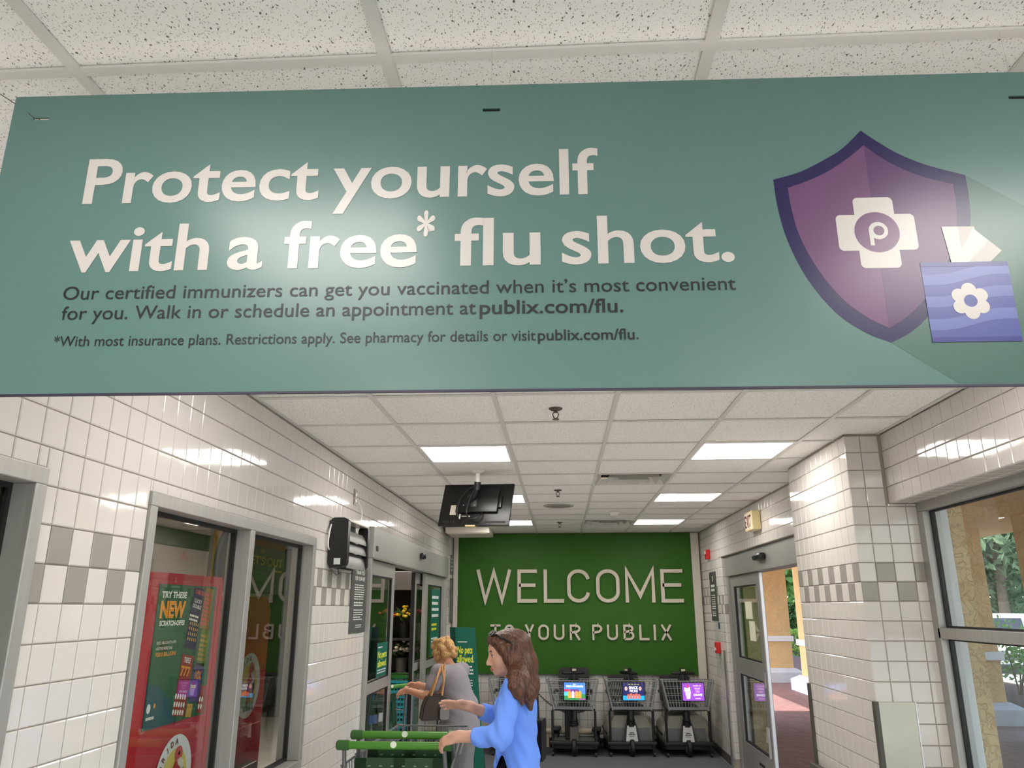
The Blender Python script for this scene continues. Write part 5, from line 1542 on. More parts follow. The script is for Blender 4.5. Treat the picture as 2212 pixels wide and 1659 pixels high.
# ---- parked cars
def car(x, y, rz, body, lab, seed, suv=True):
    t = thing('car', lab, 'car', (0, 0, 0))
    M = mat('car_paint_%d' % seed, body, rough=0.25, metal=0.2, coat=0.6)
    MG = mat('car_glass', (28, 34, 44), rough=0.08)
    L, W, H = 2.25, 0.88, 1.62 if suv else 1.42
    prof = [(-L, .35), (-L, .95), (-L + .12, 1.02), (-1.75, H - .06), (-1.45, H), (.55, H), (1.15, 1.05), (L - .15, .92), (L, .75), (L, .35)]
    B().prism(prof, (0, 0, 0), (1, 0, 0), (0, 0, 1), (0, -1, 0), -W, W).out('body', M, t, smooth=30, local=True)
    wp_ = [(-1.95, 1.05), (-1.66, H - .14), (.42, H - .14), (.98, 1.05)]
    B().prism(wp_, (0, 0, 0), (1, 0, 0), (0, 0, 1), (0, -1, 0), -W - .01, W + .01).out('side_glass', MG, t, local=True)
    b = B(); b.poly([(-L + .10, -.68, 1.05), (-L + .10, .68, 1.05), (-1.78, .60, H - .12), (-1.78, -.60, H - .12)]); b.bm.normal_update(); bmesh.ops.translate(b.bm, verts=b.bm.verts, vec=(-.03, 0, .01)); b.out('rear_glass', MG, t, local=True)
    for s_ in (-1, 1):
        boxo('tail_light', mat('tail_red', (220, 40, 30), rough=0.2, emit=1.2), (-L - .02, -L + .1, s_ * .70 - .14, s_ * .70 + .14, .82, 1.0), t, bev=.02, local=True)
        for xx in (-1.4, 1.35):
            B().lathe([(0.0, -.1), (.30, -.1), (.34, -.06), (.34, .06), (.30, .1), (0.0, .1)], (xx, s_ * .80, .34), 20, 'Y').out('wheel', M_BLACK, t, smooth=30, local=True)
            B().lathe([(0.0, -.012), (.2, -.01), (.2, .01), (0.0, .012)], (xx, s_ * .905, .34), 16, 'Y').out('hubcap', M_ALU, t, smooth=30, local=True)
    boxo('bumper', mat('bumper_dark', (60, 62, 66), rough=0.5), (-L - .04, -L + .1, -W + .04, W - .04, .38, .58), t, bev=.03, local=True)
    boxo('number_plate', M_WHITE, (-L - .05, -L - .04, -.16, .16, .64, .76), t, local=True)
    t.location = (x, y, -0.06); t.rotation_euler = (0, 0, rz)
    return t
car(13.5, 25.6, math.radians(58), (226, 228, 232), 'white car with glowing red tail light in the window', 1)
car(17.2, 26.9, math.radians(60), (54, 84, 150), 'blue car parked beside the white one', 2, suv=False)
# ------------------------------------------------------------------ shopping carts
M_WIREC = mat('cart_wire', (118, 120, 122), rough=0.35, metal=0.7)
M_CGREEN = mat('cart_green', (66, 128, 28), rough=0.35)
M_CGREEN_D = mat('cart_green_dark', (22, 60, 22), rough=0.45)
M_CAP = mat('cart_cap_green', (44, 92, 30), rough=0.45)
def build_cart(lab):
    t = thing('shopping_cart', lab, 'cart', (0, 0, 0))
    K = dict(local=True)
    h = B().tube([(-.262, 0, 1.07), (.262, 0, 1.07)], .019, 14).out('handle', M_CGREEN, t, smooth=40, **K)
    for s in (-1, 1):
        B().lathe([(.0, -.033), (.017, -.033), (.0245, -.026), (.0245, .030), (.019, .033)] if s < 0 else [(.019, -.033), (.0245, -.030), (.0245, .026), (.017, .033), (.0, .033)], (s * .262, 0, 1.07), 16, 'X').out('handle_cap', M_CAP, t, smooth=40, **K)
        B().tube([(s * .255, 0.0, 1.05), (s * .258, .03, .98), (s * .262, .06, .55), (s * .25, .10, .20), (s * .24, -.02, .12)], .011, 8).out('upright', M_WIREC, t, smooth=True, **K)
        B().tube([(s * .262, .06, .56), (s * .20, .82, .60)], .009, 7).out('side_rail', M_WIREC, t, **K)
        B().tube([(s * .24, -.02, .14), (s * .20, .78, .20)], .013, 8).out('base_rail', M_WIREC, t, **K)
    b = B(); b.lathe([(0, -.001), (.016, -.001), (.016, .001), (0, .001)], (.0, -.0185, 1.077), 16, 'Y'); b.out('handle_badge', mat('badge_white', (226, 232, 214), rough=0.4), h, local=True)
    # wire basket: side, front and floor wires
    def bk(s, f, z): # corner interpolation: s -1..1 side, f 0..1 front, z 0..1 height
        w = (.285 - .055 * f) * (.86 + .14 * z)
        return (s * w, .05 + .85 * f + .03 * z, .56 + (.40 + .03 * f) * z)
    b = B()
    for s in (-1, 1):
        for k in range(22): b.tube([bk(s, k / 21, 0), bk(s, k / 21, 1)], .0028, 5)
        for z in (.33, .66): b.tube([bk(s, 0, z), bk(s, 1, z)], .0032, 5)
    for k in range(1, 14):
        s = -1 + k / 7
        b.tube([bk(s, 1, 0), bk(s, 1, 1)], .0028, 5); b.tube([bk(s, 0, 0), bk(s, 1, 0)], .0028, 5)
    for k in range(9): b.tube([bk(-1, k / 8, 0), bk(1, k / 8, 0)], .0032, 5)
    o = b.out('basket_wires', M_WIREC, t, **K); o['kind'] = 'stuff'
    B().tube([bk(-1, 0, 1), bk(-1, 1, 1), bk(1, 1, 1), bk(1, 0, 1)], .006, 7).out('basket_rim', M_WIREC, t, smooth=True, **K)
    # child seat: dark green flap hanging below the handle, with cut-outs
    b = B()
    zt, zb = .99, .66
    for (a, c, d, e) in ((-.235, .235, zt - .075, zt), (-.235, .235, zb, zb + .05), (-.235, -.175, zb, zt), (.175, .235, zb, zt), (-.03, .03, zb, zt)):
        b.prism([(a, d), (c, d), (c, e), (a, e)], (0, .055, 0), (1, 0, 0), (0, .10, .995), (0, 1, -.1), 0, .012)
    b.prism([(-.175, zb + .05), (.175, zb + .05), (.175, zt - .075), (-.175, zt - .075)], (0, .075, 0), (1, 0, 0), (0, .10, .995), (0, 1, -.1), 0, .006)
    b.out('seat_flap', M_CGREEN_D, t, **K)
    for k in range(6): boxo('flap_slot', mat('slot_pale', (120, 140, 104), rough=0.5), (-.165 + .06 * k, -.150 + .06 * k, .150, .153, .945, .951), t, local=True)
    lab_ = boxo('seat_label', mat('label_blue', (70, 110, 170), rough=0.4), (-.20, -.09, .08, .083, .74, .82), t, local=True)
    boxo('seat_label', M_SIGNW, (-.07, .02, .08, .083, .75, .83), t, local=True)
    boxo('lower_tray', mat('tray_green', (40, 80, 30), rough=0.5), (-.20, .20, .08, .78, .19, .205), t, local=True)
    for s in (-1, 1):
        for y in (.0, .76):
            x = s * (.24 if y < .1 else .20)
            wv_ = B().lathe([(0, -.013), (.055, -.013), (.062, -.008), (.062, .008), (.055, .013), (0, .013)], (x, y, .064), 18, 'X').out('wheel', mat('wheel_grey', (60, 60, 62), rough=0.6), t, smooth=40, **K)
            B().tube([(x, y, .064), (x, y, .15)], .012, 7).out('fork', M_WIREC, wv_, **K)
    return t
c1 = build_cart('shopping cart with green handle gripped by the woman in blue')
c1.location = (-0.853, 4.20, 0)
c2 = copy_tree(c1)
c2['label'] = 'second green handled shopping cart nested ahead of the front one'
c2.location = (-0.845, 4.45, 0.012)
c3 = copy_tree(c1)
c3['label'] = 'shopping cart pushed through the entrance by the woman in grey'
c3.location = (-1.62, 7.72, 0); c3.rotation_euler = (0, 0, math.radians(58)); c3.scale = (.95, .95, .95)

# ------------------------------------------------------------------ mobility scooters against the far wall
M_SB = mat('scooter_black', (22, 22, 23), rough=0.45)
M_SG = mat('scooter_shell_grey', (138, 134, 122), rough=0.3)
M_SGD = mat('scooter_shell_low', (104, 104, 102), rough=0.35)
M_BKW = mat('basket_grey', (136, 138, 138), rough=0.45)
def build_scooter(lab, shell, screen, tw):
    t = thing('mobility_scooter', lab, 'scooter', (0, 0, 0))
    K = dict(local=True)
    # deck, bumper and wheels
    b = B(); b.prism(rr2(-.30, .30, .0, .62, .06), (0, 0, .085), (1, 0, 0), (0, 1, 0), (0, 0, 1), 0, .055); b.out('deck', M_SB, t, smooth=30, **K)
    boxo('front_bumper', M_SB, (-.30, .30, -.05, .02, .13, .175), t, bev=.012, local=True)
    w = B().lathe([(0, -.03), (.085, -.03), (.10, -.018), (.10, .018), (.085, .03), (0, .03)], (.0, .0, .10), 20, 'X').out('front_wheel', M_BLACK, t, smooth=40, **K)
    B().lathe([(0, -.034), (.05, -.032), (.05, .032), (0, .034)], (.0, .0, .10), 16, 'X').out('hub', M_ALU_D, w, smooth=40, **K)
    for s in (-1, 1):
        w = B().lathe([(0, -.035), (.10, -.035), (.115, -.02), (.115, .02), (.10, .035), (0, .035)], (s * .26, .52, .115), 20, 'X').out('rear_wheel', M_BLACK, t, smooth=40, **K)
        B().lathe([(0, -.039), (.055, -.037), (.055, .037), (0, .039)], (s * .26, .52, .115), 16, 'X').out('hub', M_ALU_D, w, smooth=40, **K)
        B().tube([(s * .262, -.035, .52), (s * .262, -.035, .10)], .015, 8).out('basket_post', M_SB, t, smooth=True, **K)
        B().lathe([(0, -.012), (.028, -.012), (.028, .012), (0, .012)], (s * .262, -.035, .028), 12, 'X').out('caster', M_BLACK, t, smooth=40, **K)
    B().tube([(-.262, -.035, .535), (.262, -.035, .535)], .013, 8).out('basket_beam', M_SB, t, smooth=True, **K)
    if shell:
        b = B(); b.prism([(-.27, .14), (.27, .14), (.25, .33), (.20, .45), (-.20, .45), (-.25, .33)], (0, .10, 0), (1, 0, 0), (0, 0, 1), (0, -1, 0), -.40, 0); b.out('battery_shell', M_SG, t, smooth=30, **K)
        b = B(); b.prism([(-.245, .15), (.245, .15), (.235, .31), (-.235, .31)], (0, .10, 0), (1, 0, 0), (0, 0, 1), (0, -1, 0), 0, .012); b.out('shell_lower', M_SGD, t, smooth=30, **K)
        for s in (-1, 1):
            B().sphere((s * .255, .32, .27), (.072, .22, .15), 18, 12).out('side_fairing', M_SG, t, smooth=60, **K)
            B().tube([(s * .295, .12, .24), (s * .325, .30, .30), (s * .295, .50, .22)], .012, 8).out('fairing_trim', M_SB, t, smooth=True, **K)
        sh = B(); sh.prism([(-.075, .155), (.075, .155), (.052, .35), (-.052, .35)], (0, -.03, 0), (1, 0, 0), (0, .12, .99), (0, -1, .12), 0, .02)
        sh = sh.out('front_shield', mat('shield_white', (206, 204, 198), rough=0.4), t, smooth=30, **K)
        b = B()
        for q, (z_, w_) in enumerate(((.225, .035), (.245, .045), (.265, .03))): b.poly([(-w_, -.030, z_), (w_, -.030, z_), (w_ * .8, -.027, z_ + .010), (-w_ * .7, -.027, z_ + .010)])
        bmesh.ops.translate(b.bm, verts=b.bm.verts, vec=(0, .006, 0))
        b.out('shield_emblem', M_SB, sh, **K)
        b = B(); b.prism([(-.11, .14), (.11, .14), (.065, .37), (-.065, .37)], (0, -.012, 0), (1, 0, 0), (0, .12, .99), (0, -1, .12), 0, .012); b.out('shield_surround', M_SB, t, smooth=30, **K)
    else:
        boxo('deck_mat', M_SGD, (-.27, .27, .05, .50, .14, .15), t, local=True)
        b = B(); b.prism([(-.055, .15), (.055, .15), (.05, .33), (-.05, .33)], (0, .0, 0), (1, 0, 0), (0, .1, .99), (0, -1, .1), 0, .03); b.out('front_shield', mat('shield_dark', (84, 76, 70), rough=0.4), t, smooth=30, **K)
        for s in (-1, 1): boxo('fender', M_SB, (s * .26 - .06, s * .26 + .06, .40, .62, .22, .26), t, bev=.02, local=True)
        boxo('seat_post', M_SB, (-.13, -.01, .22, .34, .15, .60), t, bev=.01, local=True)
    # tiller with ribbed boot, handlebar and display
    B().tube([(0, .02, .33), (0, .05, .55), (0, .10, .93)], [.045, .04, .032], 10).out('tiller', M_SB, t, smooth=True, **K)
    B().lathe([(.052, 0), (.058, .012), (.048, .024), (.056, .036), (.046, .048), (.054, .060), (.044, .075)], (0, .03, .345), 14).out('tiller_boot', M_BLACK, t, smooth=30, **K)
    rot = Matrix.Translation((0, .10, .93)) @ Matrix.Rotation(math.radians(tw), 4, 'Z')
    B().box(-.145, .145, -.025, .03, .0, .035, bev=.014, mtx=rot).out('handlebar', M_SB, t, smooth=40, **K)
    b = B(); b.prism([(-.07, -.06), (.07, -.06), (.04, .0), (-.04, .0)], (0, .10, .93), (1, 0, 0), (0, 0, 1), (0, -1, 0), -.02, .03); b.out('handlebar_neck', M_SB, t, **K)
    dsp = B().box(-.034, .034, -.035, .03, .03, .075, bev=.008, mtx=rot).out('display', M_SB, t, smooth=40, **K)
    B().box(-.026, .026, -.0365, -.0345, .042, .068, mtx=rot).out('display_face', mat('display_cream', (196, 188, 160), rough=0.4), dsp, **K)
    # seat
    B().prism(rr2(-.22, .18, .56, .90 if shell else .99, .06), (0, .44, 0), (1, 0, 0), (0, .1, .99), (0, -1, .1), -.08, 0).out('seat_back', mat('seat_vinyl', (34, 33, 32), rough=0.5), t, smooth=40, **K)
    boxo('seat_cushion', mat('seat_vinyl', (34, 33, 32)), (-.22, .18, .12, .46, .50, .57), t, bev=.025, local=True)
    for s in (-1, 1): B().tube([(s * .20 - .02, .44, .70), (s * .235 - .02, .42, .71), (s * .235 - .02, .20, .70)], .018, 8).out('armrest', M_SB, t, smooth=True, **K)
    # wire basket in front
    def bq(s, f, z): return (s * (.235 + .075 * z), -.13 + .22 * f - .04 * z * (1 - f), .545 + .33 * z)
    b = B()
    for k in range(15):
        s = -1 + 2 * k / 14
        b.tube([bq(s, 0, 0), bq(s, 0, 1)], .0035, 5); b.tube([bq(s, 1, 0), bq(s, 1, 1)], .0035, 5); b.tube([bq(s, 0, 0), bq(s, 1, 0)], .003, 5)
    for z in (.25, .5, .75):
        for f in (0, 1): b.tube([bq(-1, f, z), bq(1, f, z)], .0035, 5)
    o = b.out('basket_wires', M_BKW, t, **K); o['kind'] = 'stuff'
    B().tube([bq(-1, 0, 1), bq(1, 0, 1), bq(1, 1, 1), bq(-1, 1, 1), bq(-1, 0, 1)], .006, 7).out('basket_rim', M_BKW, t, smooth=True, **K)
    b = B(); b.poly([bq(-1, 0, 0), bq(1, 0, 0), bq(1, 0, .10), bq(-1, 0, .10)]); o = b.out('basket_skirt', M_BKW, t, **K)
    for s in (-1, 1):
        P = [Vector(bq(s, 0, 0)), Vector(bq(s, 1, 0)), Vector(bq(s, 1, 1.04)), Vector(bq(s, 0, 1.04))]
        n_ = Vector((s * .004, 0, 0))
        b = B()
        b.poly([p + n_ for p in P]); b.poly([p - n_ for p in P[::-1]])
        for q in range(4): b.poly([P[q] + n_, P[(q + 1) % 4] + n_, P[(q + 1) % 4] - n_, P[q] - n_])
        b.out('basket_side', M_BKW, t, **K)
        b = B(); b.tube([bq(s, 0, -.02), bq(s, 0, 1.05)], .012, 6); b.out('basket_corner', M_BKW, t, **K)
    # lit advertising screen
    sx, y_, z0, z1, w_ = 0.025, -.165, .655, .855, .13
    if screen == 'purple': sx = 0.06
    sc_ = boxo('screen', M_BLACKP, (sx - w_ - .01, sx + w_ + .01, y_, y_ + .02, z0 - .01, z1 + .01), t, bev=.006, local=True)
    Y = y_ - .0006
    def q(n, c, pts, k=0, e=.9):
        bb = B(); bb.poly([(sx + p[0] * w_, Y - .0004 * k, z0 + (z1 - z0) * p[1]) for p in pts])
        bb.out('screen_image', mat('ad_' + n, c, rough=0.3, emit=e), sc_, local=True, fixn=False)
    def R_(a, c, d, e): return [(a, d), (c, d), (c, e), (a, e)]
    def tx(s_, x, z, wd, cp, n, c, k=6): text('screen_lettering', s_, mat('ad_' + n, c, rough=0.3, emit=.9), sc_, (sx + x * w_, Y - .0004 * k, z0 + (z1 - z0) * z), (1, 0, 0), UZ, width=wd * w_, cap=cp * (z1 - z0), offset=.03, local=True, align='C')
    if screen == 'blue':
        q('skyblue', (60, 110, 200), R_(-1, 1, 0, 1)); q('grass', (40, 110, 60), R_(-1, 1, 0, .35), 1); q('redbar', (190, 40, 50), R_(-1, -.45, .50, .62), 2); q('plum', (90, 40, 110), R_(-.4, .4, .30, .62), 2); q('cyan', (70, 160, 190), R_(-1, -.6, .25, .45), 2); q('magenta', (140, 50, 130), R_(.4, 1, .02, .10), 2)
        for k, (x_, n, c) in enumerate(((-.5, 'amber', (226, 130, 40)), (-.17, 'lilac', (190, 160, 190)), (.17, 'tan', (206, 130, 70)), (.48, 'amber', (226, 130, 40)))):
            q(n, c, [(x_ - .13, .12), (x_ + .13, .12), (x_ + .15, .42), (x_ + .08, .52), (x_ - .08, .52), (x_ - .15, .42)], 3)
        tx('FRESH FAVORITES', 0, .74, 1.6, .10, 'white', (226, 230, 240)); tx('new', 0, .88, .3, .07, 'white', (226, 230, 240))
    elif screen == 'navy':
        q('deepnavy', (16, 20, 70), R_(-1, 1, 0, 1)); q('azure', (20, 130, 190), R_(-1, 1, 0, .26), 1)
        for x_ in (-.7, .62): q('blush', (200, 140, 130), arc(x_, .66, .14, .12, 0, 360, 14)[:-1], 2)
        for k in range(5): q('brick', (206, 84, 48), R_(-.6 + .25 * k, -.40 + .25 * k, .08, .34 + .05 * (k % 2)), 3)
        for k in range(4): q('olive', (150, 140, 60), R_(-.5 + .28 * k, -.30 + .28 * k, .88, .93), 2)
        tx('SNACK', 0, .64, .85, .16, 'white', (226, 230, 240)); tx('PICKS', 0, .46, .75, .14, 'white', (226, 230, 240))
    else:
        q('violet', (120, 60, 160), R_(-1, 1, 0, 1))
        q('cream', (226, 206, 170), [(-.80, .52), (-.25, .52), (-.28, .78), (-.5, .70), (-.82, .74)], 2); q('cup', (190, 160, 210), [(-.76, .50), (-.20, .50), (-.30, .10), (-.62, .08)], 3); q('cherry', (190, 40, 50), arc(-.5, .82, .09, .08, 0, 360, 12)[:-1], 3)
        for k, (s_, cp) in enumerate((('MORE OF', .08), ('WHAT', .11), ('YOU', .11))): tx(s_, .40, .80 - .17 * k, .75 if k == 0 else .7 - .15 * k, cp, 'lilac', (190, 160, 200))
        tx('CRAVE', .42, .27, .8, .12, 'white', (226, 230, 240)); tx('inside', .42, .10, .5, .07, 'lilac', (190, 160, 200))
    return t
SC = [('mobility scooter with a flat dark deck and blue cup advert', False, 'blue', 18, 0.135, 10.28), ('mobility scooter with grey shell and dark blue snack advert', True, 'navy', -55, 0.835, 10.31), ('mobility scooter with grey shell and purple advert in the corner', True, 'purple', 0, 1.515, 10.31),
      ('mobility scooter mostly hidden behind the woman in blue', True, 'navy', 10, -0.60, 10.31)]
for lab, sh, scn, tw, x, y in SC:
    t = build_scooter(lab, sh, scn, tw)
    t.location = (x, y, 0)
    t.rotation_euler = (0, 0, math.radians({'blue': -4, 'navy': 2, 'purple': 3}[scn]))
# coiled charging leads
def coil(p0, p1, sag, turns, r=.012):
    p0, p1 = Vector(p0), Vector(p1); pts = []
    n = turns * 8
    for k in range(n + 1):
        f = k / n
        c = p0.lerp(p1, f) + Vector((0, 0, -sag * 4 * f * (1 - f)))
        pts.append(c + Vector((0, math.cos(k / 8 * 2 * PI) * r, math.sin(k / 8 * 2 * PI) * r)))
    return pts
tag(B().tube(coil((0.40, 10.5, .56), (-0.33, 10.6, .70), .16, 34), .004, 5).out('charging_cord', M_BLACK, None), 'black coiled charging cord sagging beside the woman in blue', 'cord')
tag(B().tube(coil((0.60, 10.38, .53), (1.42, 10.4, .53), .02, 40), .004, 5).out('charging_cord', M_BLACK, None), 'black coiled charging cord between the two grey shell scooters', 'cord')

# ------------------------------------------------------------------ standing no-pets sign
af = thing('floor_sign', 'tall green standing sign reading no pets allowed', 'sign', (-0.95, 8.35, 0))
A0 = Vector((-1.125, 8.25, 0)); fu = Vector((math.cos(math.radians(-6)), math.sin(math.radians(-6)), 0)); fn_ = Vector((fu.y, -fu.x, 0))
fv = (Vector((0, 0, 1)) + fn_ * -0.10).normalized()
fnn = fu.cross(fv)
lo0, lo1, hi0, hi1, FH = 0.10, 0.37, 0.0, 0.205, 1.55
b = B(); b.prism([(lo0, 0), (lo1, 0), (hi1, FH), (hi0, FH)], A0 + Vector((0.02, -.16, 0.0)), fu, fv, fnn, -.012, 0); b.out('front_panel', M_TEALSIGN, af)
fb = (Vector((0, 0, 1)) + fn_ * 0.10).normalized()
b = B(); b.prism([(lo0 - .02, 0), (lo1, 0), (hi1, FH), (hi0 - .012, FH)], A0 + Vector((0.0, .20, 0.0)), fu, fb, fu.cross(fb), -.012, 0); b.out('back_panel', mat('sign_back_green', (6, 70, 60), rough=0.4), af)
FO = A0 + Vector((0.02, -.16, 0.0)) + fnn * .0008
def fl_(u, z): return FO + fu * u + fv * z
lines('small_print', M_SIGNW, af, fl_(.035, 1.405), fu, fv, .10, 1, .02, .009, 51)
text('lettering', 'No pets', M_YEL, af, fl_(.035, 1.300), fu, fv, width=.155, cap=.072, offset=.02)
text('lettering', 'allowed.', M_YEL, af, fl_(.035, 1.215), fu, fv, width=.175, cap=.072, offset=.02)
lines('bold_print', M_SIGNW, af, fl_(.06, 1.165), fu, fv, .15, 3, .032, .015, 52)
lines('small_print', M_SIGNW, af, fl_(.07, 1.04), fu, fv, .15, 14, .024, .009, 53)
# ------------------------------------------------------------------ people: smooth bodies grown from blended volumes
class Sculpt:
    def __init__(s, lo, hi, h):
        s.lo, s.h = np.array(lo, float), h
        s.n = np.ceil((np.array(hi, float) - s.lo) / h).astype(int) + 1
        s.F = np.full(s.n, 0.5, np.float32)
    def _sub(s, a, b, m):
        i0 = np.maximum(((np.array(a) - m - s.lo) / s.h).astype(int), 0)
        i1 = np.minimum(((np.array(b) + m - s.lo) / s.h).astype(int) + 2, s.n)
        if np.any(i1 <= i0): return None
        sl = tuple(slice(p, q) for p, q in zip(i0, i1))
        ax = [s.lo[k] + s.h * np.arange(i0[k], i1[k]) for k in range(3)]
        return sl, ax[0][:, None, None], ax[1][None, :, None], ax[2][None, None, :]
    def _mix(s, sl, d, k, cut):
        f = s.F[sl]
        if cut: d = -d
        if k <= 0:
            s.F[sl] = np.maximum(f, d) if cut else np.minimum(f, d)
            return
        hh = np.clip(0.5 + 0.5 * (f - d if cut else d - f) / k, 0, 1)
        if cut: s.F[sl] = d * (1 - hh) + f * hh + k * hh * (1 - hh)
        else: s.F[sl] = d * (1 - hh) + f * hh - k * hh * (1 - hh)
    def ell(s, c, r, R=None, k=0.015, cut=False):
        c = np.array(c, float); r = np.array(r, float)
        m = float(max(r))
        g = s._sub(c - m, c + m, k + 2 * s.h + .01)
        if g is None: return s
        sl, x, y, z = g
        x, y, z = x - c[0], y - c[1], z - c[2]
        if R is not None:
            R = np.array(R)
            x, y, z = (R[0, 0] * x + R[1, 0] * y + R[2, 0] * z, R[0, 1] * x + R[1, 1] * y + R[2, 1] * z, R[0, 2] * x + R[1, 2] * y + R[2, 2] * z)
        k0 = np.sqrt((x / r[0]) ** 2 + (y / r[1]) ** 2 + (z / r[2]) ** 2)
        k1 = np.sqrt((x / r[0] ** 2) ** 2 + (y / r[1] ** 2) ** 2 + (z / r[2] ** 2) ** 2) + 1e-6
        s._mix(sl, (k0 * (k0 - 1) / k1).astype(np.float32), k, cut)
        return s
    def cap(s, a, b, ra, rb, k=0.015, cut=False, flat=None):
        a, b = np.array(a, float), np.array(b, float)
        m = max(ra, rb)
        g = s._sub(np.minimum(a, b) - m, np.maximum(a, b) + m, k + 2 * s.h + .01)
        if g is None: return s
        sl, x, y, z = g
        d = b - a; L2 = float(d @ d) + 1e-9
        t = np.clip(((x - a[0]) * d[0] + (y - a[1]) * d[1] + (z - a[2]) * d[2]) / L2, 0, 1)
        px, py, pz = x - a[0] - t * d[0], y - a[1] - t * d[1], z - a[2] - t * d[2]
        s._mix(sl, (np.sqrt(px * px + py * py + pz * pz) - (ra + (rb - ra) * t)).astype(np.float32), k, cut)
        return s
    def chain(s, pts, rs, k=0.015):
        for i in range(len(pts) - 1): s.cap(pts[i], pts[i + 1], rs[i], rs[i + 1], k)
        return s
    def coords(s):
        return (s.lo[0] + s.h * np.arange(s.n[0]))[:, None, None], (s.lo[1] + s.h * np.arange(s.n[1]))[None, :, None], (s.lo[2] + s.h * np.arange(s.n[2]))[None, None, :]
    def out(s, name, m, parent=None, relax=2):
        F = s.F
        F[[0, -1]] = .5; F[:, [0, -1]] = .5; F[:, :, [0, -1]] = .5
        S = F < 0
        n = np.array(F.shape) - 1
        off = [(i, j, k) for i in (0, 1) for j in (0, 1) for k in (0, 1)]
        cnt = sum(S[i:i + n[0], j:j + n[1], k:k + n[2]].astype(np.uint8) for i, j, k in off)
        act = (cnt > 0) & (cnt < 8)
        I = np.argwhere(act)
        idx = np.full(act.shape, -1, np.int32); idx[act] = np.arange(len(I))
        V = {o: F[I[:, 0] + o[0], I[:, 1] + o[1], I[:, 2] + o[2]] for o in off}
        acc = np.zeros((len(I), 3)); num = np.zeros(len(I))
        for a in off:
            for ax in range(3):
                if a[ax]: continue
                b = list(a); b[ax] = 1; b = tuple(b)
                mk = (V[a] < 0) != (V[b] < 0)
                t = V[a] / (V[a] - V[b] + 1e-12)
                p = np.tile(np.array(a, float), (len(I), 1)); p[:, ax] = t
                acc[mk] += p[mk]; num[mk] += 1
        P = s.lo + (I + acc / num[:, None]) * s.h
        quads = []
        for ax in range(3):
            u, v = [(1, 2), (2, 0), (0, 1)][ax]
            A = [slice(1, -1)] * 3; A[ax] = slice(0, -1); Bs = list(A); Bs[ax] = slice(1, None)
            e = np.argwhere(S[tuple(A)] != S[tuple(Bs)])
            if not len(e): continue
            e2 = e.copy(); e2[:, u] += 1; e2[:, v] += 1
            ins = S[e2[:, 0], e2[:, 1], e2[:, 2]]
            q = []
            for du, dv in ((-1, -1), (0, -1), (0, 0), (-1, 0)):
                c = e2.copy(); c[:, u] += du; c[:, v] += dv
                q.append(idx[c[:, 0], c[:, 1], c[:, 2]])
            q = np.stack(q, 1)
            q[~ins] = q[~ins][:, ::-1]
            quads.append(q)
        Q = np.concatenate(quads)
        for _ in range(relax):   # light smoothing of the voxel steps
            sm = np.zeros_like(P); c = np.zeros(len(P))
            for a, b in ((0, 1), (1, 2), (2, 3), (3, 0)):
                np.add.at(sm, Q[:, a], P[Q[:, b]]); np.add.at(sm, Q[:, b], P[Q[:, a]])
                np.add.at(c, Q[:, a], 1); np.add.at(c, Q[:, b], 1)
            P = P * .5 + .5 * sm / np.maximum(c, 1)[:, None]
        me = bpy.data.meshes.new(name)
        me.from_pydata(P.tolist(), [], Q.tolist())
        for mm in (m if isinstance(m, (list, tuple)) else [m]): me.materials.append(mm)
        me.polygons.foreach_set('use_smooth', [True] * len(me.polygons))
        o = bpy.data.objects.new(name, me)
        return link(o, parent)

def V3(*a): return np.array(a, float)
def unit(v): v = np.array(v, float); return v / np.linalg.norm(v)
class Frame:
    """local axes: x right, y forward, z up of a head"""
    def __init__(s, o, fwd, up=(0, 0, 1), sc=1.0):
        s.o = np.array(o, float); f = unit(fwd); r = unit(np.cross(f, up)); u = np.cross(r, f)
        s.R = np.stack([r, f, u], 1); s.sc = sc
    def p(s, x, y, z): return s.o + s.R @ (np.array((x, y, z), float) * s.sc)
    def r(s, *r): return np.array(r, float) * s.sc

def sculpt_head(S, H):
    R = H.R; e = lambda c, r, k=.02, cut=False: S.ell(H.p(*c), H.r(*r), R, k, cut)
    e((0, -.012, .030), (.074, .094, .086))
    e((0, .030, -.030), (.060, .064, .085), .03)
    e((0, .032, -.075), (.047, .052, .036), .03)
    e((0, .070, -.098), (.020, .017, .016), .02)
    e((0, .074, .028), (.050, .020, .030), .03)
    for s in (-1, 1):
        e((s * .036, .056, -.036), (.026, .030, .028), .025)
        e((s * .031, .098, .002), (.016, .014, .011), .012, True)
        e((s * .031, .080, .004), (.016, .012, .010), .006)
        e((s * .011, .097, -.046), (.009, .011, .007), .006)
    S.cap(H.p(0, .090, .008), H.p(0, .114, -.038), .008 * H.sc, .0115 * H.sc, .012)
    e((0, .092, -.066), (.021, .010, .006), .007)
    e((0, .089, -.079), (.018, .010, .007), .007)
    for s in (-1, 1): e((s * .076, -.012, -.012), (.010, .020, .030), .008)

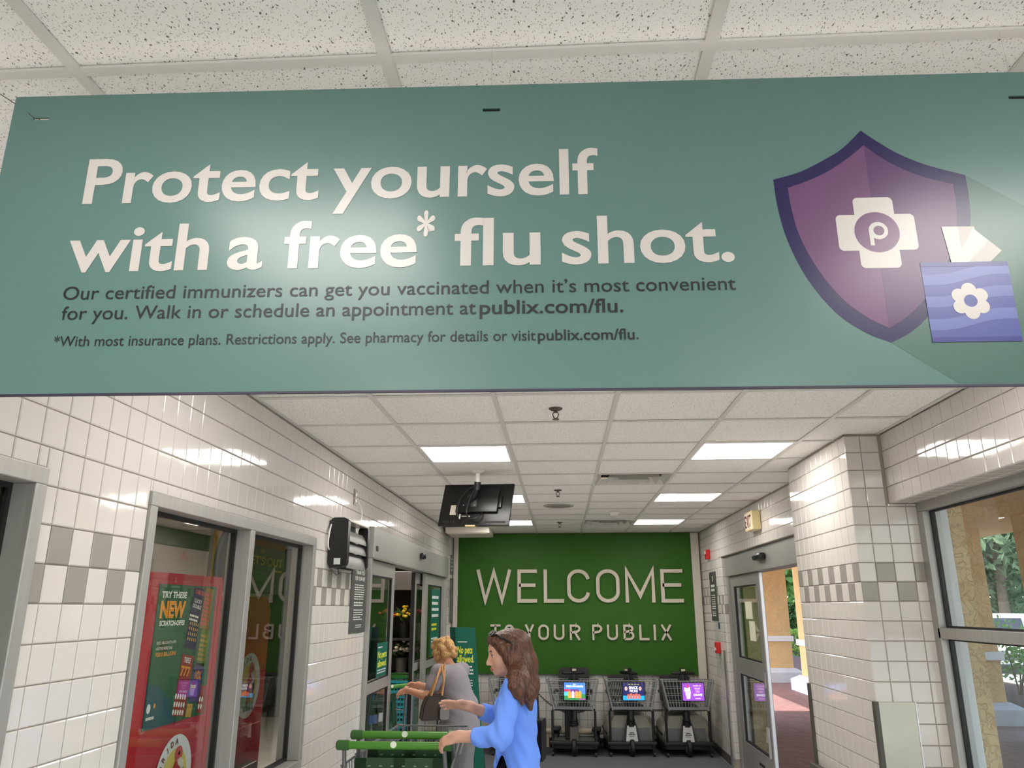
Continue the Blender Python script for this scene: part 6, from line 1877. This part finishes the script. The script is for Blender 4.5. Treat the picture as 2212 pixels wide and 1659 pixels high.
def sculpt_hand(S, W, d, t, curls, thumb=(.5, .8), sc=1.0, spread=.0, side=1):
    """W wrist, d along the palm, t towards the thumb side; fingers curl towards the palm"""
    d = unit(d); t = unit(np.array(t, float) - d * np.dot(t, d)); n = np.cross(d, t) * side      # n: back of the hand
    R = np.stack([d, t, n], 1)
    S.ell(W + d * .048 * sc, (.052 * sc, .038 * sc, .015 * sc), R, .012)
    S.cap(W - d * .01, W + d * .03 * sc, .023 * sc, .022 * sc, .02)
    for i, (o, L) in enumerate(((.028, .072), (.009, .080), (-.010, .074), (-.028, .058))):
        p = W + d * (.088 - .004 * abs(i - 1.2)) * sc + t * o * sc
        a = 0.0
        dd0 = unit(d + t * spread * (1.5 - i))
        r = .0088 * sc
        for q, f in enumerate((.45, .32, .25)):
            a += curls[i][q] if isinstance(curls[i], (tuple, list)) else curls[i]
            dd = dd0 * math.cos(a) - n * math.sin(a)
            p2 = p + dd * L * f * sc
            S.cap(p, p2, r, r * .92, .004)
            p, r = p2, r * .92
    b = W + d * .022 * sc + t * .028 * sc
    m = b + unit(d * thumb[0] + t * thumb[1] - n * .25) * .036 * sc
    e = m + unit(d * .9 + t * .25 - n * .35) * .030 * sc
    S.cap(b, m, .012 * sc, .0105 * sc, .012).cap(m, e, .0105 * sc, .0082 * sc, .004)

def cloth_mat(name, c, rough=0.85, sc=(18, .5, .006)):
    return mat(name, c, rough=rough, spec=0.2, bump=sc)
def hair_mat(name, c, c2):
    m = mat(name, c, rough=0.42, spec=0.45)
    nt = m.node_tree; b = nt.nodes['Principled BSDF']
    g = nt.nodes.new('ShaderNodeNewGeometry')
    mp = nt.nodes.new('ShaderNodeMapping'); mp.inputs['Scale'].default_value = (90, 90, 7); mp.inputs['Rotation'].default_value = (0, .25, 0)
    n = nt.nodes.new('ShaderNodeTexNoise'); n.inputs['Scale'].default_value = 1.6; n.inputs['Detail'].default_value = 4
    nt.links.new(g.outputs['Position'], mp.inputs['Vector']); nt.links.new(mp.outputs[0], n.inputs['Vector'])
    mr = nt.nodes.new('ShaderNodeMapRange'); mr.inputs['From Min'].default_value = .35; mr.inputs['From Max'].default_value = .68
    nt.links.new(n.outputs['Fac'], mr.inputs['Value'])
    mx = nt.nodes.new('ShaderNodeMix'); mx.data_type = 'RGBA'
    mx.inputs['A'].default_value = (*lin(c), 1); mx.inputs['B'].default_value = (*lin(c2), 1)
    nt.links.new(mr.outputs[0], mx.inputs['Factor']); nt.links.new(mx.outputs['Result'], b.inputs['Base Color'])
    bp_ = nt.nodes.new('ShaderNodeBump'); bp_.inputs['Strength'].default_value = .9; bp_.inputs['Distance'].default_value = .004
    nt.links.new(n.outputs['Fac'], bp_.inputs['Height']); nt.links.new(bp_.outputs[0], b.inputs['Normal'])
    return m
M_SKIN = mat('skin_fair', (206, 158, 136), rough=0.5, spec=0.35, noise=(25, .05))
M_SKIN2 = mat('skin_warm', (202, 146, 118), rough=0.55, spec=0.3, noise=(25, .06))
M_LIP = mat('lips', (176, 104, 96), rough=0.45)
M_EYEW = mat('eye_white', (222, 214, 208), rough=0.3)
M_IRIS = mat('eye_iris', (52, 40, 34), rough=0.2)

def face_bits(H, parent, brow, sides=(-1, 1)):
    for s in sides:
        b = B(); b.sphere(H.p(s * .031, .0815, .0005), .0118 * H.sc, 14, 10); e_ = b.out('eye', M_EYEW, parent, smooth=80)
        b = B(); b.sphere(H.p(s * .0315, .0885, -.002), .0062 * H.sc, 12, 8); b.out('iris', M_IRIS, e_, smooth=80)
        b = B(); b.tube([H.p(s * .018, .0925, .003), H.p(s * .030, .0955, .0065), H.p(s * .043, .088, .002)], .0016, 5); b.out('eyelashes', M_IRIS, parent)
        b = B(); b.tube([H.p(s * .012, .0965, .020), H.p(s * .028, .0965, .026), H.p(s * .046, .084, .020)], [.003, .0032, .0015], 6); b.out('eyebrow', brow, parent, smooth=80)
    b = B()
    b.tube([H.p(-.021, .091, -.0715), H.p(-.008, .1005, -.0675), H.p(0, .1018, -.069), H.p(.008, .1005, -.0675), H.p(.021, .091, -.0715)], [.002, .0042, .004, .0042, .002], 7)
    b.tube([H.p(-.019, .090, -.0735), H.p(-.006, .099, -.0785), H.p(.006, .099, -.0785), H.p(.019, .090, -.0735)], [.002, .0048, .0048, .002], 7)
    b.out('lips', M_LIP, parent, smooth=80)

# ---- woman in blue, side on, one hand on the cart handle
P1 = thing('person', 'woman in light blue top with long brown hair holding a cart handle', 'person', (-0.24, 4.30, 0))
H = Frame((-0.290, 4.295, 1.512), (-math.cos(math.radians(17)), -math.sin(math.radians(17)), -.17), sc=.955)
S = Sculpt((-.74, 3.92, -.01), (-.02, 4.66, 1.66), .0045)
sculpt_head(S, H)
neck0, neck1 = H.p(0, -.022, -.06), V3(-.232, 4.30, 1.385)
S.cap(neck0, neck1, .050, .056, .025)
S.cap(V3(-.238, 4.16, 1.352), V3(-.238, 4.44, 1.352), .048, .048, .03)
S.ell((-.235, 4.30, 1.22), (.088, .140, .17), None, .04)
S.ell((-.225, 4.30, 1.02), (.085, .125, .14), None, .05)
S.ell((-.215, 4.30, .90), (.105, .155, .12), None, .05)
shN, elN, wrN = V3(-.246, 4.128, 1.352), V3(-.302, 4.03, 1.140), V3(-.515, 4.085, 1.132)
shF, elF, wrF = V3(-.250, 4.472, 1.352), V3(-.330, 4.555, 1.150), V3(-.500, 4.42, 1.232)
for a, b_, c in ((shN, elN, wrN), (shF, elF, wrF)):
    S.chain([a, b_, c], [.045, .037, .0255], .02)
sculpt_hand(S, wrN, (-.86, .20, -.28), (-.10, .80, .58), [(.50, .50, .3), (.55, .5, .3), (.60, .5, .3), (.65, .5, .3)], thumb=(.8, .5), sc=.92, side=-1)
sculpt_hand(S, wrF, (-.97, -.12, .10), (-.02, -.75, .62), [(.05, .08, .06), (.04, .08, .06), (.08, .1, .08), (.14, .14, .1)], thumb=(.6, .7), sc=.95, spread=.05)
for s in (-1, 1):
    S.chain([V3(-.215, 4.30 + s * .085, .90), V3(-.225, 4.30 + s * .085, .48), V3(-.20, 4.30 + s * .085, .09)], [.085, .055, .038], .03)
    S.cap(V3(-.19, 4.30 + s * .09, .045), V3(-.34, 4.30 + s * .10, .03), .036, .028, .02)
body1 = S.out('body', M_SKIN, P1, 1)
del S
M_BROWN = hair_mat('hair_brown', (44, 24, 16), (112, 66, 42))
face_bits(H, P1, M_BROWN)
# hair: cap, parting, long fall over the back and near shoulder
S = Sculpt((-.46, 4.0, 1.20), (-.06, 4.48, 1.67), .0045)
S.ell(H.p(0, -.020, .036), H.r(.089, .103, .088), H.R, .01)
S.ell(H.p(0, .052, .082), H.r(.064, .046, .030), H.R, .02)
for s in (-1, 1):
    S.chain([H.p(s * .050, .070, .066), H.p(s * .076, .040, .034), H.p(s * .086, .012, -.030), H.p(s * .088, -.012, -.10), H.p(s * .080, -.020, -.16)], [.020, .024, .027, .028, .026], .02)
    S.chain([H.p(s * .06, -.05, .03), H.p(s * .075, -.06, -.08), H.p(s * .07, -.07, -.19)], [.045, .045, .042], .03)
S.chain([H.p(0, -.078, .03), H.p(0, -.095, -.08), V3(-.172, 4.29, 1.345), V3(-.160, 4.285, 1.262)], [.066, .062, .050, .022], .03)
S.chain([H.p(-.07, -.045, -.06), V3(-.205, 4.150, 1.380), V3(-.175, 4.140, 1.325), V3(-.160, 4.150, 1.255)], [.045, .042, .036, .013], .03)
S.chain([H.p(-.084, -.008, -.07), V3(-.252, 4.125, 1.405), V3(-.246, 4.068, 1.365), V3(-.232, 4.050, 1.315)], [.028, .026, .020, .008], .018)
S.chain([H.p(-.08, -.03, -.08), V3(-.226, 4.120, 1.400), V3(-.214, 4.068, 1.345), V3(-.198, 4.058, 1.285)], [.035, .032, .026, .009], .02)
S.chain([H.p(.07, -.045, -.06), V3(-.195, 4.42, 1.370), V3(-.170, 4.42, 1.28)], [.045, .042, .015], .03)
S.ell(H.p(0, .094, -.030), H.r(.052, .046, .078), H.R, .012, True)
X_, Y_, Z_ = S.coords()
S.F += (.0010 * np.sin(Z_ * 9 + Y_ * 260 + X_ * 60) + .0008 * np.sin(X_ * 300 + Y_ * 120 - Z_ * 14)).astype(np.float32)
S.out('hair', M_BROWN, P1, 1)
# blue top with three-quarter sleeves and a curved hem
M_BLUE = cloth_mat('top_blue', (112, 154, 246), sc=(14, .55, .010))
S = Sculpt((-.50, 3.92, .88), (-.04, 4.68, 1.42), .0055)
S.cap(V3(-.238, 4.17, 1.350), V3(-.238, 4.43, 1.350), .055, .055, .02)
S.ell((-.236, 4.30, 1.235), (.104, .160, .165), None, .04)
S.ell((-.290, 4.30, 1.225), (.062, .125, .075), None, .04)
S.ell((-.236, 4.30, 1.06), (.104, .154, .17), None, .05)
S.ell((-.236, 4.30, .94), (.116, .172, .15), None, .05)
S.chain([shN, elN, elN + (wrN - elN) * .64], [.058, .052, .043], .03)
S.chain([shF, elF, elF + (wrF - elF) * .58], [.058, .052, .043], .03)
X_, Y_, Z_ = S.coords()
fold = .0045 * np.sin(70 * (Z_ * .8 + X_ * .9)) * np.exp(-((Z_ - 1.08) / .12) ** 2) + .003 * np.sin(120 * X_ + 55 * Z_) * np.exp(-((Z_ - 1.0) / .12) ** 2) + .0035 * np.sin(95 * (X_ * .9 + Z_ * .5 - Y_ * .4)) * np.exp(-((X_ + .33) / .06) ** 2)
S.F += fold.astype(np.float32)
hem = .905 + .125 * np.exp(-((X_ + .305) / .038) ** 2)
S.F = np.where(X_ + 0 * Y_ + 0 * Z_ > -.37, np.maximum(S.F, (hem - Z_)), S.F).astype(np.float32)
for e_, w_ in ((elN, wrN), (elF, wrF)):      # clean cuffs
    d = unit(w_ - e_); c = e_ + (w_ - e_) * .64
    sd = (X_ - c[0]) * d[0] + (Y_ - c[1]) * d[1] + (Z_ - c[2]) * d[2]
    near = (X_ < -.36) & (np.sqrt((X_ - c[0]) ** 2 + (Y_ - c[1]) ** 2 + (Z_ - c[2]) ** 2) < .12)
    S.F = np.where(near, np.maximum(S.F, sd), S.F).astype(np.float32)
S.cap(neck1 + V3(-.012, 0, .0), neck1 + V3(-.05, 0, .12), .058, .09, 0, True)
S.out('top', M_BLUE, P1, 2)
S = Sculpt((-.42, 4.05, .02), (-.02, 4.56, 1.06), .009)
S.ell((-.236, 4.30, .95), (.100, .158, .11), None, .05)
S.ell((-.234, 4.30, .88), (.104, .164, .12), None, .05)
for s in (-1, 1): S.chain([V3(-.232, 4.30 + s * .080, .88), V3(-.232, 4.30 + s * .085, .48), V3(-.20, 4.30 + s * .085, .075)], [.098, .070, .056], .03)
S.out('trousers', cloth_mat('trousers_black', (20, 20, 24)), P1, 2)
for s in (-1, 1):
    S = Sculpt((-.40, 4.2 + s * .09 - .05, -.005), (-.12, 4.4 + s * .09 + .05, .14), .006)
    S.cap(V3(-.19, 4.30 + s * .09, .048), V3(-.335, 4.30 + s * .10, .036), .044, .036, .03)
    S.F = np.maximum(S.F, -S.coords()[2] + .002).astype(np.float32)
    S.out('shoe', mat('shoe_black', (18, 18, 18), rough=.5), P1, 1)
# sunglasses pushed up into the hair
sgl = thing('sunglasses', 'dark sunglasses pushed up on the head of the woman in blue', 'glasses', tuple(H.p(0, .05, .12)))
M_SUN = mat('sunglass_black', (10, 9, 9), rough=0.12)
for s in (-1, 1):
    b = B(); b.sphere(H.p(s * .034, .066, .106), .001, 4, 3); b = B()
    c = [H.p(s * .034 + .028 * math.cos(a) * 1.0, .064 - .016 * math.sin(a), .112 + .010 * math.sin(a) * 1.0) for a in np.linspace(0, 2 * PI, 17)[:-1]]
    c2 = [p + H.R @ np.array((0, .002, .005)) for p in c]
    b.poly(c); b.poly(c2[::-1])
    for q in range(16): b.poly([c[q], c[(q + 1) % 16], c2[(q + 1) % 16], c2[q]])
    b.out('lens', M_SUN, sgl, smooth=40)
    b = B(); b.tube([H.p(s * .060, .060, .106), H.p(s * .084, .035, .088), H.p(s * .096, -.015, .050), H.p(s * .100, -.045, .012)], [.005, .0055, .005, .004], 8); b.out('temple', M_SUN, sgl, smooth=60)
b = B(); b.tube([H.p(-.010, .074, .112), H.p(0, .078, .114), H.p(.010, .074, .112)], .003, 6); b.out('bridge', M_SUN, sgl)
# dark shoulder bag behind her hip
bg = thing('shoulder_bag', 'black shoulder bag at the hip of the woman in blue', 'bag', (-.07, 4.42, .98))
B().prism(rr2(-.09, .09, .97, 1.17, .04), (-.128, 4.44, 0), (.12, .99, 0), (0, 0, 1), (-.99, .12, 0), -.026, .026).out('pouch', mat('bag_black', (10, 10, 13), rough=.6, spec=.12), bg, smooth=40)
B().tube([(-.128, 4.43, 1.165), (-.135, 4.45, 1.30), (-.20, 4.46, 1.398), (-.26, 4.455, 1.41), (-.31, 4.44, 1.36)], .006, 6).out('strap', M_BLACKP, bg, smooth=60)

# ---- woman in grey, from behind, pushing a cart into the store
P2 = thing('person', 'woman in grey shirt with short blond hair entering the store', 'person', (-0.95, 7.22, 0))
H2 = Frame((-1.075, 7.33, 1.352), (-.80, .52, -.30), sc=.96)
S = Sculpt((-1.56, 6.80, -.01), (-.66, 7.68, 1.50), .0075)
sculpt_head(S, H2)
nk = V3(-1.01, 7.285, 1.215)
S.cap(H2.p(0, -.02, -.06), nk, .05, .06, .03)
sl2, sr2 = V3(-1.085, 7.15, 1.195), V3(-.905, 7.39, 1.195)
S.cap(sl2, sr2, .05, .05, .03)
S.ell((-.955, 7.255, 1.07), (.12, .13, .16), None, .05)
S.ell((-.91, 7.235, .86), (.14, .15, .14), None, .06)
el2, wl2 = V3(-1.155, 7.055, 1.000), V3(-1.375, 7.26, 1.035)
er2, wr2 = V3(-1.045, 7.46, 1.000), V3(-1.330, 7.52, 1.055)
S.chain([sl2, el2, wl2], [.047, .040, .027], .02)
S.chain([sr2, er2, wr2], [.047, .040, .027], .02)
sculpt_hand(S, wl2, (-.85, .35, -.25), (.3, .6, .6), [(.4, .6, .5)] * 4, sc=1.0, side=-1)
sculpt_hand(S, wr2, (-.90, .10, -.25), (-.2, -.6, .6), [(.4, .6, .5)] * 4, sc=1.0)
for s in (-1, 1):
    ox_, oy_ = s * .06, s * .075
    S.chain([V3(-.915 + ox_ * .8, 7.23 + oy_ * .8, .72), V3(-.93 + ox_, 7.225 + oy_, .42), V3(-.92 + ox_, 7.20 + oy_, .08)], [.075, .06, .042], .03)
    S.cap(V3(-.92 + ox_, 7.20 + oy_, .04), V3(-1.03 + ox_, 7.27 + oy_, .03), .036, .028, .02)
S.out('body', M_SKIN2, P2, 1)
M_BLOND = hair_mat('hair_blond', (150, 100, 56), (222, 178, 118))
face_bits(H2, P2, M_BLOND)
S = Sculpt((-1.28, 7.14, 1.20), (-.86, 7.52, 1.50), .006)
S.ell(H2.p(0, -.022, .034), H2.r(.098, .108, .094), H2.R, .02)
rn = random.Random(9)
for k in range(46):
    a = rn.uniform(0, 2 * PI); z = rn.uniform(-.085, .085)
    q = math.sqrt(max(0, 1 - (z / .115) ** 2))
    x, y = .098 * q * math.cos(a), -.024 + .106 * q * math.sin(a)
    if y > .045 and z < .05: continue
    S.ell(H2.p(x, y, z + .02), H2.r(.028, .030, .026), H2.R, .012)
S.ell(H2.p(0, .10, -.035), H2.r(.056, .055, .08), H2.R, .012, True)
S.out('hair', M_BLOND, P2, 1)
M_GREYT = cloth_mat('shirt_grey', (140, 134, 140), sc=(12, .5, .012))
S = Sculpt((-1.26, 6.92, .66), (-.66, 7.62, 1.30), .0075)
S.cap(sl2, sr2, .062, .062, .03)
S.ell((-.955, 7.255, 1.07), (.14, .15, .17), None, .05)
S.ell((-.90, 7.235, .88), (.165, .165, .19), None, .06)
S.ell((-.885, 7.23, .76), (.165, .165, .12), None, .05)
S.cap(sl2, sl2 + (el2 - sl2) * .62, .064, .062, .03)
S.cap(sr2, sr2 + (er2 - sr2) * .62, .064, .062, .03)
X_, Y_, Z_ = S.coords()
S.F += (.005 * np.sin(60 * (Z_ + .5 * X_ - .3 * Y_)) * np.exp(-((Z_ - .92) / .12) ** 2)).astype(np.float32)
S.F = np.maximum(S.F, (.715 + .0 * X_) - Z_).astype(np.float32)
S.cap(nk, H2.p(0, .0, -.02), .062, .08, 0, True)
S.out('shirt', M_GREYT, P2, 2)
S = Sculpt((-1.15, 6.98, .02), (-.66, 7.48, .86), .01)
S.ell((-.905, 7.23, .76), (.14, .145, .10), None, .05)
for s in (-1, 1):
    ox_, oy_ = s * .06, s * .075
    S.chain([V3(-.915 + ox_, 7.23 + oy_, .74), V3(-.93 + ox_, 7.225 + oy_, .42), V3(-.92 + ox_, 7.20 + oy_, .08)], [.105, .082, .07], .03)
S.out('trousers', cloth_mat('trousers_grey', (120, 118, 118)), P2, 2)
for s in (-1, 1):
    S = Sculpt((-1.16 + s * .06, 7.10 + s * .075, -.005), (-.84 + s * .06, 7.36 + s * .075, .13), .007)
    S.cap(V3(-.92 + s * .06, 7.20 + s * .075, .045), V3(-1.03 + s * .06, 7.27 + s * .075, .036), .044, .036, .03)
    S.F = np.maximum(S.F, -S.coords()[2] + .002).astype(np.float32)
    S.out('shoe', mat('shoe_grey', (80, 80, 84), rough=.6), P2, 1)
B().lathe([(.031, -.008), (.033, -.005), (.033, .005), (.031, .008)], tuple(wl2 + V3(.02, -.01, 0)), 16, 'X').out('wristband', M_BLACKP, P2, smooth=40)
# her brown handbag with tan straps
hbg = thing('handbag', 'brown leather handbag with tan straps on the grey woman', 'bag', (-1.12, 6.99, .82))
fu2, fn2 = Vector((.94, .34, 0)).normalized(), Vector((.34, -.94, 0)).normalized()
b = B(); b.prism([(-.13, .825), (.13, .825), (.105, .95), (.07, 1.03), (-.07, 1.03), (-.11, .95)], (-1.085, 7.0, 0), fu2, (0, 0, 1), fn2, -.05, .05)
bmesh.ops.bevel(b.bm, geom=list(b.bm.edges), offset=.015, segments=2, affect='EDGES')
b.out('body', mat('bag_brown', (46, 26, 12), rough=.4, noise=(40, .25)), hbg, smooth=50)
M_TAN = mat('bag_strap_tan', (176, 128, 78), rough=.5)
top = Vector((-1.055, 7.135, 1.262))
for o_, n_ in ((.0, .045), (.03, -.04)):
    pts = [Vector((-1.085, 7.0, 1.02)) + fu2 * -.045 + fn2 * n_, Vector((-1.10, 7.03, 1.13)) + fn2 * (n_ * .6 + .05), top + Vector((o_, -.01, .004)), Vector((-1.035, 7.07, 1.14)) + fn2 * (.07), Vector((-1.085, 7.0, 1.02)) + fu2 * .05 + fn2 * n_]
    B().tube([pts[0]] + [q for i in range(1, 4) for q in (pts[i - 1].lerp(pts[i], .7), pts[i], pts[i].lerp(pts[i + 1], .3))] + [pts[4]], .009, 8).out('strap', M_TAN, hbg, smooth=80)
B().prism(rr2(-.03, .05, .835, .93, .02), (-1.02, 6.99, 0), fu2, (0, 0, 1), fn2, .05, .062).out('side_pouch', mat('pouch_grey', (120, 112, 110), rough=.4), hbg, smooth=40)
